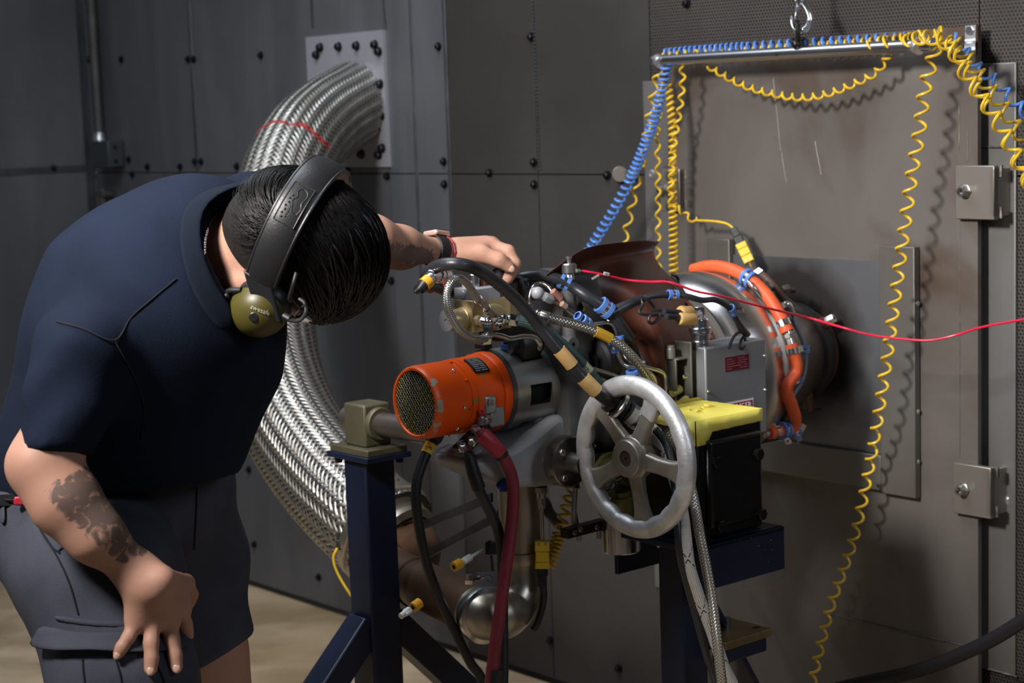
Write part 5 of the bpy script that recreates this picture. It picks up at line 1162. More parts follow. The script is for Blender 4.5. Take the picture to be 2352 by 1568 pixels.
# its chrome connectors
p = E(1609, 797, .175); q = MB()
for z0, z1, r in ((-.003, .010, .0165), (.010, .012, .0175), (.012, .024, .0160), (.024, .028, .0190), (.028, .034, .0195), (.034, .048, .0150), (.048, .052, .0110), (.052, .068, .0105)): q.lathe(p + ZZ * z0, ZZ, [(0, 0), (r * .95, 0), (r, .001), (r, z1 - z0 - .001), (r * .95, z1 - z0), (0, z1 - z0)], 24)
q.build('connector_stack', m_shine, ib)
q = MB(); pe = E(1606, 718, .185); q.ball(pe, .0105); q.cyl(pe, E(1590, 733, .20), .0085); q.cyl(pe, p + ZZ * .05, .0095); q.cyl(pe - ZZ * .002, pe + ZZ * .0105, .0105); q.build('right_angle_connector', m_shine, ib, bevel=.0008)
q = MB(); p = E(1629, 790, .12); q.lathe(p, ZZ, [(0, -.01), (.006, -.01), (.006, .014), (.0075, .015), (.0075, .020), (0, .021)], 14); q.build('mount_pin', MATS['satin_band'], ib)
# mounting bracket on the left with plugs
q = MB(); a_ = E(1552, 800, .145); 
q.box(IB(.012, -.045, -.065), .004, .05, .15, ED, WS, ZZ); q.box(IB(.022, -.058, -.018), .030, .06, .004, ED, WS, ZZ); q.box(IB(.036, -.058, -.045), .004, .05, .055, ED, WS, ZZ); q.build('box_bracket', M('bracket_tan', (.12, .117, .10), .45, .5), ib, bevel=.002)
q = MB(); p = IB(.037, -.045, -.017); q.lathe(p, ZZ, [(0, 0), (.0075, 0), (.0075, .016), (.0065, .017), (.0065, .022), (0, .023)], 16); q.build('mount_pin', MATS['satin_band'], ib)
for w_ in (-.050, -.134):
    q = MB(); q.lathe(IB(.014, -.038, w_), ED, [(0, .007), (.004, .006), (.006, .002), (.008, 0)], 16); q.build('bracket_bolt', m_shine, ib)
m_yp = M('pale_yellow_plug', (.45, .40, .12), .5)
for (w_, v_, dv) in ((-.071, -.045, -.5), (-.088, -.030, .55)):
    q = MB(); p = IB(.016, v_, w_); dd_ = (ED + WS * dv * .2 - ZZ * .35).normalized(); q.lathe(p, dd_, [(0, 0), (.007, 0), (.0078, .004), (.0070, .020), (0, .021)], 14); q.build('port_plug', m_yp, ib)
q = MB(); q.tube(catmull([IB(.030, -.03, -.093), IB(.026, -.02, -.103), IB(.028, -.035, -.109), IB(.03, -.05, -.108)], 6), .0012, 6); q.build('plug_lanyard', MATS['yellow_cord'], ib)
# ------------------------------------------------------------------ black gear housing with the handwheel
BO = .33
bn = E(1597, 969, BO)
def wlen(p, x, y, axis):                       # how far along `axis` from p the photograph's pixel x, y lies
    n = ZZ.cross(axis).normalized(); 
    r = ray(x, y); M_ = Matrix(((axis.x, -r.x), (axis.y, -r.y))); 
    d_ = EYE - p; s = M_.inverted() @ V((d_.x, d_.y)).to_2d() if False else M_.inverted() @ (EYE - p).to_2d(); return s[0]
bw = abs(wlen(bn, 1750, 925, -ED)); bl = .145; bh = bn.z - E(1612, 1245, BO).z
gb = thing('gear_housing', 'black gear housing topped with yellow masking tape and carrying a spoked aluminium handwheel', 'gearbox', bn - ZZ * bh)
m_bpaint = M('black_paint', (.0035, .0035, .004), .32, 0, bump=.2, bsc=70, spec=.35)
def GB(u, v, w): return bn - ED * u - WS * v + ZZ * w      # u along the cover face, v back along the wheel face, w up
q = MB(); q.box(GB(bw / 2, bl / 2, -bh / 2 - .003), bw, bl, bh - .006, ED, WS, ZZ); q.build('housing_body', m_bpaint, gb, bevel=.006)
q = MB(); q.box(GB(bw * .53, -.004, -bh * .535), bw * .80, .014, bh * .74, ED, WS, ZZ); cv = q.build('cover_plate', m_bpaint, gb, bevel=.0)
bvm = cv.modifiers.new('edge', 'BEVEL'); bvm.width = .010; bvm.segments = 3; bvm.limit_method = 'ANGLE'
for (x, y) in ((1643, 1061), (1739, 1042), (1652, 1208), (1746, 1180)):
    s_ = ray(x, y); p = plane_hit(x, y, bn + WS * .011, WS); q = MB(); q.hexn(p, WS, .0105, .008); q.build('cover_bolt', m_bpaint, cv)
# masking tape over the top
m_tape = M('yellow_tape', (.74, .64, .12), .6, 0, (.64, .54, .08), 14, 6, .35, 60)
q = MB(); tt = .0016; N_ = 14
vs = []
for i in range(N_ + 1):
    for j in range(N_ + 1): vs.append(GB(bw * i / N_, bl * j / N_, .0012 + .0005 * random.random() + (.0035 if (i, j) in ((7, 5), (8, 5), (9, 8)) else 0)))
q.add(vs, [(i * (N_ + 1) + j, (i + 1) * (N_ + 1) + j, (i + 1) * (N_ + 1) + j + 1, i * (N_ + 1) + j + 1) for i in range(N_) for j in range(N_)])
tp_ = q.build('tape_cover', m_tape, gb, ang=25)
def skirt(u0, v0, u1, v1, outn, drops):
    q = MB(); n = len(drops) - 1; vs = []
    for i, d_ in enumerate(drops):
        t = i / n; p = GB(u0 + (u1 - u0) * t, v0 + (v1 - v0) * t, .0018) + outn * (.0012 + .0008 * random.random()); vs += [p, p - ZZ * d_ + outn * .001 * random.random()]
    q.add(vs, [(2 * i, 2 * i + 1, 2 * i + 3, 2 * i + 2) for i in range(n)]); o = q.build('tape_strip', m_tape, gb, ang=70); sm_ = o.modifiers.new('thick', 'SOLIDIFY'); sm_.thickness = .0006
skirt(0, 0, bw, 0, WS, [.041, .041, .0405, .022, .0222, .0218, .022, .0215, .021, .0213, .0208, .021, .0205, .0203])
skirt(0, 0, 0, bl, ED, [.041, .040, .014, .0135, .014, .013, .0135, .013, .0125, .013])
q = MB(); a_, b_ = GB(bw, bl * .96, .003), GB(.0, bl * .98, .003); q.box((a_ + b_) / 2, (b_ - a_).length, .012, .005, (b_ - a_).normalized(), WS, ZZ); q.build('tape_fold', M('old_tape', (.45, .33, .03), .6, 0, (.30, .22, .02), 20), gb, bevel=.0015)
for (u, v, an) in ((.45, .35, .3), (.55, .5, 1.2), (.75, .45, -.4), (.5, .62, .9)):
    c = GB(bw * u, bl * v, .003); dx = ED * math.cos(an) + WS * math.sin(an); q = MB(); q.add([c, c + dx * .022, c + dx * .018 + ZZ * .006 + ED * .004], [(0, 1, 2)]); o = q.build('torn_tape', m_tape, gb); sm_ = o.modifiers.new('thick', 'SOLIDIFY'); sm_.thickness = .0006
# handwheel
wc = E(1457, 1049, BO - .055); WN_ = ED.copy(); wR = .1140
wgap = (wc - bn).dot(ED)
m_whl = M('cast_aluminium', (.74, .745, .765), .42, .6, (.48, .48, .485), 26, 6, .25, 200, c3=(.34, .27, .16), sc3=5., lo3=.66, hi3=.78)
m_spk = M('cast_spoke', (.38, .36, .32), .48, .7, (.28, .255, .22), 30, 6, .25, 200, c3=(.30, .21, .12), sc3=7., lo3=.6, hi3=.75)
zt = ZZ; zr = WS
hw = thing('handwheel', 'five-spoked cast aluminium handwheel in front of the black housing', 'wheel', wc)
q = MB(); seg = 120; sec = 18; vs = []; fs = []
for i in range(seg):
    a = 2 * PI * i / seg; rd = zt * math.cos(a) + zr * math.sin(a)
    bumpy = .0085 * max(0, math.sin(20 * a + .6)) ** 1.2 if abs(((a + PI) % (2 * PI)) - PI) > .42 else 0
    for k in range(sec):
        b = 2 * PI * k / sec; rx = .0158; ry = .0125
        inner = max(0, -math.cos(b)); back = max(0, -math.sin(b))
        vs.append(wc + rd * (wR + rx * math.cos(b) + bumpy * inner * (.3 + back)) + WN_ * (ry * math.sin(b) * (1.15 if math.sin(b) < 0 else 1)))
for i in range(seg):
    for k in range(sec): fs.append((i * sec + k, ((i + 1) % seg) * sec + k, ((i + 1) % seg) * sec + (k + 1) % sec, i * sec + (k + 1) % sec))
q.add(vs, fs); rim = q.build('rim', m_whl, hw, ang=60)
hub_f = .004
for ang in (26, 98, 170, 242, 314):
    a = math.radians(ang); rd = zt * math.cos(a) + zr * math.sin(a); tn = zt * -math.sin(a) + zr * math.cos(a); q = MB(); vs = []
    prof = [(.024, .0195, .012), (.034, .0160, .0105), (.055, .0140, .0095), (.078, .0150, .0095), (.092, .0180, .010), (.1030, .0240, .0105)]
    for r_, hw_, th in prof:
        for (sx, sy) in ((-1, -1), (-.82, 1), (.82, 1), (1, -1)): vs.append(wc + rd * r_ + tn * (sx * hw_) + WN_ * (hub_f * (1 - r_ / .12) + sy * th * .62 - .001))
    n = len(prof); fs = [(i * 4 + k, i * 4 + (k + 1) % 4, i * 4 + 4 + (k + 1) % 4, i * 4 + 4 + k) for i in range(n - 1) for k in range(4)] + [(3, 2, 1, 0), tuple(4 * n - 4 + k for k in range(4))]
    q.add(vs, fs); q.build('spoke', m_spk, hw, bevel=.003, seg=3)
q = MB(); q.lathe(wc, WN_, [(0, -.012), (.034, -.012), (.0355, -.008), (.0355, .006), (.0325, .010), (.0325, .0115), (.0300, .0125), (.0300, .0185), (.0285, .0205), (.0130, .0205), (.0128, .019)], 48); hb = q.build('hub', m_spk, hw)
q = MB(); q.lathe(wc + WN_ * .0001, WN_, [(.0130, .0188), (.0022, .0190), (.0018, .016), (0, .016)], 28); q.build('spindle_end', M('spindle', (.11, .09, .08), .4, .7), hb)
q = MB(); q.lathe(wc - WN_ * wgap, WN_, [(.016, 0), (.016, wgap - .01)], 20); q.lathe(wc - WN_ * wgap, WN_, [(.026, 0), (.026, .010), (.016, .012)], 28); q.build('spindle', M('spindle', (.11, .09, .08)), hw)
# lug cast on the inside of the rim, top
a = math.radians(27); rd = zt * math.cos(a) + zr * math.sin(a); tn = zt * -math.sin(a) + zr * math.cos(a)
q = MB(); q.box(wc + rd * .0905 + WN_ * .001, .034, .030, .014, rd, tn, WN_); q.build('rim_lug', m_whl, hw, bevel=.004, seg=3)

# ------------------------------------------------------------------ stands
m_navy = M('navy_paint', (.0050, .0105, .033), .42, .0, (.0036, .0075, .023), 8, 5, .05, 60, c3=(.012, .018, .045), sc3=5., lo3=.66, hi3=.72)
m_chipw = M('paint_chip', (.22, .21, .18), .6)
m_army = M('drab_block', (.10, .092, .055), .5, .4, (.07, .062, .036), 9, 5)
rs = thing('right_stand', 'navy blue steel post with a channel bracket carrying the black gear housing', 'stand', E(1542, 1400, BO - .10).xy.to_3d())
rs.name = 'housing_stand'
# channel under the housing: plate with two skirts
pz = (bn - ZZ * (bh + .0015))
def RS(u, v, w): return pz - ED * u - WS * v + ZZ * w
q = MB(); q.box(RS(bw * .5, bl * .5, -.004), bw + .055, bl + .04, .008, ED, WS, ZZ); q.build('top_plate', m_navy, rs, bevel=.001)
q = MB(); q.box(RS(bw * .5, -.016, -.036), bw + .055, .008, .072, ED, WS, ZZ); sk = q.build('front_skirt', m_navy, rs, bevel=.001)
q = MB(); q.box(RS(bw * .5, bl + .016, -.036), bw + .055, .008, .072, ED, WS, ZZ); q.build('rear_skirt', m_navy, rs, bevel=.001)
q = MB(); p = RS(.012, bl * .62, -.012); q.hexn(p, -ZZ, .012, .009); q.build('plate_bolt', M('white_bolt', (.6, .6, .58), .4, .3), rs)
for (x, y) in ((1771, 1240), (1772, 1262), (1766, 1290), (1700, 1240), (1725, 1235), (1742, 1253), (1757, 1262)):
    p = plane_hit(x, y, pz + WS * .0205, WS); q = MB(); q.box(p, .0010 + .0016 * random.random(), .0006, .0007 + .0007 * random.random(), (ED + ZZ * random.uniform(-.5, .5)).normalized(), WS, (ZZ - ED * .2).normalized()); q.build('paint_chip', m_chipw, sk)
pp_ = plane_hit(1518, 1400, RS(.0, bl * .5, 0) + WS * .03, WS)            # post
pc2 = V((RS(.03, bl * .45, 0).x, RS(.03, bl * .45, 0).y, 0))
ps = .056; topz = pz.z - .012
q = MB(); q.box(pc2 + ZZ * (topz / 2), ps, ps, topz, ED, WS, ZZ); q.build('post', m_navy, rs, bevel=.004, seg=3)
q = MB(); a_ = pc2 - ED * .04 + ZZ * (topz - .09); b_ = pc2 - ED * .38 + ZZ * .02; u_ = (b_ - a_).normalized(); q.box((a_ + b_) / 2, (b_ - a_).length, .045, .010, u_, WS, u_.cross(WS)); q.build('brace', m_navy, rs, bevel=.001)
q = MB(); q.box(pc2 - ED * .18 + ZZ * .01, .5, .12, .02, ED, WS, ZZ); q.box(pc2 + ZZ * .01, .10, .5, .019, ED, WS, ZZ); q.build('foot_plate', m_navy, rs, bevel=.002)
# small brass plate on blue arms
bz = plane_hit(1565, 1478, pc2 + WS * .03, WS); 
bp_c = V((pc2 - ED * .085).xy.to_3d()) + ZZ * (bz.z - .012)
q = MB(); q.box(bp_c + WS * .015, .115, .105, .013, ED, WS, ZZ); bpl = q.build('brass_plate', M('dull_brass', (.25, .19, .10), .45, .7, (.17, .125, .06), 12), rs, bevel=.001)
for (du, dv) in ((.042, .04), (.042, -.02), (-.042, .045), (-.042, -.02)):
    q = MB(); q.lathe(bp_c + ED * du + WS * dv + ZZ * .0066, ZZ, [(0, .0001), (.0055, .0001), (.007, .0002), (.007, 0)], 14); q.build('plate_hole', m_dark, bpl)
for dv in (-.022, .050):
    q = MB(); q.box(bp_c - ZZ * .020 + WS * dv + ED * .005, .110, .022, .024, ED, WS, ZZ); q.build('support_arm', m_navy, rs, bevel=.002)
q = MB(); q.lathe(bp_c - ZZ * .010 + WS * .015, -ZZ, [(0, 0), (.022, 0), (.022, .26), (0, .26)], 24); q.lathe(bp_c + ZZ * .0065 + WS * .015, ZZ, [(0, .02), (.009, .02), (.010, 0)], 16); q.build('jack_tube', M('jack_steel', (.17, .155, .14), .4, .8), rs)
# left stand: pillow block, shaft, post with splayed legs
LO = -.24
lc = E(848, 1060, LO); lc0 = V((lc.x, lc.y, 0))
ls = thing('shaft_stand', 'navy blue post with splayed legs and a drab bearing block left of the orange starter', 'stand', lc0)
ls['label'] = 'navy blue post with splayed legs under a drab bearing block by the braided hose'
zpt = E(848, 1036, LO).z
q = MB(); q.box(lc0 + ZZ * (zpt / 2 - .006), .064, .064, zpt - .012, ED, WS, ZZ); q.build('post', m_navy, ls, bevel=.004, seg=3)
q = MB(); q.box(lc0 + ZZ * (zpt - .004), .095, .12, .010, ED, WS, ZZ); q.build('cap_plate', m_navy, ls, bevel=.001)
zs = E(852, 966, LO).z
q = MB(); q.box(lc0 + ZZ * (zpt + .007), .085, .112, .012, ED, WS, ZZ); q.build('block_plate', m_army, ls, bevel=.0015)
q = MB(); q.box(lc0 + ZZ * ((zpt + .013 + zs + .034) / 2), .056, .062, zs + .034 - zpt - .013, ED, WS, ZZ); blk = q.build('bearing_block', m_army, ls, bevel=.004)
sh0 = lc0 + ZZ * zs
q = MB(); q.lathe(sh0 + WS * .030, WS, [(.0205, .012), (.0270, .012), (.0285, .009), (.0285, 0)], 32); q.build('bearing_ring', m_army, blk)
m_sh = M('shaft_steel', (.19, .165, .145), .38, .85, (.13, .11, .095), 10, 4, stretch=(1, 1, 1))
q = MB(); q.lathe(sh0 - WS * .060, WS, [(0, 0), (.0205, 0), (.0205, .25), (0, .25)], 32); q.build('shaft', m_sh, ls)
for (du, dv) in ((.035, .042), (-.035, .042), (.035, -.042)):
    q = MB(); q.hexn(lc0 + ED * du + WS * dv + ZZ * (zpt - .009), -ZZ, .0075, .010); q.build('plate_bolt', m_bolt, ls)
zb_ = E(850, 1440, LO).z
for du, dv, nm in ((1, .0, 0), (-1, .0, 0), (0, 1, 0), (0, -1, 0)):
    dr = ED * du + WS * dv; a_ = lc0 + dr * .022 + ZZ * (zb_ + .01); b_ = lc0 + dr * .46 + ZZ * .03; u_ = (b_ - a_).normalized(); sd_ = ZZ.cross(dr).normalized()
    if (du, dv) == (0, 1) : continue
    q = MB(); q.box((a_ + b_) / 2, (b_ - a_).length, .05, .05, u_, sd_, u_.cross(sd_)); q.build('leg', m_navy, ls, bevel=.003)
q = MB(); q.box(lc0 + ZZ * .015, 1.0, .06, .03, ED, WS, ZZ); q.box(lc0 - WS * .22 + ZZ * .015, .06, .5, .029, ED, WS, ZZ); q.build('base_frame', m_navy, ls, bevel=.002)

# ------------------------------------------------------------------ bleed pipe under the engine
m_elb = M('elbow_steel', (.46, .42, .35), .32, .95, (.38, .34, .28), 4, 4, rvar=.1)
m_rust = M('rust_pipe', (.13, .070, .040), .45, .5, (.085, .045, .028), 5, 6, c3=(.18, .09, .045), sc3=3., lo3=.5, hi3=.7)
BO2 = .0
bpth = thing('bleed_pipe', 'rusty brown pipe with a polished steel elbow curving up under the engine', 'pipe', E(1110, 1410, BO2))
pp = catmull([E(1192, 1105, BO2), E(1196, 1180, BO2), E(1199, 1260, BO2), E(1201, 1305, BO2), E(1199, 1348, BO2 + .002), E(1186, 1386, BO2 + .006), E(1162, 1408, BO2 + .008), E(1137, 1413, BO2 + .004), E(1112, 1411, BO2 - .004), P(1090, 1400, (E(1112, 1411, -.004) - EYE).dot(_f) + .02)], 8)
r0 = .0355
q = MB(); q.tube(pp, [r0 * (1.05 if i < 40 else min(1.18, 1.05 + .012 * (i - 40))) for i in range(len(pp))], 28); q.build('elbow', m_elb, bpth)
q = MB(); q.lathe(E(1200, 1272, BO2), pp[20] - pp[17], [(r0 * 1.07, -.009), (r0 * 1.18, -.009), (r0 * 1.2, 0), (r0 * 1.18, .009), (r0 * 1.07, .009)], 32); q.build('elbow_band', m_elb, bpth)
pe0 = E(1112, 1411, BO2 - .005); pe1 = P(905, 1313, 3.30); dd = (pe1 - pe0).normalized()
q = MB(); q.lathe(pe0, -dd, [(r0 * 1.1, -.012), (r0 * 1.36, -.010), (r0 * 1.40, -.004), (r0 * 1.40, .004), (r0 * 1.36, .010), (r0 * 1.1, .012)], 36); cl_ = q.build('v_band_clamp', m_tube, bpth)
q = MB(); p = E(1118, 1330, .03); q.box(p, .03, .012, .022, CR, _f, CU); q.hexn(p + CR * .002 - CU * .0, -_f, .0085, .014, .003); q.hexn(E(1085, 1330, .03), -CR, .009, .012, .004); q.cyl(E(1090, 1330, .03), E(1135, 1325, .03), .0035); q.build('clamp_latch', m_tube, cl_)
q = MB(); q.box(E(1130, 1258, .03), .022, .012, .02, CR, _f, CU); q.hexn(E(1126, 1252, .035), CU, .005, .008); q.cyl(E(1128, 1275, .03), E(1132, 1310, .03), .0022); q.build('band_latch', m_gun, bpth)
q = MB(); q.tube([pe0, pe0.lerp(pe1, .5), pe1 - dd * .0], r0 * 1.22, 32); q.build('brown_pipe', m_rust, bpth)
for t in (.74,):
    q = MB(); q.lathe(pe0.lerp(pe1, t), dd, [(r0 * 1.22, -.008), (r0 * 1.32, -.006), (r0 * 1.32, .006), (r0 * 1.22, .008)], 32); q.build('pipe_band', m_rust, bpth)
he = hpath[-1]; hdn = (hpath[-1] - hpath[-3]).normalized()
q = MB(); pq = catmull([pe1 - dd * .01, pe1 + dd * .05 + ZZ * .01, he + hdn * .055, he + hdn * .005], 8); q.tube(pq, [r0 * 1.22 + (.075 - r0 * 1.22) * max(0, (i / (len(pq) - 1)) * 1.3 - .3) for i in range(len(pq))], 28); q.build('pipe_bend', m_rust, bpth)
q = MB(); q.lathe(he, hdn, [(RH * 1.0, -.03), (RH * 1.05, -.03), (RH * 1.06, -.012), (RH * 1.02, -.006), (RH * .80, .004), (RH * .78, .02), (RH * .84, .022), (RH * .84, .034), (RH * .70, .04)], 40); q.build('hose_collar', m_elb, bpth)
for (xa, ya, xb, yb, nm) in ((1110, 1262, 1052, 1296, 1), (962, 1385, 920, 1415, 0)):
    a_, b_ = E(xa, ya, .03), E(xb, yb, .035); d_ = b_ - a_; L_ = d_.length; q = MB()
    if nm: q.cyl(a_, a_ + d_ * .55, .0025)
    q.hexn(a_ + d_ * .5, d_, .006, L_ * .3); q.cyl(a_ + d_ * .75, b_, .005); po = q.build('pressure_tap', MATS['white_bolt'], bpth)
    q = MB(); c = b_ if nm else a_ + d_ * .1; q.lathe(c - d_.normalized() * .006, d_, [(.004, 0), (.0085, 0), (.0085, .016), (.004, .016)], 16); q.build('amber_ring', MATS['amber_tape'], po)
for (a_, b_) in ((P(955, 1212, 3.38), E(1130, 1142, -.05)), (P(985, 1270, 3.34), E(1132, 1192, -.05))):
    st = strip([a_, b_], ZZ * .016, .004, m_gun, 'support_strap', bpth)
q = MB(); q.tube(catmull([E(1150, 1180, -.03), E(1240, 1150, -.03), E(1262, 1178, -.03), E(1285, 1205, -.03)], 5), .010, 10); q.build('dark_sleeve', m_black, bpth)
q = MB(); q.cyl(E(1165, 1130, -.045), E(1165, 1270, -.045), .006); q.cyl(E(1225, 1130, -.045), E(1240, 1260, -.045), .009); q.build('stay_rod', m_elb, bpth)

# bracket with yellow lead beside the left post
sb_t = thing('sensor_bracket', 'small black bracket with a drooping yellow lead on the wide hose end', 'bracket', P(795, 1240, 3.45))
q = MB(); q.box(P(796, 1228, 3.40), .036, .02, .016, CR, _f, CU); q.box(P(785, 1250, 3.40), .02, .02, .02, CR, _f, CU); q.build('bracket_body', m_black, sb_t, bevel=.002)
q = MB(); q.lathe(P(798, 1260, 3.39), CR, [(0, 0), (.006, 0), (.006, .016), (0, .016)], 12); q.build('yellow_plug', m_py, sb_t)
q = MB(); q.tube(catmull([P(775, 1258, 3.39), P(766, 1280, 3.39), P(773, 1310, 3.39), P(795, 1350, 3.39), P(822, 1386, 3.39), P(850, 1400, 3.36)], 6), .0026, 8); q.build('yellow_lead', m_yel, sb_t)

# ------------------------------------------------------------------ heavy cables and sleeves that hang to the floor
def to_floor(p, dx=V((0, 0, 0)), n=3): return [p + dx * ((i + 1) / n) - ZZ * (p.z - .014) * ((i + 1) / n) for i in range(n)]
def fcable(name, label, pts, r, mt, drift, part='cable_body'):
    pp = [Ept(q) for q in pts]; pp = pp + to_floor(pp[-1], drift) ; pp[-1] = pp[-1]; pp.append(pp[-1] + drift.normalized() * .12)
    pp = catmull(pp, 8); t = thing(name, label, 'cable', V((pp[-1].x, pp[-1].y, 0))); q = MB(); q.tube(pp, r, 16); q.build(part, mt, t); return t, pp
rc, pp = fcable('red_cable', 'thick dark red power cable dropping from the starter terminal', [(1100, 992, .085), (1118, 1008, .095), (1145, 1035, .10), (1166, 1068, .10), (1178, 1110, .10), (1178, 1170, .10), (1171, 1240, .10), (1160, 1320, .10), (1146, 1420, .10), (1131, 1540, .10)], .0102, M('red_sheath', (.21, .022, .038), .5, 0, (.17, .018, .032), 20), V((-.05, -.04, 0)))
q = MB(); q.tube([E(1106, 997, .09), E(1120, 1010, .0965), E(1140, 1030, .10), E(1150, 1042, .10)], [.0125, .0132, .0128, .0112], 16); q.build('red_boot', M('red_boot', (.34, .018, .038), .45), rc)
q = MB(); q.tube([E(1148, 1039, .10), E(1153, 1046, .10)], .0118, 16); q.build('boot_ring', m_black, rc)
q = MB(); q.tube([E(1138, 1535, .10), E(1132, 1600, .10)], .0155, 16); q.build('grey_joiner', m_blk, rc)
q = MB(); q.box(E(1097, 991, .082), .020, .006, .014, (ED * -.5 - ZZ * .6).normalized(), WS, ED); q.build('cable_lug', m_shine, rc)
bc2, pp = fcable('black_power_cable', 'grey-black power cable hanging beside the red cable', [(1075, 1040, .06), (1085, 1080, .065), (1098, 1120, .07), (1118, 1160, .07), (1140, 1205, .07), (1152, 1260, .07), (1155, 1330, .07), (1155, 1420, .07), (1156, 1540, .07)], .0088, m_blk, V((-.03, -.05, 0)))
q = MB(); q.tube([E(1077, 1046, .06), E(1088, 1088, .066), E(1100, 1122, .07)], [.0098, .0112, .0112], 16); q.build('shrink_boot', m_black, bc2)
q = MB(); q.box(E(1073, 1034, .058), .018, .006, .016, (ED * .2 - ZZ * 1).normalized(), WS, ED); q.build('cable_lug', m_shine, bc2)
bc3, pp = fcable('black_sling_cable', 'thin black cable with a yellow numbered band hanging behind the stand', [(995, 1010, -.03), (985, 1030, -.03), (968, 1070, -.03), (957, 1110, -.03), (956, 1160, -.03), (966, 1230, -.03), (982, 1300, -.03), (1008, 1370, -.03), (1040, 1440, -.03), (1080, 1520, -.03), (1112, 1575, -.03)], .0085, m_black, V((.06, -.05, 0)))
q = MB(); a_, b_ = E(990, 1018, -.03), E(979, 1040, -.03); q.tube([a_, b_], .0094, 16); bd = q.build('yellow_band', m_py, bc3)
p = (a_ + b_) / 2; vd = (EYE - p).normalized(); text_mesh('band_number', '2/0', .010, p + vd * .0097, CR, CU, MATS['ink'], bd)
# sleeves from behind the handwheel
HS = BO - .03
wsx = thing('white_fitting_hose', 'ribbed white hose with a black coupling seen through the top of the handwheel', 'hose', E(1450, 950, .24))
q = MB(); a_, b_ = E(1398, 915, .22), E(1500, 995, .25); d_ = (b_ - a_).normalized(); L_ = (b_ - a_).length
for t0, t1, r, mt_ in ((0, .12, .020, 0), (.12, .2, .024, 0), (.2, .34, .019, 0), (.34, .42, .022, 0)): q.lathe(a_ + d_ * L_ * t0, d_, [(r * .8, 0), (r, .002), (r, L_ * (t1 - t0) - .002), (r * .8, L_ * (t1 - t0))], 28)
q.build('black_coupling', m_black, wsx)
q = MB(); q.lathe(a_ + d_ * L_ * .16, d_, [(.0235, 0), (.0258, .002), (.0258, .006), (.0235, .008)], 28); q.build('chrome_ring', m_shine, wsx)
q = MB(); q.tube([a_ + d_ * L_ * .42, a_ + d_ * L_ * .8, b_, b_ + d_ * .02 - ZZ * .03], .0150, 20); q.build('white_hose', M('cream_hose', (.62, .58, .48), .5), wsx)
q = MB(); q.lathe(a_ + d_ * L_ * .56, d_, [(.0152, 0), (.0168, .001), (.0168, .009), (.0152, .010)], 24); q.box(a_ + d_ * L_ * .6 + CU * .019, .014, .008, .01, d_, WS, CU); q.build('hose_clip', m_shine, wsx)
wv = weave('white_sleeve', (.74, .72, .68), (.16, .155, .14), 18, 330, .7, 0, .7, .0009, (.01, .01, .01), 11.)
def dcable(name, label, pts, r, mt, cat='cable'):
    pp = catmull([Ept(q) for q in pts] + to_floor(Ept(pts[-1]), V((.03, -.03, 0))), 8); t = thing(name, label, cat, V((pp[-1].x, pp[-1].y, 0))); q = MB(); q.tube(pp, r, 16); q.build('sleeve', mt, t); return t
dcable('white_woven_sleeve', 'white woven cable sleeve with black tracer threads below the handwheel', [(1490, 985, BO - .055), (1512, 1020, BO - .048), (1535, 1060, BO - .035), (1552, 1110, BO - .012), (1566, 1170, BO + .016), (1574, 1230, BO + .036), (1583, 1300, BO + .040), (1605, 1370, BO + .040), (1635, 1450, BO + .040), (1662, 1530, BO + .040), (1690, 1600, BO + .040)], .0098, wv)
dcable('grey_braided_sleeve', 'steel-braided hose hanging beside the white woven sleeve', [(1530, 990, BO - .032), (1560, 1030, BO - .022), (1580, 1090, BO + .0), (1596, 1160, BO + .022), (1608, 1230, BO + .036), (1622, 1300, BO + .042), (1636, 1380, BO + .050), (1646, 1460, BO + .060), (1655, 1540, BO + .062), (1662, 1600, BO + .062)], .0082, weave('big_braid', (.66, .64, .60), (.07, .065, .06), 8, 190, .35, .9, .8, .0009), 'hose')
dcable('black_cord_bundle', 'black cable bundle running down next to the white woven sleeve', [(1505, 985, BO - .032), (1530, 1020, BO - .022), (1545, 1070, BO - .006), (1551, 1130, BO + .004), (1556, 1200, BO + .026), (1562, 1270, BO + .034), (1576, 1330, BO + .034), (1598, 1410, BO + .030), (1622, 1500, BO + .030), (1645, 1580, BO + .030)], .0062, m_blk)
# yellow plug hanging below with its own curly cord
lp2 = thing('lower_thermocouple_plug', 'yellow and black plug on a steel probe hanging below the grey housing', 'plug', E(1246, 1290, .06))
lp2.name = 'probe_plug'
a = E(1246, 1347, .062); b = E(1245, 1241, .062); d = (b - a).normalized(); sd = CR; nn = d.cross(sd) * 1
if nn.dot(EYE - a) < 0: nn = -nn
plug_at(lp2, a, b, sd, nn, m_py, [(.40, .55, .31), (.55, .78, .29), (.78, 1., .31)])
q = MB(); q.tube(catmull([E(1248, 1345, .06), E(1249, 1370, .055), E(1244, 1400, .05), E(1234, 1430, .045), E(1225, 1445, .04)], 6), .006, 12); q.build('lead', m_black, lp2)
cord('curly yellow cord rising beside the hanging plug below the engine', [E(1258, 1300, .05), E(1268, 1280, .05), E(1278, 1250, .05), E(1287, 1215, .05), E(1300, 1170, .05), E(1316, 1120, .05), E(1332, 1085, .05)], .0098, 15, ph=1., dens=[(0, 0), (.35, .55), (1, 1)])
tk, pp = hose_thing('floor_cable', 'heavy black cable sagging across the lower wall panel to the far side', 'cable', [W(2420, 1398, .10) if False else (0, 0, 0)] * 0 + [(0, 0, 0)] * 0 or [(1885, 1590, .40), (1885, 1590, .40)], .0001, m_black) if False else (None, None)
pp = catmull([W(2420, 1390, .16), W(2352, 1424, .16), W(2290, 1462, .16), (W(2230, 1492, .16)), W(2160, 1522, .16), W(2080, 1547, .16), W(1990, 1566, .16), W(1900, 1590, .16), W(1820, 1640, .18), W(1740, 1760, .20)], 8)
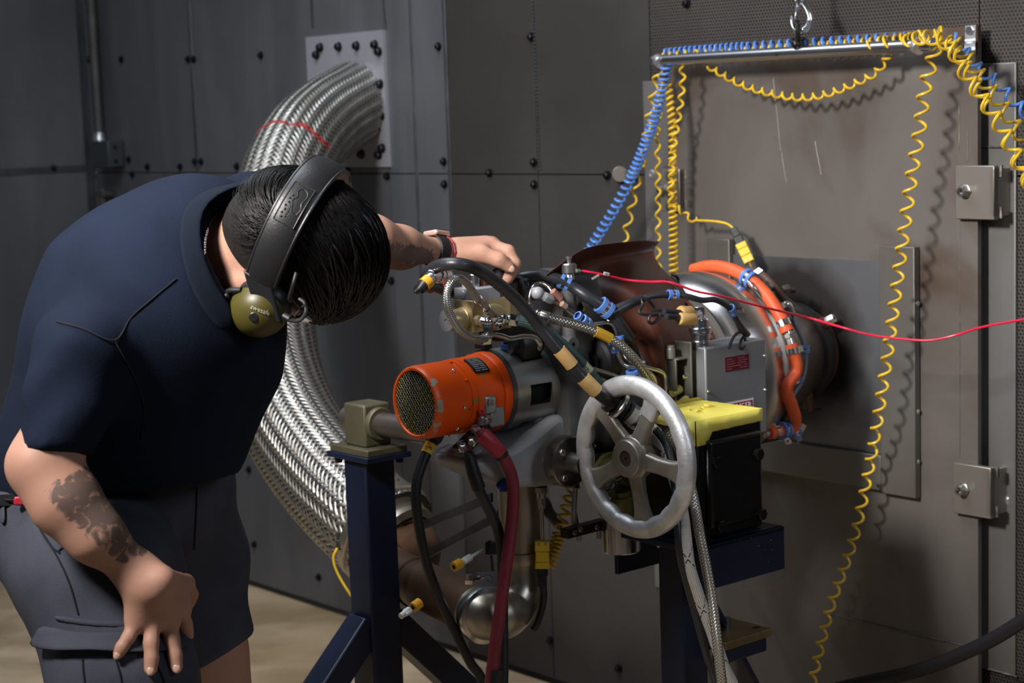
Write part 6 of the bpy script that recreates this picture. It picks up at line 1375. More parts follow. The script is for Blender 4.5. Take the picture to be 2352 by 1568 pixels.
tk = thing('floor_cable', 'heavy black cable sagging across the bottom of the stained wall panel', 'cable', pp[0]); q = MB(); q.tube(pp, .0125, 16); q.build('cable_body', m_black, tk)
# ------------------------------------------------------------------ the man
def px(r, d): return r * d / FPX
def cv3(e): return CR * e[0] + CU * e[1] - _f * e[2]          # (right, up, towards the lens) as a world direction
def npv(p): return np.array([p.x, p.y, p.z])
class Caps:
    def __init__(s, k=.02): s.c = []; s.k = k
    def add(s, a, b, k=None): s.c.append((npv(P(*a[:3])), npv(P(*b[:3])), px(a[3], a[2]), px(b[3], b[2]), k or s.k)); return s
    def chain(s, pts, k=None):
        for i in range(len(pts) - 1): s.add(pts[i], pts[i + 1], k)
        return s
    def __call__(s, p):
        d = None
        for a, b, ra, rb, k in s.c:
            q = sd_cap(p, a, b, ra, rb); d = q if d is None else smin(d, q, k)
        return d
    def bounds(s, m=.03):
        lo = np.min([np.minimum(a - ra, b - rb) for a, b, ra, rb, k in s.c], 0) - m; hi = np.max([np.maximum(a + ra, b + rb) for a, b, ra, rb, k in s.c], 0) + m
        return lo, hi
def trace(x, y, fn, d0=1.6, d1=3.2):
    r = npv(ray(x, y)); o = npv(EYE); ln = np.linalg.norm(r); d = d0
    for _ in range(90):
        v = float(fn((o + r * d)[None, :])[0])
        if v < .0004: break
        d += v / ln * .8
        if d > d1: return None
    return V(o + r * d)
def grad(p, fn, e=.002):
    p = np.array(p); q = np.array([p + d for d in np.vstack([np.eye(3), -np.eye(3)]) * e]); v = fn(q); g = v[:3] - v[3:]
    return V(g / (np.linalg.norm(g) + 1e-9))
m_skin = bpy.data.materials.new('skin'); MATS['skin'] = m_skin; m_skin.use_nodes = True
nt = m_skin.node_tree; N = nt.nodes; L = nt.links; b_ = N['Principled BSDF']
b_.inputs['Roughness'].default_value = .55; b_.inputs['Specular IOR Level'].default_value = .3; b_.inputs['Subsurface Weight'].default_value = .12; b_.inputs['Subsurface Radius'].default_value = (.010, .004, .002); b_.inputs['Subsurface Scale'].default_value = 1.
tc = N.new('ShaderNodeTexCoord'); n1 = N.new('ShaderNodeTexNoise'); n1.inputs['Scale'].default_value = 22; n1.inputs['Detail'].default_value = 5; L.new(tc.outputs['Object'], n1.inputs['Vector'])
mx = N.new('ShaderNodeMix'); mx.data_type = 'RGBA'; L.new(n1.outputs['Fac'], mx.inputs['Factor']); mx.inputs['A'].default_value = (.36, .185, .130, 1); mx.inputs['B'].default_value = (.45, .250, .180, 1)
at = N.new('ShaderNodeAttribute'); at.attribute_name = 'ink'
n2 = N.new('ShaderNodeTexNoise'); n2.inputs['Scale'].default_value = 46; n2.inputs['Detail'].default_value = 8; n2.inputs['Distortion'].default_value = 1.8; L.new(tc.outputs['Object'], n2.inputs['Vector'])
ad = N.new('ShaderNodeMath'); ad.operation = 'MULTIPLY_ADD'; L.new(n2.outputs['Fac'], ad.inputs[0]); ad.inputs[1].default_value = 2.2; L.new(at.outputs['Fac'], ad.inputs[2])
mr = N.new('ShaderNodeMapRange'); mr.inputs['From Min'].default_value = 1.80; mr.inputs['From Max'].default_value = 2.10; mr.inputs['To Max'].default_value = .82; L.new(ad.outputs[0], mr.inputs['Value'])
m2 = N.new('ShaderNodeMix'); m2.data_type = 'RGBA'; L.new(mr.outputs['Result'], m2.inputs['Factor']); L.new(mx.outputs['Result'], m2.inputs['A']); m2.inputs['B'].default_value = (.055, .048, .045, 1)
L.new(m2.outputs['Result'], b_.inputs['Base Color'])
n3 = N.new('ShaderNodeTexNoise'); n3.inputs['Scale'].default_value = 260; L.new(tc.outputs['Object'], n3.inputs['Vector']); bp = N.new('ShaderNodeBump'); bp.inputs['Strength'].default_value = .18; bp.inputs['Distance'].default_value = .0006
L.new(n3.outputs['Fac'], bp.inputs['Height']); L.new(bp.outputs['Normal'], b_.inputs['Normal'])
m_shirt = M('navy_pique', (.0085, .0130, .027), .9, 0, (.0065, .0100, .021), 9, 4, .30, 700, spec=.12)
m_rib = M('navy_rib', (.0075, .011, .0195), .9, 0, bump=.5, bsc=400, stretch=(1, 1, 6), spec=.12)
m_short = M('washed_cargo_cotton', (.056, .060, .080), .88, 0, (.040, .043, .058), 10, 6, .30, 500, c3=(.064, .068, .086), sc3=5., lo3=.54, hi3=.75, spec=.2)
m_seam = M('dark_seam', (.0045, .005, .008), .9)

HD = 2.31; hc = P(680, 560, HD)
he_ = cv3((-.42, -.72, .55)).normalized(); hf_ = cv3((.677, -.635, -.376)); hf_ = (hf_ - he_ * hf_.dot(he_)).normalized(); hu_ = he_.cross(hf_).normalized()
RH3 = np.array([npv(he_), npv(hf_), npv(hu_)])
def HL(e, f, u): return hc + he_ * e + hf_ * f + hu_ * u          # head coordinates: right ear, face, crown
pman = thing('person', 'man in navy polo shirt and cargo shorts bending over to adjust the engine', 'person', V((P(300, 1400, 2.4).x, P(300, 1400, 2.4).y, 0)))
# --- shirt
torso = Caps(.06)
torso.chain([(225, 1105, 2.43, 236), (318, 900, 2.41, 258), (378, 712, 2.38, 266), (470, 560, 2.39, 150)], .07)
torso.add((490, 600, 2.42, 138), (585, 505, 2.50, 95), .05)
torso.add((585, 505, 2.50, 95), (742, 556, 2.62, 66), .04)
torso.add((300, 760, 2.30, 165), (200, 812, 2.22, 112), .05)
CA, CB = (186, 812, 2.20, 112), (122, 1062, 2.17, 90)
sleeve = Caps().add(CA, CB)
arm_ax = (P(*CB[:3]) - P(*CA[:3])).normalized()
cuff_p = P(131, 1046, 2.17); cuff_n = (arm_ax * .9 + CR * .20 - CU * .2).normalized()
hem_p = P(235, 1128, 2.42); hem_n = (-CU * .97 + CR * .12).normalized()
neck_o = P(505, 605, 2.40); neck_n = (CR * .93 + CU * .05 - _f * .18).normalized()
cn_p, cn_n, hp_, hn_ = npv(cuff_p), npv(cuff_n), npv(hem_p), npv(hem_n)
lsl_p = npv(P(735, 553, 2.615)); lsl_n = npv((P(742, 556, 2.62) - P(585, 505, 2.50)).normalized())
def folds(p):
    q = p - hp_
    a = q @ npv(CR); b = q @ npv(CU); c = q @ npv(_f)
    lowz = np.clip(1 - (b / .32), 0, 1)
    return .0058 * lowz * np.sin(30 * b + 14 * a + 2.2 * np.sin(9 * a)) + .0040 * np.sin(26 * (a * .8 - b * .55) + 3 * np.sin(7 * c + 5 * b)) * np.clip(.6 - np.abs(b - .28) * 1.5, 0, 1)
neckhole = Caps().add((448, 606, 2.38, 106), (640, 590, 2.31, 150))
def f_shirt(p):
    t = np.maximum(torso(p) + folds(p), (p - hp_) @ hn_)
    t = np.maximum(t, (p - lsl_p) @ lsl_n - .02)
    t = smax(t, -neckhole(p), .012)
    s = sleeve(p) + .0034 * np.sin((p - cn_p) @ hn_ * 70 + 2 * np.sin((p - cn_p) @ npv(CR) * 40))
    s = np.maximum(s, (p - cn_p) @ cn_n)
    return smin(t, s, .022)
lo1, hi1 = torso.bounds(.02); lo2, hi2 = sleeve.bounds(.02)
shirt, _ = sdf_obj('polo_shirt', f_shirt, np.minimum(lo1, lo2), np.maximum(hi1, hi2), .0082, m_shirt, pman, 3)
def patch(name, grid, fn, off, th, mt, par, sub=1, ang=60):
    """cloth or trim laid on the surface fn: grid of photograph pixels -> points `off` above it"""
    vs = []; nr = len(grid); nc = len(grid[0]); last = None
    for r in grid:
        for q_ in r:
            h = trace(q_[0], q_[1], fn)
            if h is None: h = last if last is not None else P(q_[0], q_[1], 2.3)
            last = h; g = grad(h, fn); o_ = off + (q_[2] if len(q_) > 2 else 0); vs.append(h + g * o_)
    q = MB(); q.add(vs, [(i * nc + j, i * nc + j + 1, (i + 1) * nc + j + 1, (i + 1) * nc + j) for i in range(nr - 1) for j in range(nc - 1)])
    o = q.build(name, mt, par, ang=ang); s_ = o.modifiers.new('thick', 'SOLIDIFY'); s_.thickness = th; s_.offset = 0
    if sub: sb = o.modifiers.new('smooth', 'SUBSURF'); sb.levels = sub; sb.render_levels = sub
    return o
def lerp_rows(outer, inner, n):
    return [[tuple(a + (b - a) * k / n for a, b in zip(o_, i_)) for o_, i_ in zip(outer, inner)] for k in range(n + 1)]
def seamline(pts, fn, r, mt, name, par, off=.0006):
    hs = []
    for x, y in [tuple(q) for q in [(v.x, v.y) for v in catmull([V((x, y, 0)) for x, y in pts], 6)]]:
        h = trace(x, y, fn)
        if h is not None: hs.append(h + grad(h, fn) * off)
    if len(hs) > 2: q = MB(); q.tube(hs, r, 6); return q.build(name, mt, par)
# collar, folded over, standing away from the neck
out_ = [(585, 425, .004), (520, 432, .004), (455, 450, .004), (418, 485, .004), (408, 540, .004), (415, 610, .004), (440, 680, .004), (470, 728, .004), (502, 763, .004)]
in_ = [(600, 440, .020), (545, 447, .018), (488, 466, .014), (458, 500, .012), (452, 548, .010), (462, 608, .009), (490, 668, .008), (520, 705, .007), (546, 742, .005)]
patch('collar', lerp_rows(out_, in_, 3), f_shirt, .002, .0035, m_rib, shirt)
patch('sleeve_cuff', lerp_rows([(48, 1000, 0), (80, 1030, 0), (120, 1058, 0), (165, 1078, 0), (212, 1086, 0)], [(46, 1022, 0), (78, 1052, 0), (118, 1080, 0), (164, 1098, 0), (214, 1101, 0)], 2), f_shirt, .0012, .002, m_rib, shirt)
seamline([(130, 738), (190, 755), (262, 782), (300, 730), (345, 690), (405, 640)], f_shirt, .0011, m_seam, 'shoulder_seam', shirt)
seamline([(262, 782), (300, 850), (330, 930), (325, 1010)], f_shirt, .0010, m_seam, 'armhole_seam', shirt)
# --- shorts
shorts = Caps(.05)
NL = [(140, 1165, 2.44, 205), (235, 1340, 2.32, 172), (285, 1560, 2.27, 150), (300, 1760, 2.29, 138)]
FL = [(370, 1150, 2.58, 170), (430, 1290, 2.62, 128), (474, 1480, 2.62, 95), (476, 1560, 2.62, 90)]
shorts.chain(NL, .05); shorts.chain(FL, .05); shorts.add((180, 1120, 2.45, 200), (330, 1110, 2.52, 190), .05)
sh_top_p, sh_top_n = npv(P(230, 1095, 2.45)), npv((CU * .98 - CR * .10).normalized())
hem1_p, hem1_n = npv(P(300, 1660, 2.3)), npv(-CU); hem2_p, hem2_n = npv(P(500, 1505, 2.62)), npv((-CU * .86 + CR * .5).normalized())
def f_shorts(p):
    n = Caps.__call__(near_leg, p); f = Caps.__call__(far_leg, p)
    q = p - hem1_p; a = q @ npv(CR); b = q @ npv(CU)
    wr = .0030 * np.sin(34 * b + 18 * a + 2 * np.sin(20 * a)) * np.clip(1 - np.abs(b - .02) * 4, 0.15, 1) + .0018 * np.sin(60 * a + 12 * b)
    n = np.maximum(n + wr, (p - hem1_p) @ hem1_n); f = np.maximum(f + wr * .8, (p - hem2_p) @ hem2_n)
    d = smin(n, f, .02); d = smin(d, waist(p), .05)
    return np.maximum(d, (p - sh_top_p) @ sh_top_n)
near_leg = Caps(.05).chain(NL); far_leg = Caps(.05).chain(FL); waist = Caps(.05).add((180, 1120, 2.45, 196), (330, 1110, 2.52, 190))
lo, hi = shorts.bounds(.02); short_o, _ = sdf_obj('cargo_shorts', f_shorts, lo, hi, .0075, m_short, pman, 2)
flap_o = [(100, 1428, .004), (160, 1448, .004), (230, 1456, .004), (310, 1452, .004), (390, 1440, .004), (436, 1428, .002)]
flap_i = [(92, 1478, .016), (150, 1500, .016), (215, 1494, .014), (300, 1508, .010), (385, 1502, .008), (438, 1486, .004)]
patch('pocket_flap', lerp_rows(flap_o, flap_i, 3), f_shorts, .003, .004, m_short, short_o)
patch('pocket_welt', lerp_rows([(120, 1408), (180, 1420), (260, 1428), (350, 1424), (430, 1414)], [(124, 1424), (184, 1436), (262, 1444), (350, 1440), (432, 1430)], 1), f_shorts, .003, .004, m_short, short_o)
for pts in ([(78, 1170), (95, 1220), (130, 1275), (160, 1340), (180, 1410)], [(135, 1265), (160, 1245), (175, 1235)], [(190, 1510), (192, 1540), (196, 1580)], [(265, 1512), (275, 1545), (282, 1580)], [(362, 1530), (375, 1560), (385, 1600)], [(452, 1120), (450, 1180), (446, 1260)], [(90, 1210), (120, 1255), (138, 1270)]):
    seamline(pts, f_shorts, .0012, m_seam, 'seam', short_o)
patch('belt_loop', lerp_rows([(2, 1150), (16, 1152)], [(4, 1205), (18, 1207)], 2), f_shorts, .004, .003, m_short, short_o)
# --- the body: head, arms, legs in one mesh
ell = lambda c, rad: (lambda p: sd_ell(p, npv(c), RH3, rad))
skull = ell(HL(0, 0, .002), (.076, .094, .106))
jaw = ell(HL(0, .030, -.058), (.060, .066, .070)); chin = ell(HL(0, .062, -.108), (.030, .026, .026)); nose = ell(HL(0, .104, -.038), (.013, .020, .022)); nose2 = ell(HL(0, .094, -.014), (.009, .014, .024))
brow = ell(HL(0, .080, .012), (.060, .016, .014)); lips = ell(HL(0, .092, -.076), (.024, .010, .010))
eyes = [ell(HL(s * .032, .090, -.010), (.016, .012, .011)) for s in (-1, 1)]
ears = [ell(HL(s * .080, -.008, -.030), (.012, .020, .032)) for s in (-1, 1)]
neck = Caps().add((474, 602, 2.365, 112), (606, 600, 2.335, 102))
def f_head(p):
    d = skull(p)
    for g, k in ((jaw, .03), (chin, .02), (brow, .012), (nose2, .010), (nose, .008), (lips, .006)): d = smin(d, g(p), k)
    for g in eyes: d = smax(d, -g(p), .006)
    for g in ears: d = smin(d, g(p), .006)
    return smin(d, neck(p), .03)
# near (right) arm and hand
RA = Caps(.018).chain([(150, 960, 2.19, 82), (96, 1068, 2.17, 74), (150, 1150, 2.165, 76), (215, 1225, 2.168, 62), (316, 1316, 2.200, 41)], .02)
def on_thigh(x, y, up): 
    h = trace(x, y, f_shorts)
    return (h + (EYE - h).normalized() * up) if h is not None else P(x, y, 2.16)
class Wcaps(Caps):
    def addw(s, a, b, ra, rb, k): s.c.append((npv(a), npv(b), ra, rb, k)); return s
hand = Wcaps(.010)
wr_ = P(322, 1322, 2.200)
kn = {n: on_thigh(x, y, u) for n, x, y, u in (('i', 412, 1398, .019), ('m', 386, 1424, .021), ('r', 350, 1432, .020), ('p', 314, 1424, .016))}
for n in 'imrp': hand.addw(wr_, kn[n], .017, .0112, .014)
hand.addw(P(342, 1348, 2.188), kn['m'], .0215, .014, .016); hand.addw(P(330, 1350, 2.192), kn['p'], .0195, .0125, .016); hand.addw(P(362, 1345, 2.19), kn['i'], .0195, .0125, .016); hand.addw(wr_, on_thigh(405, 1372, .012), .019, .014, .016)
tipz = {'i': [(424, 1432, .012), (430, 1456, .003)], 'm': [(395, 1468, .014), (402, 1505, .009), (405, 1530, .006)], 'r': [(347, 1476, .014), (348, 1512, .009), (346, 1536, .006)], 'p': [(296, 1462, .011), (280, 1486, .008), (272, 1500, .005)]}
frad = {'i': .0098, 'm': .0098, 'r': .0096, 'p': .0086}
fing_tips = {}
for n, pts in tipz.items():
    a = kn[n]; r = frad[n] * 1.08
    for (x, y, u) in pts:
        b = on_thigh(x, y, u + .002); r2 = r * .93; hand.addw(a, b, r, r2, .0035); prev = a; a, r = b, r2
    fing_tips[n] = (prev, a, r)
th1, th2, th3 = on_thigh(425, 1340, .018), on_thigh(437, 1365, .012), on_thigh(435, 1382, .008)
hand.addw(P(372, 1330, 2.182), th1, .0145, .0125, .012); hand.addw(th1, th2, .0122, .0112, .005); hand.addw(th2, th3, .0112, .0095, .005)
def f_ra(p): return smin(RA(p), hand(p), .024)
# far (left) arm and hand, reaching to the valve block
LDp = [(742, 556, 2.62, 62), (796, 548, 2.66, 60), (850, 556, 2.70, 60), (920, 568, 2.76, 46), (1004, 576, 2.83, 26)]
LA = Caps(.02).chain(LDp, .02)
lh = Wcaps(.010); d0 = 2.85
w2 = P(1006, 576, 2.83); KX = {'i': (1128, 563, d0 + .02), 'm': (1130, 560, d0 + .044), 'r': (1122, 562, d0 + .066), 'p': (1108, 566, d0 + .086)}
for n in 'imrp': lh.addw(w2, P(*KX[n]), .0135, .0125, .008)
lh.addw(P(1046, 573, 2.848), P(1115, 566, d0 + .03), .0175, .015, .012)
FX = {'i': [(1168, 577, d0 + .012), (1183, 606, d0 + .008), (1166, 640, d0 + .014)], 'm': [(1170, 585, d0 + .038), (1180, 618, d0 + .034), (1160, 650, d0 + .036)], 'r': [(1160, 590, d0 + .062), (1168, 622, d0 + .056), (1150, 648, d0 + .056)], 'p': [(1142, 592, d0 + .082), (1150, 620, d0 + .076), (1138, 642, d0 + .074)]}
for n, pts in FX.items():
    a = P(*KX[n]); r = .0112 if n != 'p' else .0096
    for q_ in pts: b = P(*q_); lh.addw(a, b, r, r * .94, .004); a, r = b, r * .94
tA, tB, tC, tD = P(1056, 586, 2.838), P(1106, 583, d0 - .008), P(1147, 597, d0 - .012), P(1170, 614, d0 - .008)
lh.addw(tA, tB, .0145, .0145, .010); lh.addw(tB, tC, .0135, .0118, .005); lh.addw(tC, tD, .0118, .0092, .005)
def f_la(p): return smin(LA(p), lh(p), .016)
# legs and the trunk under the clothes
foot1, foot2 = V((P(300, 1760, 2.29).x - .02, P(300, 1760, 2.29).y + .02, 0)), V((P(476, 1560, 2.62).x + .02, P(476, 1560, 2.62).y + .02, 0))
LG = Wcaps(.03)
for kp, fz in ((P(298, 1700, 2.29), foot1), (P(474, 1490, 2.62), foot2)):
    LG.addw(kp, kp.lerp(fz + ZZ * .09, .35), .062, .060, .03); LG.addw(kp.lerp(fz + ZZ * .09, .35), fz + ZZ * .09, .060, .040, .03)
LG.addw(P(200, 1200, 2.46), P(298, 1700, 2.29), .07, .058, .03); LG.addw(P(380, 1220, 2.62), P(474, 1490, 2.62), .045, .052, .02); LG.addw(P(250, 1150, 2.50), P(390, 720, 2.41), .05, .08, .02); LG.addw(P(390, 720, 2.39), P(480, 610, 2.43), .09, .055, .03)
parts_ = []
for fn, (lo, hi), h in ((f_head, (npv(hc) - .21, npv(hc) + .21), .0045), (f_ra, (np.minimum(RA.bounds()[0], hand.bounds()[0]), np.maximum(RA.bounds()[1], hand.bounds()[1])), .0030), (f_la, (np.minimum(LA.bounds()[0], lh.bounds()[0]), np.maximum(LA.bounds()[1], lh.bounds()[1])), .0030), (LG, LG.bounds(), .011)):
    parts_.append(surfnet(fn, lo, hi, h))
def relax(vs, fs, n):
    e = np.concatenate([fs[:, [0, 1]], fs[:, [1, 2]], fs[:, [2, 3]], fs[:, [3, 0]]])
    for _ in range(n):
        s = np.zeros_like(vs); c = np.zeros(len(vs)); np.add.at(s, e[:, 0], vs[e[:, 1]]); np.add.at(c, e[:, 0], 1); np.add.at(s, e[:, 1], vs[e[:, 0]]); np.add.at(c, e[:, 1], 1); vs = vs * .5 + .5 * s / np.maximum(c, 1)[:, None]
    return vs
VS = []; FS = []; n0 = 0
for vs, fs in parts_: vs = relax(vs, fs, 2); VS.append(vs); FS.append(fs + n0); n0 += len(vs)
VS = np.concatenate(VS); FS = np.concatenate(FS); base = V(pman['_base'])
me = bpy.data.meshes.new('body'); me.from_pydata((VS - np.array(base)).tolist(), [], FS.tolist()); me.materials.append(m_skin); me.polygons.foreach_set('use_smooth', [True] * len(FS))
# tattoos: the inked patches of the two forearms
def axpos(p, a, b):
    a, b = npv(a), npv(b); ab = b - a; t = ((p - a) @ ab) / (ab @ ab); return t, p - a - t[:, None] * ab
ink = np.zeros(len(VS)); i1 = len(parts_[0][0]); i2 = i1 + len(parts_[1][0]); i3 = i2 + len(parts_[2][0])
t, q = axpos(VS[i1:i2], P(110, 1080, 2.17), P(322, 1322, 2.155)); side = q @ npv((CR * .8 + CU * .55).normalized())
ink[i1:i2] = np.clip((t - .08) * 8, 0, 1) * np.clip((.93 - t) * 12, 0, 1) * np.clip((side + .022) * 60, 0, 1.12)
t, q = axpos(VS[i2:i3], P(800, 540, 2.66), P(1004, 576, 2.83)); side = q @ npv(-CU)
ink[i2:i3] = np.clip((t - .0) * 8, 0, 1) * np.clip((.93 - t) * 12, 0, 1) * np.clip((side + .004) * 90, 0, 1.25)
at_ = me.attributes.new('ink', 'FLOAT', 'POINT'); at_.data.foreach_set('value', ink.astype(np.float32))
body = bpy.data.objects.new('body', me); COL.objects.link(body); body.parent = pman; body['_base'] = tuple(base)
body['label'] = 'tanned skin with dark tattoos on both forearms'
m_nail = M('nail', (.55, .34, .26), .3)
def nail(a, b, r, vd=None):
    d = (b - a).normalized(); v = (EYE - b).normalized() if vd is None else vd; v = (v - d * v.dot(d)).normalized(); s = d.cross(v)
    q = MB(); q.ball(b + d * r * .25 + v * r * .66, r * .62, r * .8, r * .36, s, d, v, 12, 8); q.build('fingernail', m_nail, body)
for n in 'mrp': nail(*fing_tips[n])
nail(tC, tD, .0092); nail(th2, th3, .0095)
# --- hair: close-cropped back and sides, long combed top
m_hair = M('black_hair', (.0045, .004, .004), .36, 0, (.008, .007, .007), 60, 3, spec=.35)
m_buzz = M('cropped_hair', (.0125, .0102, .009), .6, 0, (.0065, .0056, .0052), 90, 4, .5, 500, spec=.4)
def hpt(v, k=1., add=0.):
    v = V(v).normalized(); r = 1 / math.sqrt((v.x / .076) ** 2 + (v.y / .096) ** 2 + (v.z / .106) ** 2); return HL(*(v * (r * k + add))) + hu_ * .002
hb_n = [npv(V(q).normalized()) for q in ((0, .80, .38),)]
def haircap(p, grow, f_lim, u_back):
    d = sd_ell(p, npv(HL(0, 0, .002)), RH3, (.076 + grow, .096 + grow, .106 + grow))
    q = (p - npv(hc)) @ RH3.T
    line = -.012 - q[..., 1] * .72 if False else np.where(q[..., 1] > .0, .004 + q[..., 1] * .55, -.004 + q[..., 1] * .60)
    return smax(d, line * 1. + u_back - q[..., 2], .004)
cap_, _ = sdf_obj('hair', lambda p: haircap(p, .0035, 0, -.004), npv(hc) - .15, npv(hc) + .15, .0045, m_buzz, pman, 2)
nback = npv((CR * .855 + CU * .526).normalized())
def topf(p):
    d = sd_ell(p, npv(HL(0, .004, .008)), RH3, (.078, .106, .112)); q = (p - npv(hc)) @ RH3.T
    return smax(smax(d, .030 - q[..., 2] + np.clip(q[..., 1], 0, 1) * .12, .010), -((p - npv(hc)) @ nback + .0145), .012)
top_, _ = sdf_obj('hair_top', topf, npv(hc) - .17, npv(hc) + .17, .005, m_hair, pman, 2); top_.parent = cap_
rnd = random.Random(4)
def strands(name, n, region, field, length, lift, r, mt, par, seg=6, ax_=(.076, .096, .106), off=(0, 0, 0)):
    vs = []; fs = []; c = 0; tries = 0
    while c < n and tries < n * 30:
        tries += 1
        v = V((rnd.gauss(0, 1), rnd.gauss(0, 1), rnd.gauss(0, 1))).normalized()
        if not region(v): continue
        L_ = length * rnd.uniform(.7, 1.2); st = L_ / seg; u = v.copy(); pts = []
        bias = rnd.uniform(-.25, .25)
        for k in range(seg + 1):
            h_ = lift * (1 - (1 - k / seg) ** 2) if lift < .02 else lift * math.sin(PI * min(1, .15 + .75 * k / seg))
            rr = 1 / math.sqrt((u.x / ax_[0]) ** 2 + (u.y / ax_[1]) ** 2 + (u.z / ax_[2]) ** 2)
            pts.append(HL(*(u * (rr + .001 + h_ * .6) + V(off))))
            dv = field(u, bias); dv = dv - u * dv.dot(u)
            if dv.length > 1e-6: u = (u + dv.normalized() * (st / .095)).normalized()
        base_ = len(vs); fr = frames(pts)
        for k, p in enumerate(pts):
            w = r * (1 - .75 * k / seg)
            for a in (0, 2.094, 4.189): vs.append(p + fr[k][0] * (w * math.cos(a)) + fr[k][1] * (w * math.sin(a)))
        for k in range(seg):
            for a in range(3): fs.append((base_ + k * 3 + a, base_ + k * 3 + (a + 1) % 3, base_ + k * 3 + 3 + (a + 1) % 3, base_ + k * 3 + 3 + a))
        c += 1
    me = bpy.data.meshes.new(name); bs = V(par['_base']); me.from_pydata([p - bs for p in vs], [], fs); me.materials.append(mt); me.polygons.foreach_set('use_smooth', [True] * len(fs))
    o = bpy.data.objects.new(name, me); COL.objects.link(o); o.parent = par; o['kind'] = 'stuff'; return o
whorl = V((.26, -.62, .72)).normalized()
def fld(u, b):
    r = u - whorl * u.dot(whorl)
    if u.y < whorl.y + .10: return whorl.cross(u) * -.8 + r * .8 + V((b, b, 0))
    return V((.30 + .5 * max(0, u.y) + b, 1., -.15 + b * .3))
strands('hair_strands', 3600, lambda v: v.z > .27 + .10 * max(0, v.y) and float(npv(he_ * (v.x * .075) + hf_ * (v.y * .10) + hu_ * (v.z * .11)) @ nback) > -.020, fld, .055, .010, .0008, m_hair, cap_, 8, (.0785, .1065, .1125), (0, .004, .008))
strands('hair_locks', 300, lambda v: v.z > .25 and v.y > -.15, fld, .075, .018, .0021, M('glossy_hair', (.006, .0055, .0055), .26, 0, spec=.6), cap_, 9, (.0785, .1065, .1125), (0, .004, .008))
strands('hair_stubble', 6500, lambda v: v.z > (.05 + v.y * .60 if v.y > 0 else -.02 + v.y * .72) and not (v.z > .72 and v.y > -.1), lambda u, b: V((b, -1. + b, -.9)), .010, .0035, .00036, m_buzz, cap_, 2)
# --- shoes
m_shoe = M('black_work_shoe', (.012, .012, .013), .5)
for fz, yaw in ((foot1, (CR * .75 + V((0, 1, 0)) * .65).normalized()), (foot2, (CR * .9 + V((0, 1, 0)) * .4).normalized())):
    yv = V((yaw.x, yaw.y, 0)).normalized(); sv_ = ZZ.cross(yv)
    fn = lambda p, fz=fz, yv=yv: np.maximum(smin(sd_cap(p, npv(fz + ZZ * .045 - yv * .04), npv(fz + ZZ * .040 + yv * .15), .046, .042), sd_cap(p, npv(fz + ZZ * .05), npv(fz + ZZ * .12), .048, .05), .03), -(p[..., 2] - .003))
    sdf_obj('shoe', fn, npv(fz) - .22, npv(fz) + .24, .008, m_shoe, pman, 2)
# ------------------------------------------------------------------ what the man wears
em = thing('ear_defenders', 'black headband ear defenders with olive cups worn over the black hair', 'headset', HL(.098, 0, 0))
m_lea = M('black_leatherette', (.012, .012, .0135), .42, 0, bump=.15, bsc=300); m_olv = M('olive_cup', (.072, .062, .012), .42, 0, (.062, .052, .010), 12, 3)
bt_ = math.radians(30); bu = (hu_ * math.cos(bt_) - hf_ * math.sin(bt_)); bf = he_.cross(bu).normalized()
def HB(t, r0, du, w=0.): return hc + he_ * (math.cos(t) * (.094 + r0)) + bu * (math.sin(t) * (.1195 + r0) + du) + bf * w
def bandstrip(name, t0, t1, wid, r0, th, mt, par, n=40, edge=None):
    vs = []; 
    for i in range(n + 1):
        t = t0 + (t1 - t0) * i / n; ww = wid(t) if callable(wid) else wid
        for (w_, r_) in ((-ww / 2, r0), (-ww * .3, r0 + th * .35), (ww * .3, r0 + th * .35), (ww / 2, r0), (ww / 2, r0 - th), (-ww / 2, r0 - th)): vs.append(HB(t, r_, 0, w_))
    fs = [(i * 6 + k, i * 6 + (k + 1) % 6, i * 6 + 6 + (k + 1) % 6, i * 6 + 6 + k) for i in range(n) for k in range(6)] + [(5, 4, 3, 2, 1, 0), tuple(n * 6 + k for k in range(6))]
    q = MB(); q.add(vs, fs); return q.build(name, mt, par, ang=50)
bd = bandstrip('headband', .30, PI - .30, lambda t: .040 + .004 * math.sin(t), .010, .012, m_lea, em)
for s_ in (-1, 1):
    q = MB(); q.tube([HB(t, .0095, 0, s_ * (.019 + .002 * math.sin(t))) for t in np.linspace(.32, PI - .32, 50)], .0022, 8); q.build('band_piping', m_lea, bd)
# raised badge panel on the band
tc0, tc1 = 1.02, 1.52
q = MB(); cs = [(tc0, -.014), (tc1, -.014), (tc1, .014), (tc0, .014), (tc0, -.014)]
pts = []
for i in range(4):
    for k in range(10): t = cs[i][0] + (cs[i + 1][0] - cs[i][0]) * k / 10; w_ = cs[i][1] + (cs[i + 1][1] - cs[i][1]) * k / 10; pts.append(HB(t, .0142, 0, w_))
pts.append(pts[0]); q.tube(pts, .0008, 6, cap=False); pa = q.build('badge_frame', m_lea, bd)
q = MB()
blob = [(1.16, -.009), (1.24, -.011), (1.30, -.008), (1.40, -.010), (1.46, -.006), (1.47, .001), (1.42, .004), (1.36, .001), (1.30, .004), (1.24, .001), (1.18, -.002), (1.16, -.009)]
q.tube(catmull([HB(t, .0142, 0, w_) for t, w_ in blob], 4), .0009, 6, cap=False)
for k in range(7): q.ball(HB(1.08 + .045 * k, .0140, 0, .007 + .0015 * (k % 2)), .0016, nu=8, nv=6)
for k in range(5): q.ball(HB(1.10 + .03 * k, .0140, 0, .0022), .0012, nu=8, nv=6)
tag(q.build('embossed_badge', m_lea, bd), kind='stuff')
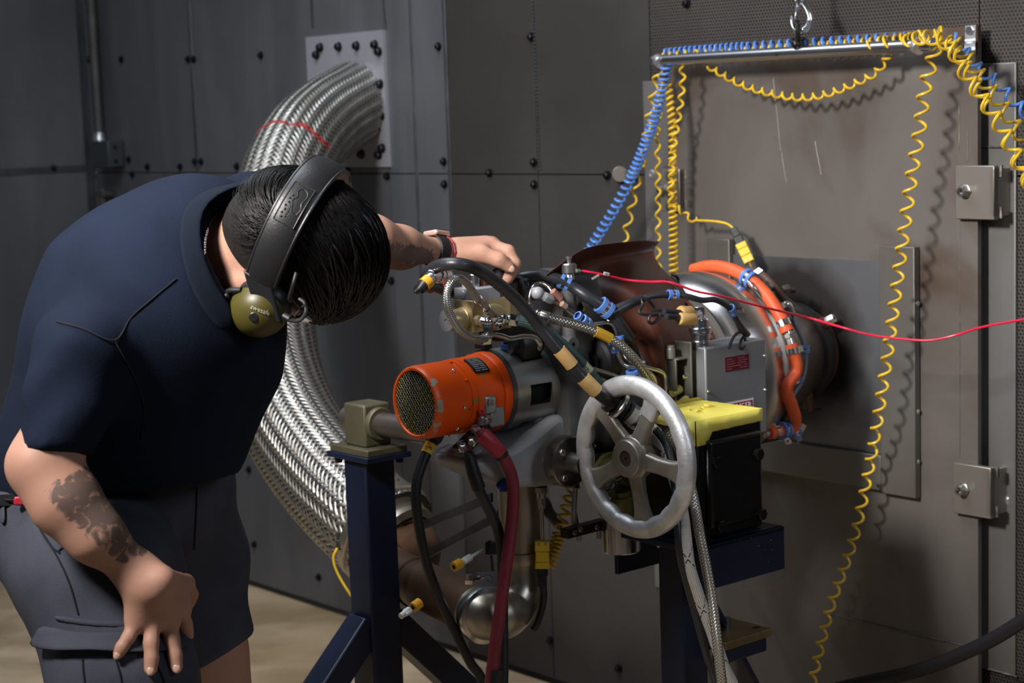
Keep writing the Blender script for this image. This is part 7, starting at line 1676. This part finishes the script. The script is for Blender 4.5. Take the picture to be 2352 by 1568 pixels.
# cups
for s_ in (1, -1):
    ec_ = hc + he_ * (s_ * .104) + hf_ * (.012 if s_ > 0 else -.012) + hu_ * (-.008); ex = he_ * s_
    ca, cb = hf_, hu_
    def CP(a, b, h): return ec_ + ca * a + cb * b + ex * h
    n = 40; q = MB(); rows_ = [(.97, -.022), (1.04, -.016), (1.04, -.006), (.97, -.001)]; vs = []
    for k_, h in rows_:
        for i in range(n): a = 2 * PI * i / n; vs.append(CP(.034 * k_ * math.cos(a), .041 * k_ * math.sin(a), h))
    q.add(vs, [(j * n + i, j * n + (i + 1) % n, (j + 1) * n + (i + 1) % n, (j + 1) * n + i) for j in range(3) for i in range(n)]); q.build('ear_cushion', m_lea, em)
    cx, cy, cz = .0370, .0430, (.036 if s_ > 0 else .024)
    q = MB(); vs = []; m_ = 12
    for j in range(m_ + 1):
        t = PI / 2 * j / m_
        for i in range(n): a = 2 * PI * i / n; ce = max(math.cos(t), .002); vs.append(CP(cx * ce * math.cos(a), cy * ce * math.sin(a), cz * math.sin(t)))
    q.add(vs, [(j * n + i, j * n + (i + 1) % n, (j + 1) * n + (i + 1) % n, (j + 1) * n + i) for j in range(m_) for i in range(n)]); cup = q.build('ear_cup', m_olv, em)
    if s_ > 0:
        def oncup(a, b, z=.0): 
            k_ = (a / cx) ** 2 + (b / cy) ** 2; return CP(a, b, cz * max(1 - k_ ** .9, .02) ** .62 * 1.0 + z)
        CUPF = lambda p: np.array([0])
        # lettering set along the picture's own slant, laid on the dome
        vd = (EYE - ec_).normalized(); tx = (CR * .92 - CU * .38).normalized()
        def cuphit(x, y):                     # where a sight line meets the dome
            o = EYE; r = ray(x, y).normalized(); ro = o - ec_; oa = V((ro.dot(ca) / cx, ro.dot(cb) / cy, ro.dot(ex) / cz)); da = V((r.dot(ca) / cx, r.dot(cb) / cy, r.dot(ex) / cz))
            A_ = da.dot(da); B_ = 2 * oa.dot(da); C_ = oa.dot(oa) - 1; D_ = B_ * B_ - 4 * A_ * C_
            return None if D_ < 0 else o + r * ((-B_ - math.sqrt(D_)) / (2 * A_))
        h0 = cuphit(598, 712)
        if h0:
            nn_ = V(((h0 - ec_).dot(ca) / cx ** 2, (h0 - ec_).dot(cb) / cy ** 2, (h0 - ec_).dot(ex) / cz ** 2)); nw = (ca * nn_.x + cb * nn_.y + ex * nn_.z).normalized()
            tx = (tx - nw * tx.dot(nw)).normalized(); ty = nw.cross(tx)
            def bend(x, y, z):
                p = h0 + tx * x + ty * y; r_ = p - ec_; k_ = math.sqrt((r_.dot(ca) / cx) ** 2 + (r_.dot(cb) / cy) ** 2 + (r_.dot(ex) / cz) ** 2); return ec_ + r_ / k_ + nw * (z + .0009)
            text_mesh('cup_print', 'awesafe', .0085, h0, tx, ty, M('grey_print', (.38, .36, .26), .5), cup, .0002, bend=bend)
        for (x, y, r_, nm, mt_) in ((583, 728, .0065, 'volume_dial', m_black),):
            h = cuphit(x, y)
            if h: q = MB(); nn = (h - ec_).normalized(); q.lathe(h - nn * .003, nn, [(0, .004), (r_ * .8, .004), (r_, .003), (r_, 0)], 18); q.build(nm, mt_, cup)
        # yoke, rod, boom lead
        q = MB(); q.tube(catmull([CP(-.036, .010, .004), CP(-.043, -.008, .006), CP(-.040, -.022, .006)], 6), .0038, 8); q.ball(CP(-.041, -.012, .012), .004, nu=10, nv=6); q.build('yoke_arm', m_black, em)
        q = MB(); a_ = HB(.28, .012, 0, .0); b2 = CP(.0, .030, .012); q.box((a_ + b2) / 2, (a_ - b2).length + .02, .040, .008, (a_ - b2).normalized(), bf, (a_ - b2).normalized().cross(bf)); yk = q.build('yoke_plate', m_black, em, bevel=.003)
        q = MB(); q.tube(catmull([P(681, 626, 2.19), P(673, 655, 2.19), P(665, 684, 2.20), P(668, 690, 2.21)], 6), .0026, 8); q.build('slider_rod', m_gun, em)
        q = MB(); q.tube(catmull([P(688, 686, 2.22), P(700, 696, 2.215), P(703, 715, 2.21), P(694, 731, 2.205), P(678, 737, 2.205), P(662, 733, 2.205), P(653, 725, 2.21)], 7), .0026, 8); q.build('boom_lead', m_gun, em)
        q = MB(); q.tube([P(666, 732, 2.205), P(652, 724, 2.208)], .0042, 10); q.build('lead_plug', m_gun, em)
        q = MB(); q.tube([P(700, 700, 2.22), P(680, 722, 2.215), P(676, 728, 2.212)], .0018, 8); q.build('lead_strap', m_black, em)
# safety glasses
sg2 = thing('safety_glasses', 'clear wraparound safety glasses worn under the ear defenders', 'glasses', HL(0, .1, -.012))
m_lens = M('clear_lens', (.93, .94, .95), .04, 0, tr=1., ior=1.45, spec=.5)
vs = []; n = 28; nh = 5
for i in range(n + 1):
    a = -1.25 + 2.5 * i / n
    for j in range(nh + 1):
        v = j / nh; vs.append(HL(.079 * math.sin(a), .030 + .084 * math.cos(a) ** .9 - .006 * (v - .5) ** 2 * 4, .016 - .046 * v * (1 - .28 * abs(math.sin(a)) ** 3)))
q = MB(); q.add(vs, [(i * (nh + 1) + j, (i + 1) * (nh + 1) + j, (i + 1) * (nh + 1) + j + 1, i * (nh + 1) + j + 1) for i in range(n) for j in range(nh)]); ln_ = q.build('lens', m_lens, sg2); sm_ = ln_.modifiers.new('thick', 'SOLIDIFY'); sm_.thickness = .002
for s_ in (-1, 1):
    q = MB(); q.tube([HL(s_ * .076, .052, .004), HL(s_ * .083, .02, .006), HL(s_ * .086, -.02, .004)], .0026, 8); q.build('temple', M('clear_frame', (.55, .54, .52), .15, 0, tr=.7), sg2)
q = MB(); q.tube([vs[i * (nh + 1)] for i in range(n + 1)], .0016, 6); q.build('lens_rim', MATS['clear_frame'], sg2)
# necklace
nk = thing('neck_chain', 'thin silver curb chain round the back of the neck', 'necklace', HL(0, -.09, -.09))
cp_ = [v for v in catmull([V((470, 585, 0)), V((471, 555, 0)), V((478, 525, 0)), V((492, 500, 0)), V((512, 484, 0)), V((535, 476, 0))], 10)]
f_nk = lambda p: np.minimum(f_head(p), f_shirt(p))
hp2 = []
for v in cp_:
    h = trace(v.x, v.y, f_nk)
    if h is not None: hp2.append(h + (EYE - h).normalized() * .0015)
L_ = [0.]
for i in range(1, len(hp2)): L_.append(L_[-1] + (hp2[i] - hp2[i - 1]).length)
q = MB(); nl = int(L_[-1] / .0042)
for k in range(nl):
    s_ = (k + .5) * .0042; j = max(1, min(int(np.searchsorted(L_, s_)), len(L_) - 1)); t = (s_ - L_[j - 1]) / max(L_[j] - L_[j - 1], 1e-6); p = hp2[j - 1].lerp(hp2[j], t); d = (hp2[j] - hp2[j - 1]).normalized()
    v = (EYE - p).normalized(); sd = d.cross(v).normalized(); dd = (d + sd * .55).normalized(); q.ball(p, .0030, .0012, .0015, dd, dd.cross(v).normalized(), v, 8, 6)
tag(q.build('chain_links', m_shine, nk), kind='stuff')
# watch and bracelet
wd = (P(1030, 579, 2.845) - P(960, 570, 2.79)).normalized(); wc_ = P(1000, 575.5, 2.826)
wt = thing('wrist_watch', 'smart watch with a pink gold case and black perforated strap', 'watch', wc_)
m_strap = M('watch_strap', (.013, .013, .015), .5)
q = MB(); q.lathe(wc_, wd, [(.0232, -.0108), (.0256, -.0104), (.0262, -.007), (.0262, .007), (.0256, .0104), (.0232, .0108)], 48, up=CU); stp = q.build('strap', m_strap, wt)
q = MB(); xx, yy, _ = frame_of(wd)
for k in range(26):
    for c in range(4):
        a = 2 * PI * (k + .5 * (c % 2)) / 26; nrm = xx * math.cos(a) + yy * math.sin(a); q.lathe(wc_ + wd * (-.0066 + .0044 * c) + nrm * .02625, nrm, [(0, .0001), (.0011, .0001)], 8)
tag(q.build('strap_hole', m_dark, stp), kind='stuff')
cu_ = (CU * .97 + CR * -.10); cu_ = (cu_ - wd * cu_.dot(wd)).normalized(); cz_ = wd.cross(cu_)
q = MB(); q.box(wc_ + cu_ * .0275 + wd * .004, .034, .0085, .030, wd, cu_, cz_); cs_ = q.build('case', M('pink_gold', (.75, .52, .44), .3, .6), wt, bevel=.0035, seg=4)
q = MB(); q.box(wc_ + cu_ * .0321 + wd * .004, .028, .0012, .025, wd, cu_, cz_); q.build('glass', M('watch_glass', (.01, .01, .012), .08), cs_, bevel=.0005)
br_ = thing('cord_bracelet', 'dark red knotted cord bracelet beside the watch strap', 'bracelet', P(1018, 578, 2.838))
bc_ = P(1018, 578, 2.838); x_, y_, _ = frame_of((wd + CU * .12).normalized())
q = MB(); q.tube([bc_ + x_ * (.0252 * math.cos(a)) + y_ * (.0252 * math.sin(a)) for a in [2 * PI * k / 60 for k in range(61)]], [.0013 + .0009 * (k % 6 == 0) for k in range(61)], 8, cap=False); q.build('cord_loop', M('maroon_cord', (.25, .015, .03)), br_)
# belt and the red tag at the hip
bl_ = thing('belt_clip_tag', 'red key tag on a black belt clip at the shirt hem', 'tag', P(40, 1148, 2.24))
h = trace(56, 1150, lambda p: np.minimum(f_shorts(p), f_shirt(p))) or P(56, 1150, 2.25)
vd = (EYE - h).normalized(); ux = (CR - vd * CR.dot(vd)).normalized(); uy = vd.cross(ux)
q = MB(); q.box(h + vd * .006, .026, .011, .008, ux, uy, vd); q.build('red_tag', M('tag_red', (.42, .012, .03), .4), bl_, bevel=.002)
h2 = trace(12, 1148, lambda p: np.minimum(f_shorts(p), f_shirt(p))) or P(12, 1148, 2.25)
q = MB(); q.box(h2 + vd * .004, .028, .016, .008, ux, uy, vd); q.tube([h2 + vd * .007, h + vd * .006], .002, 6); q.build('belt_clip', m_black, bl_, bevel=.001)
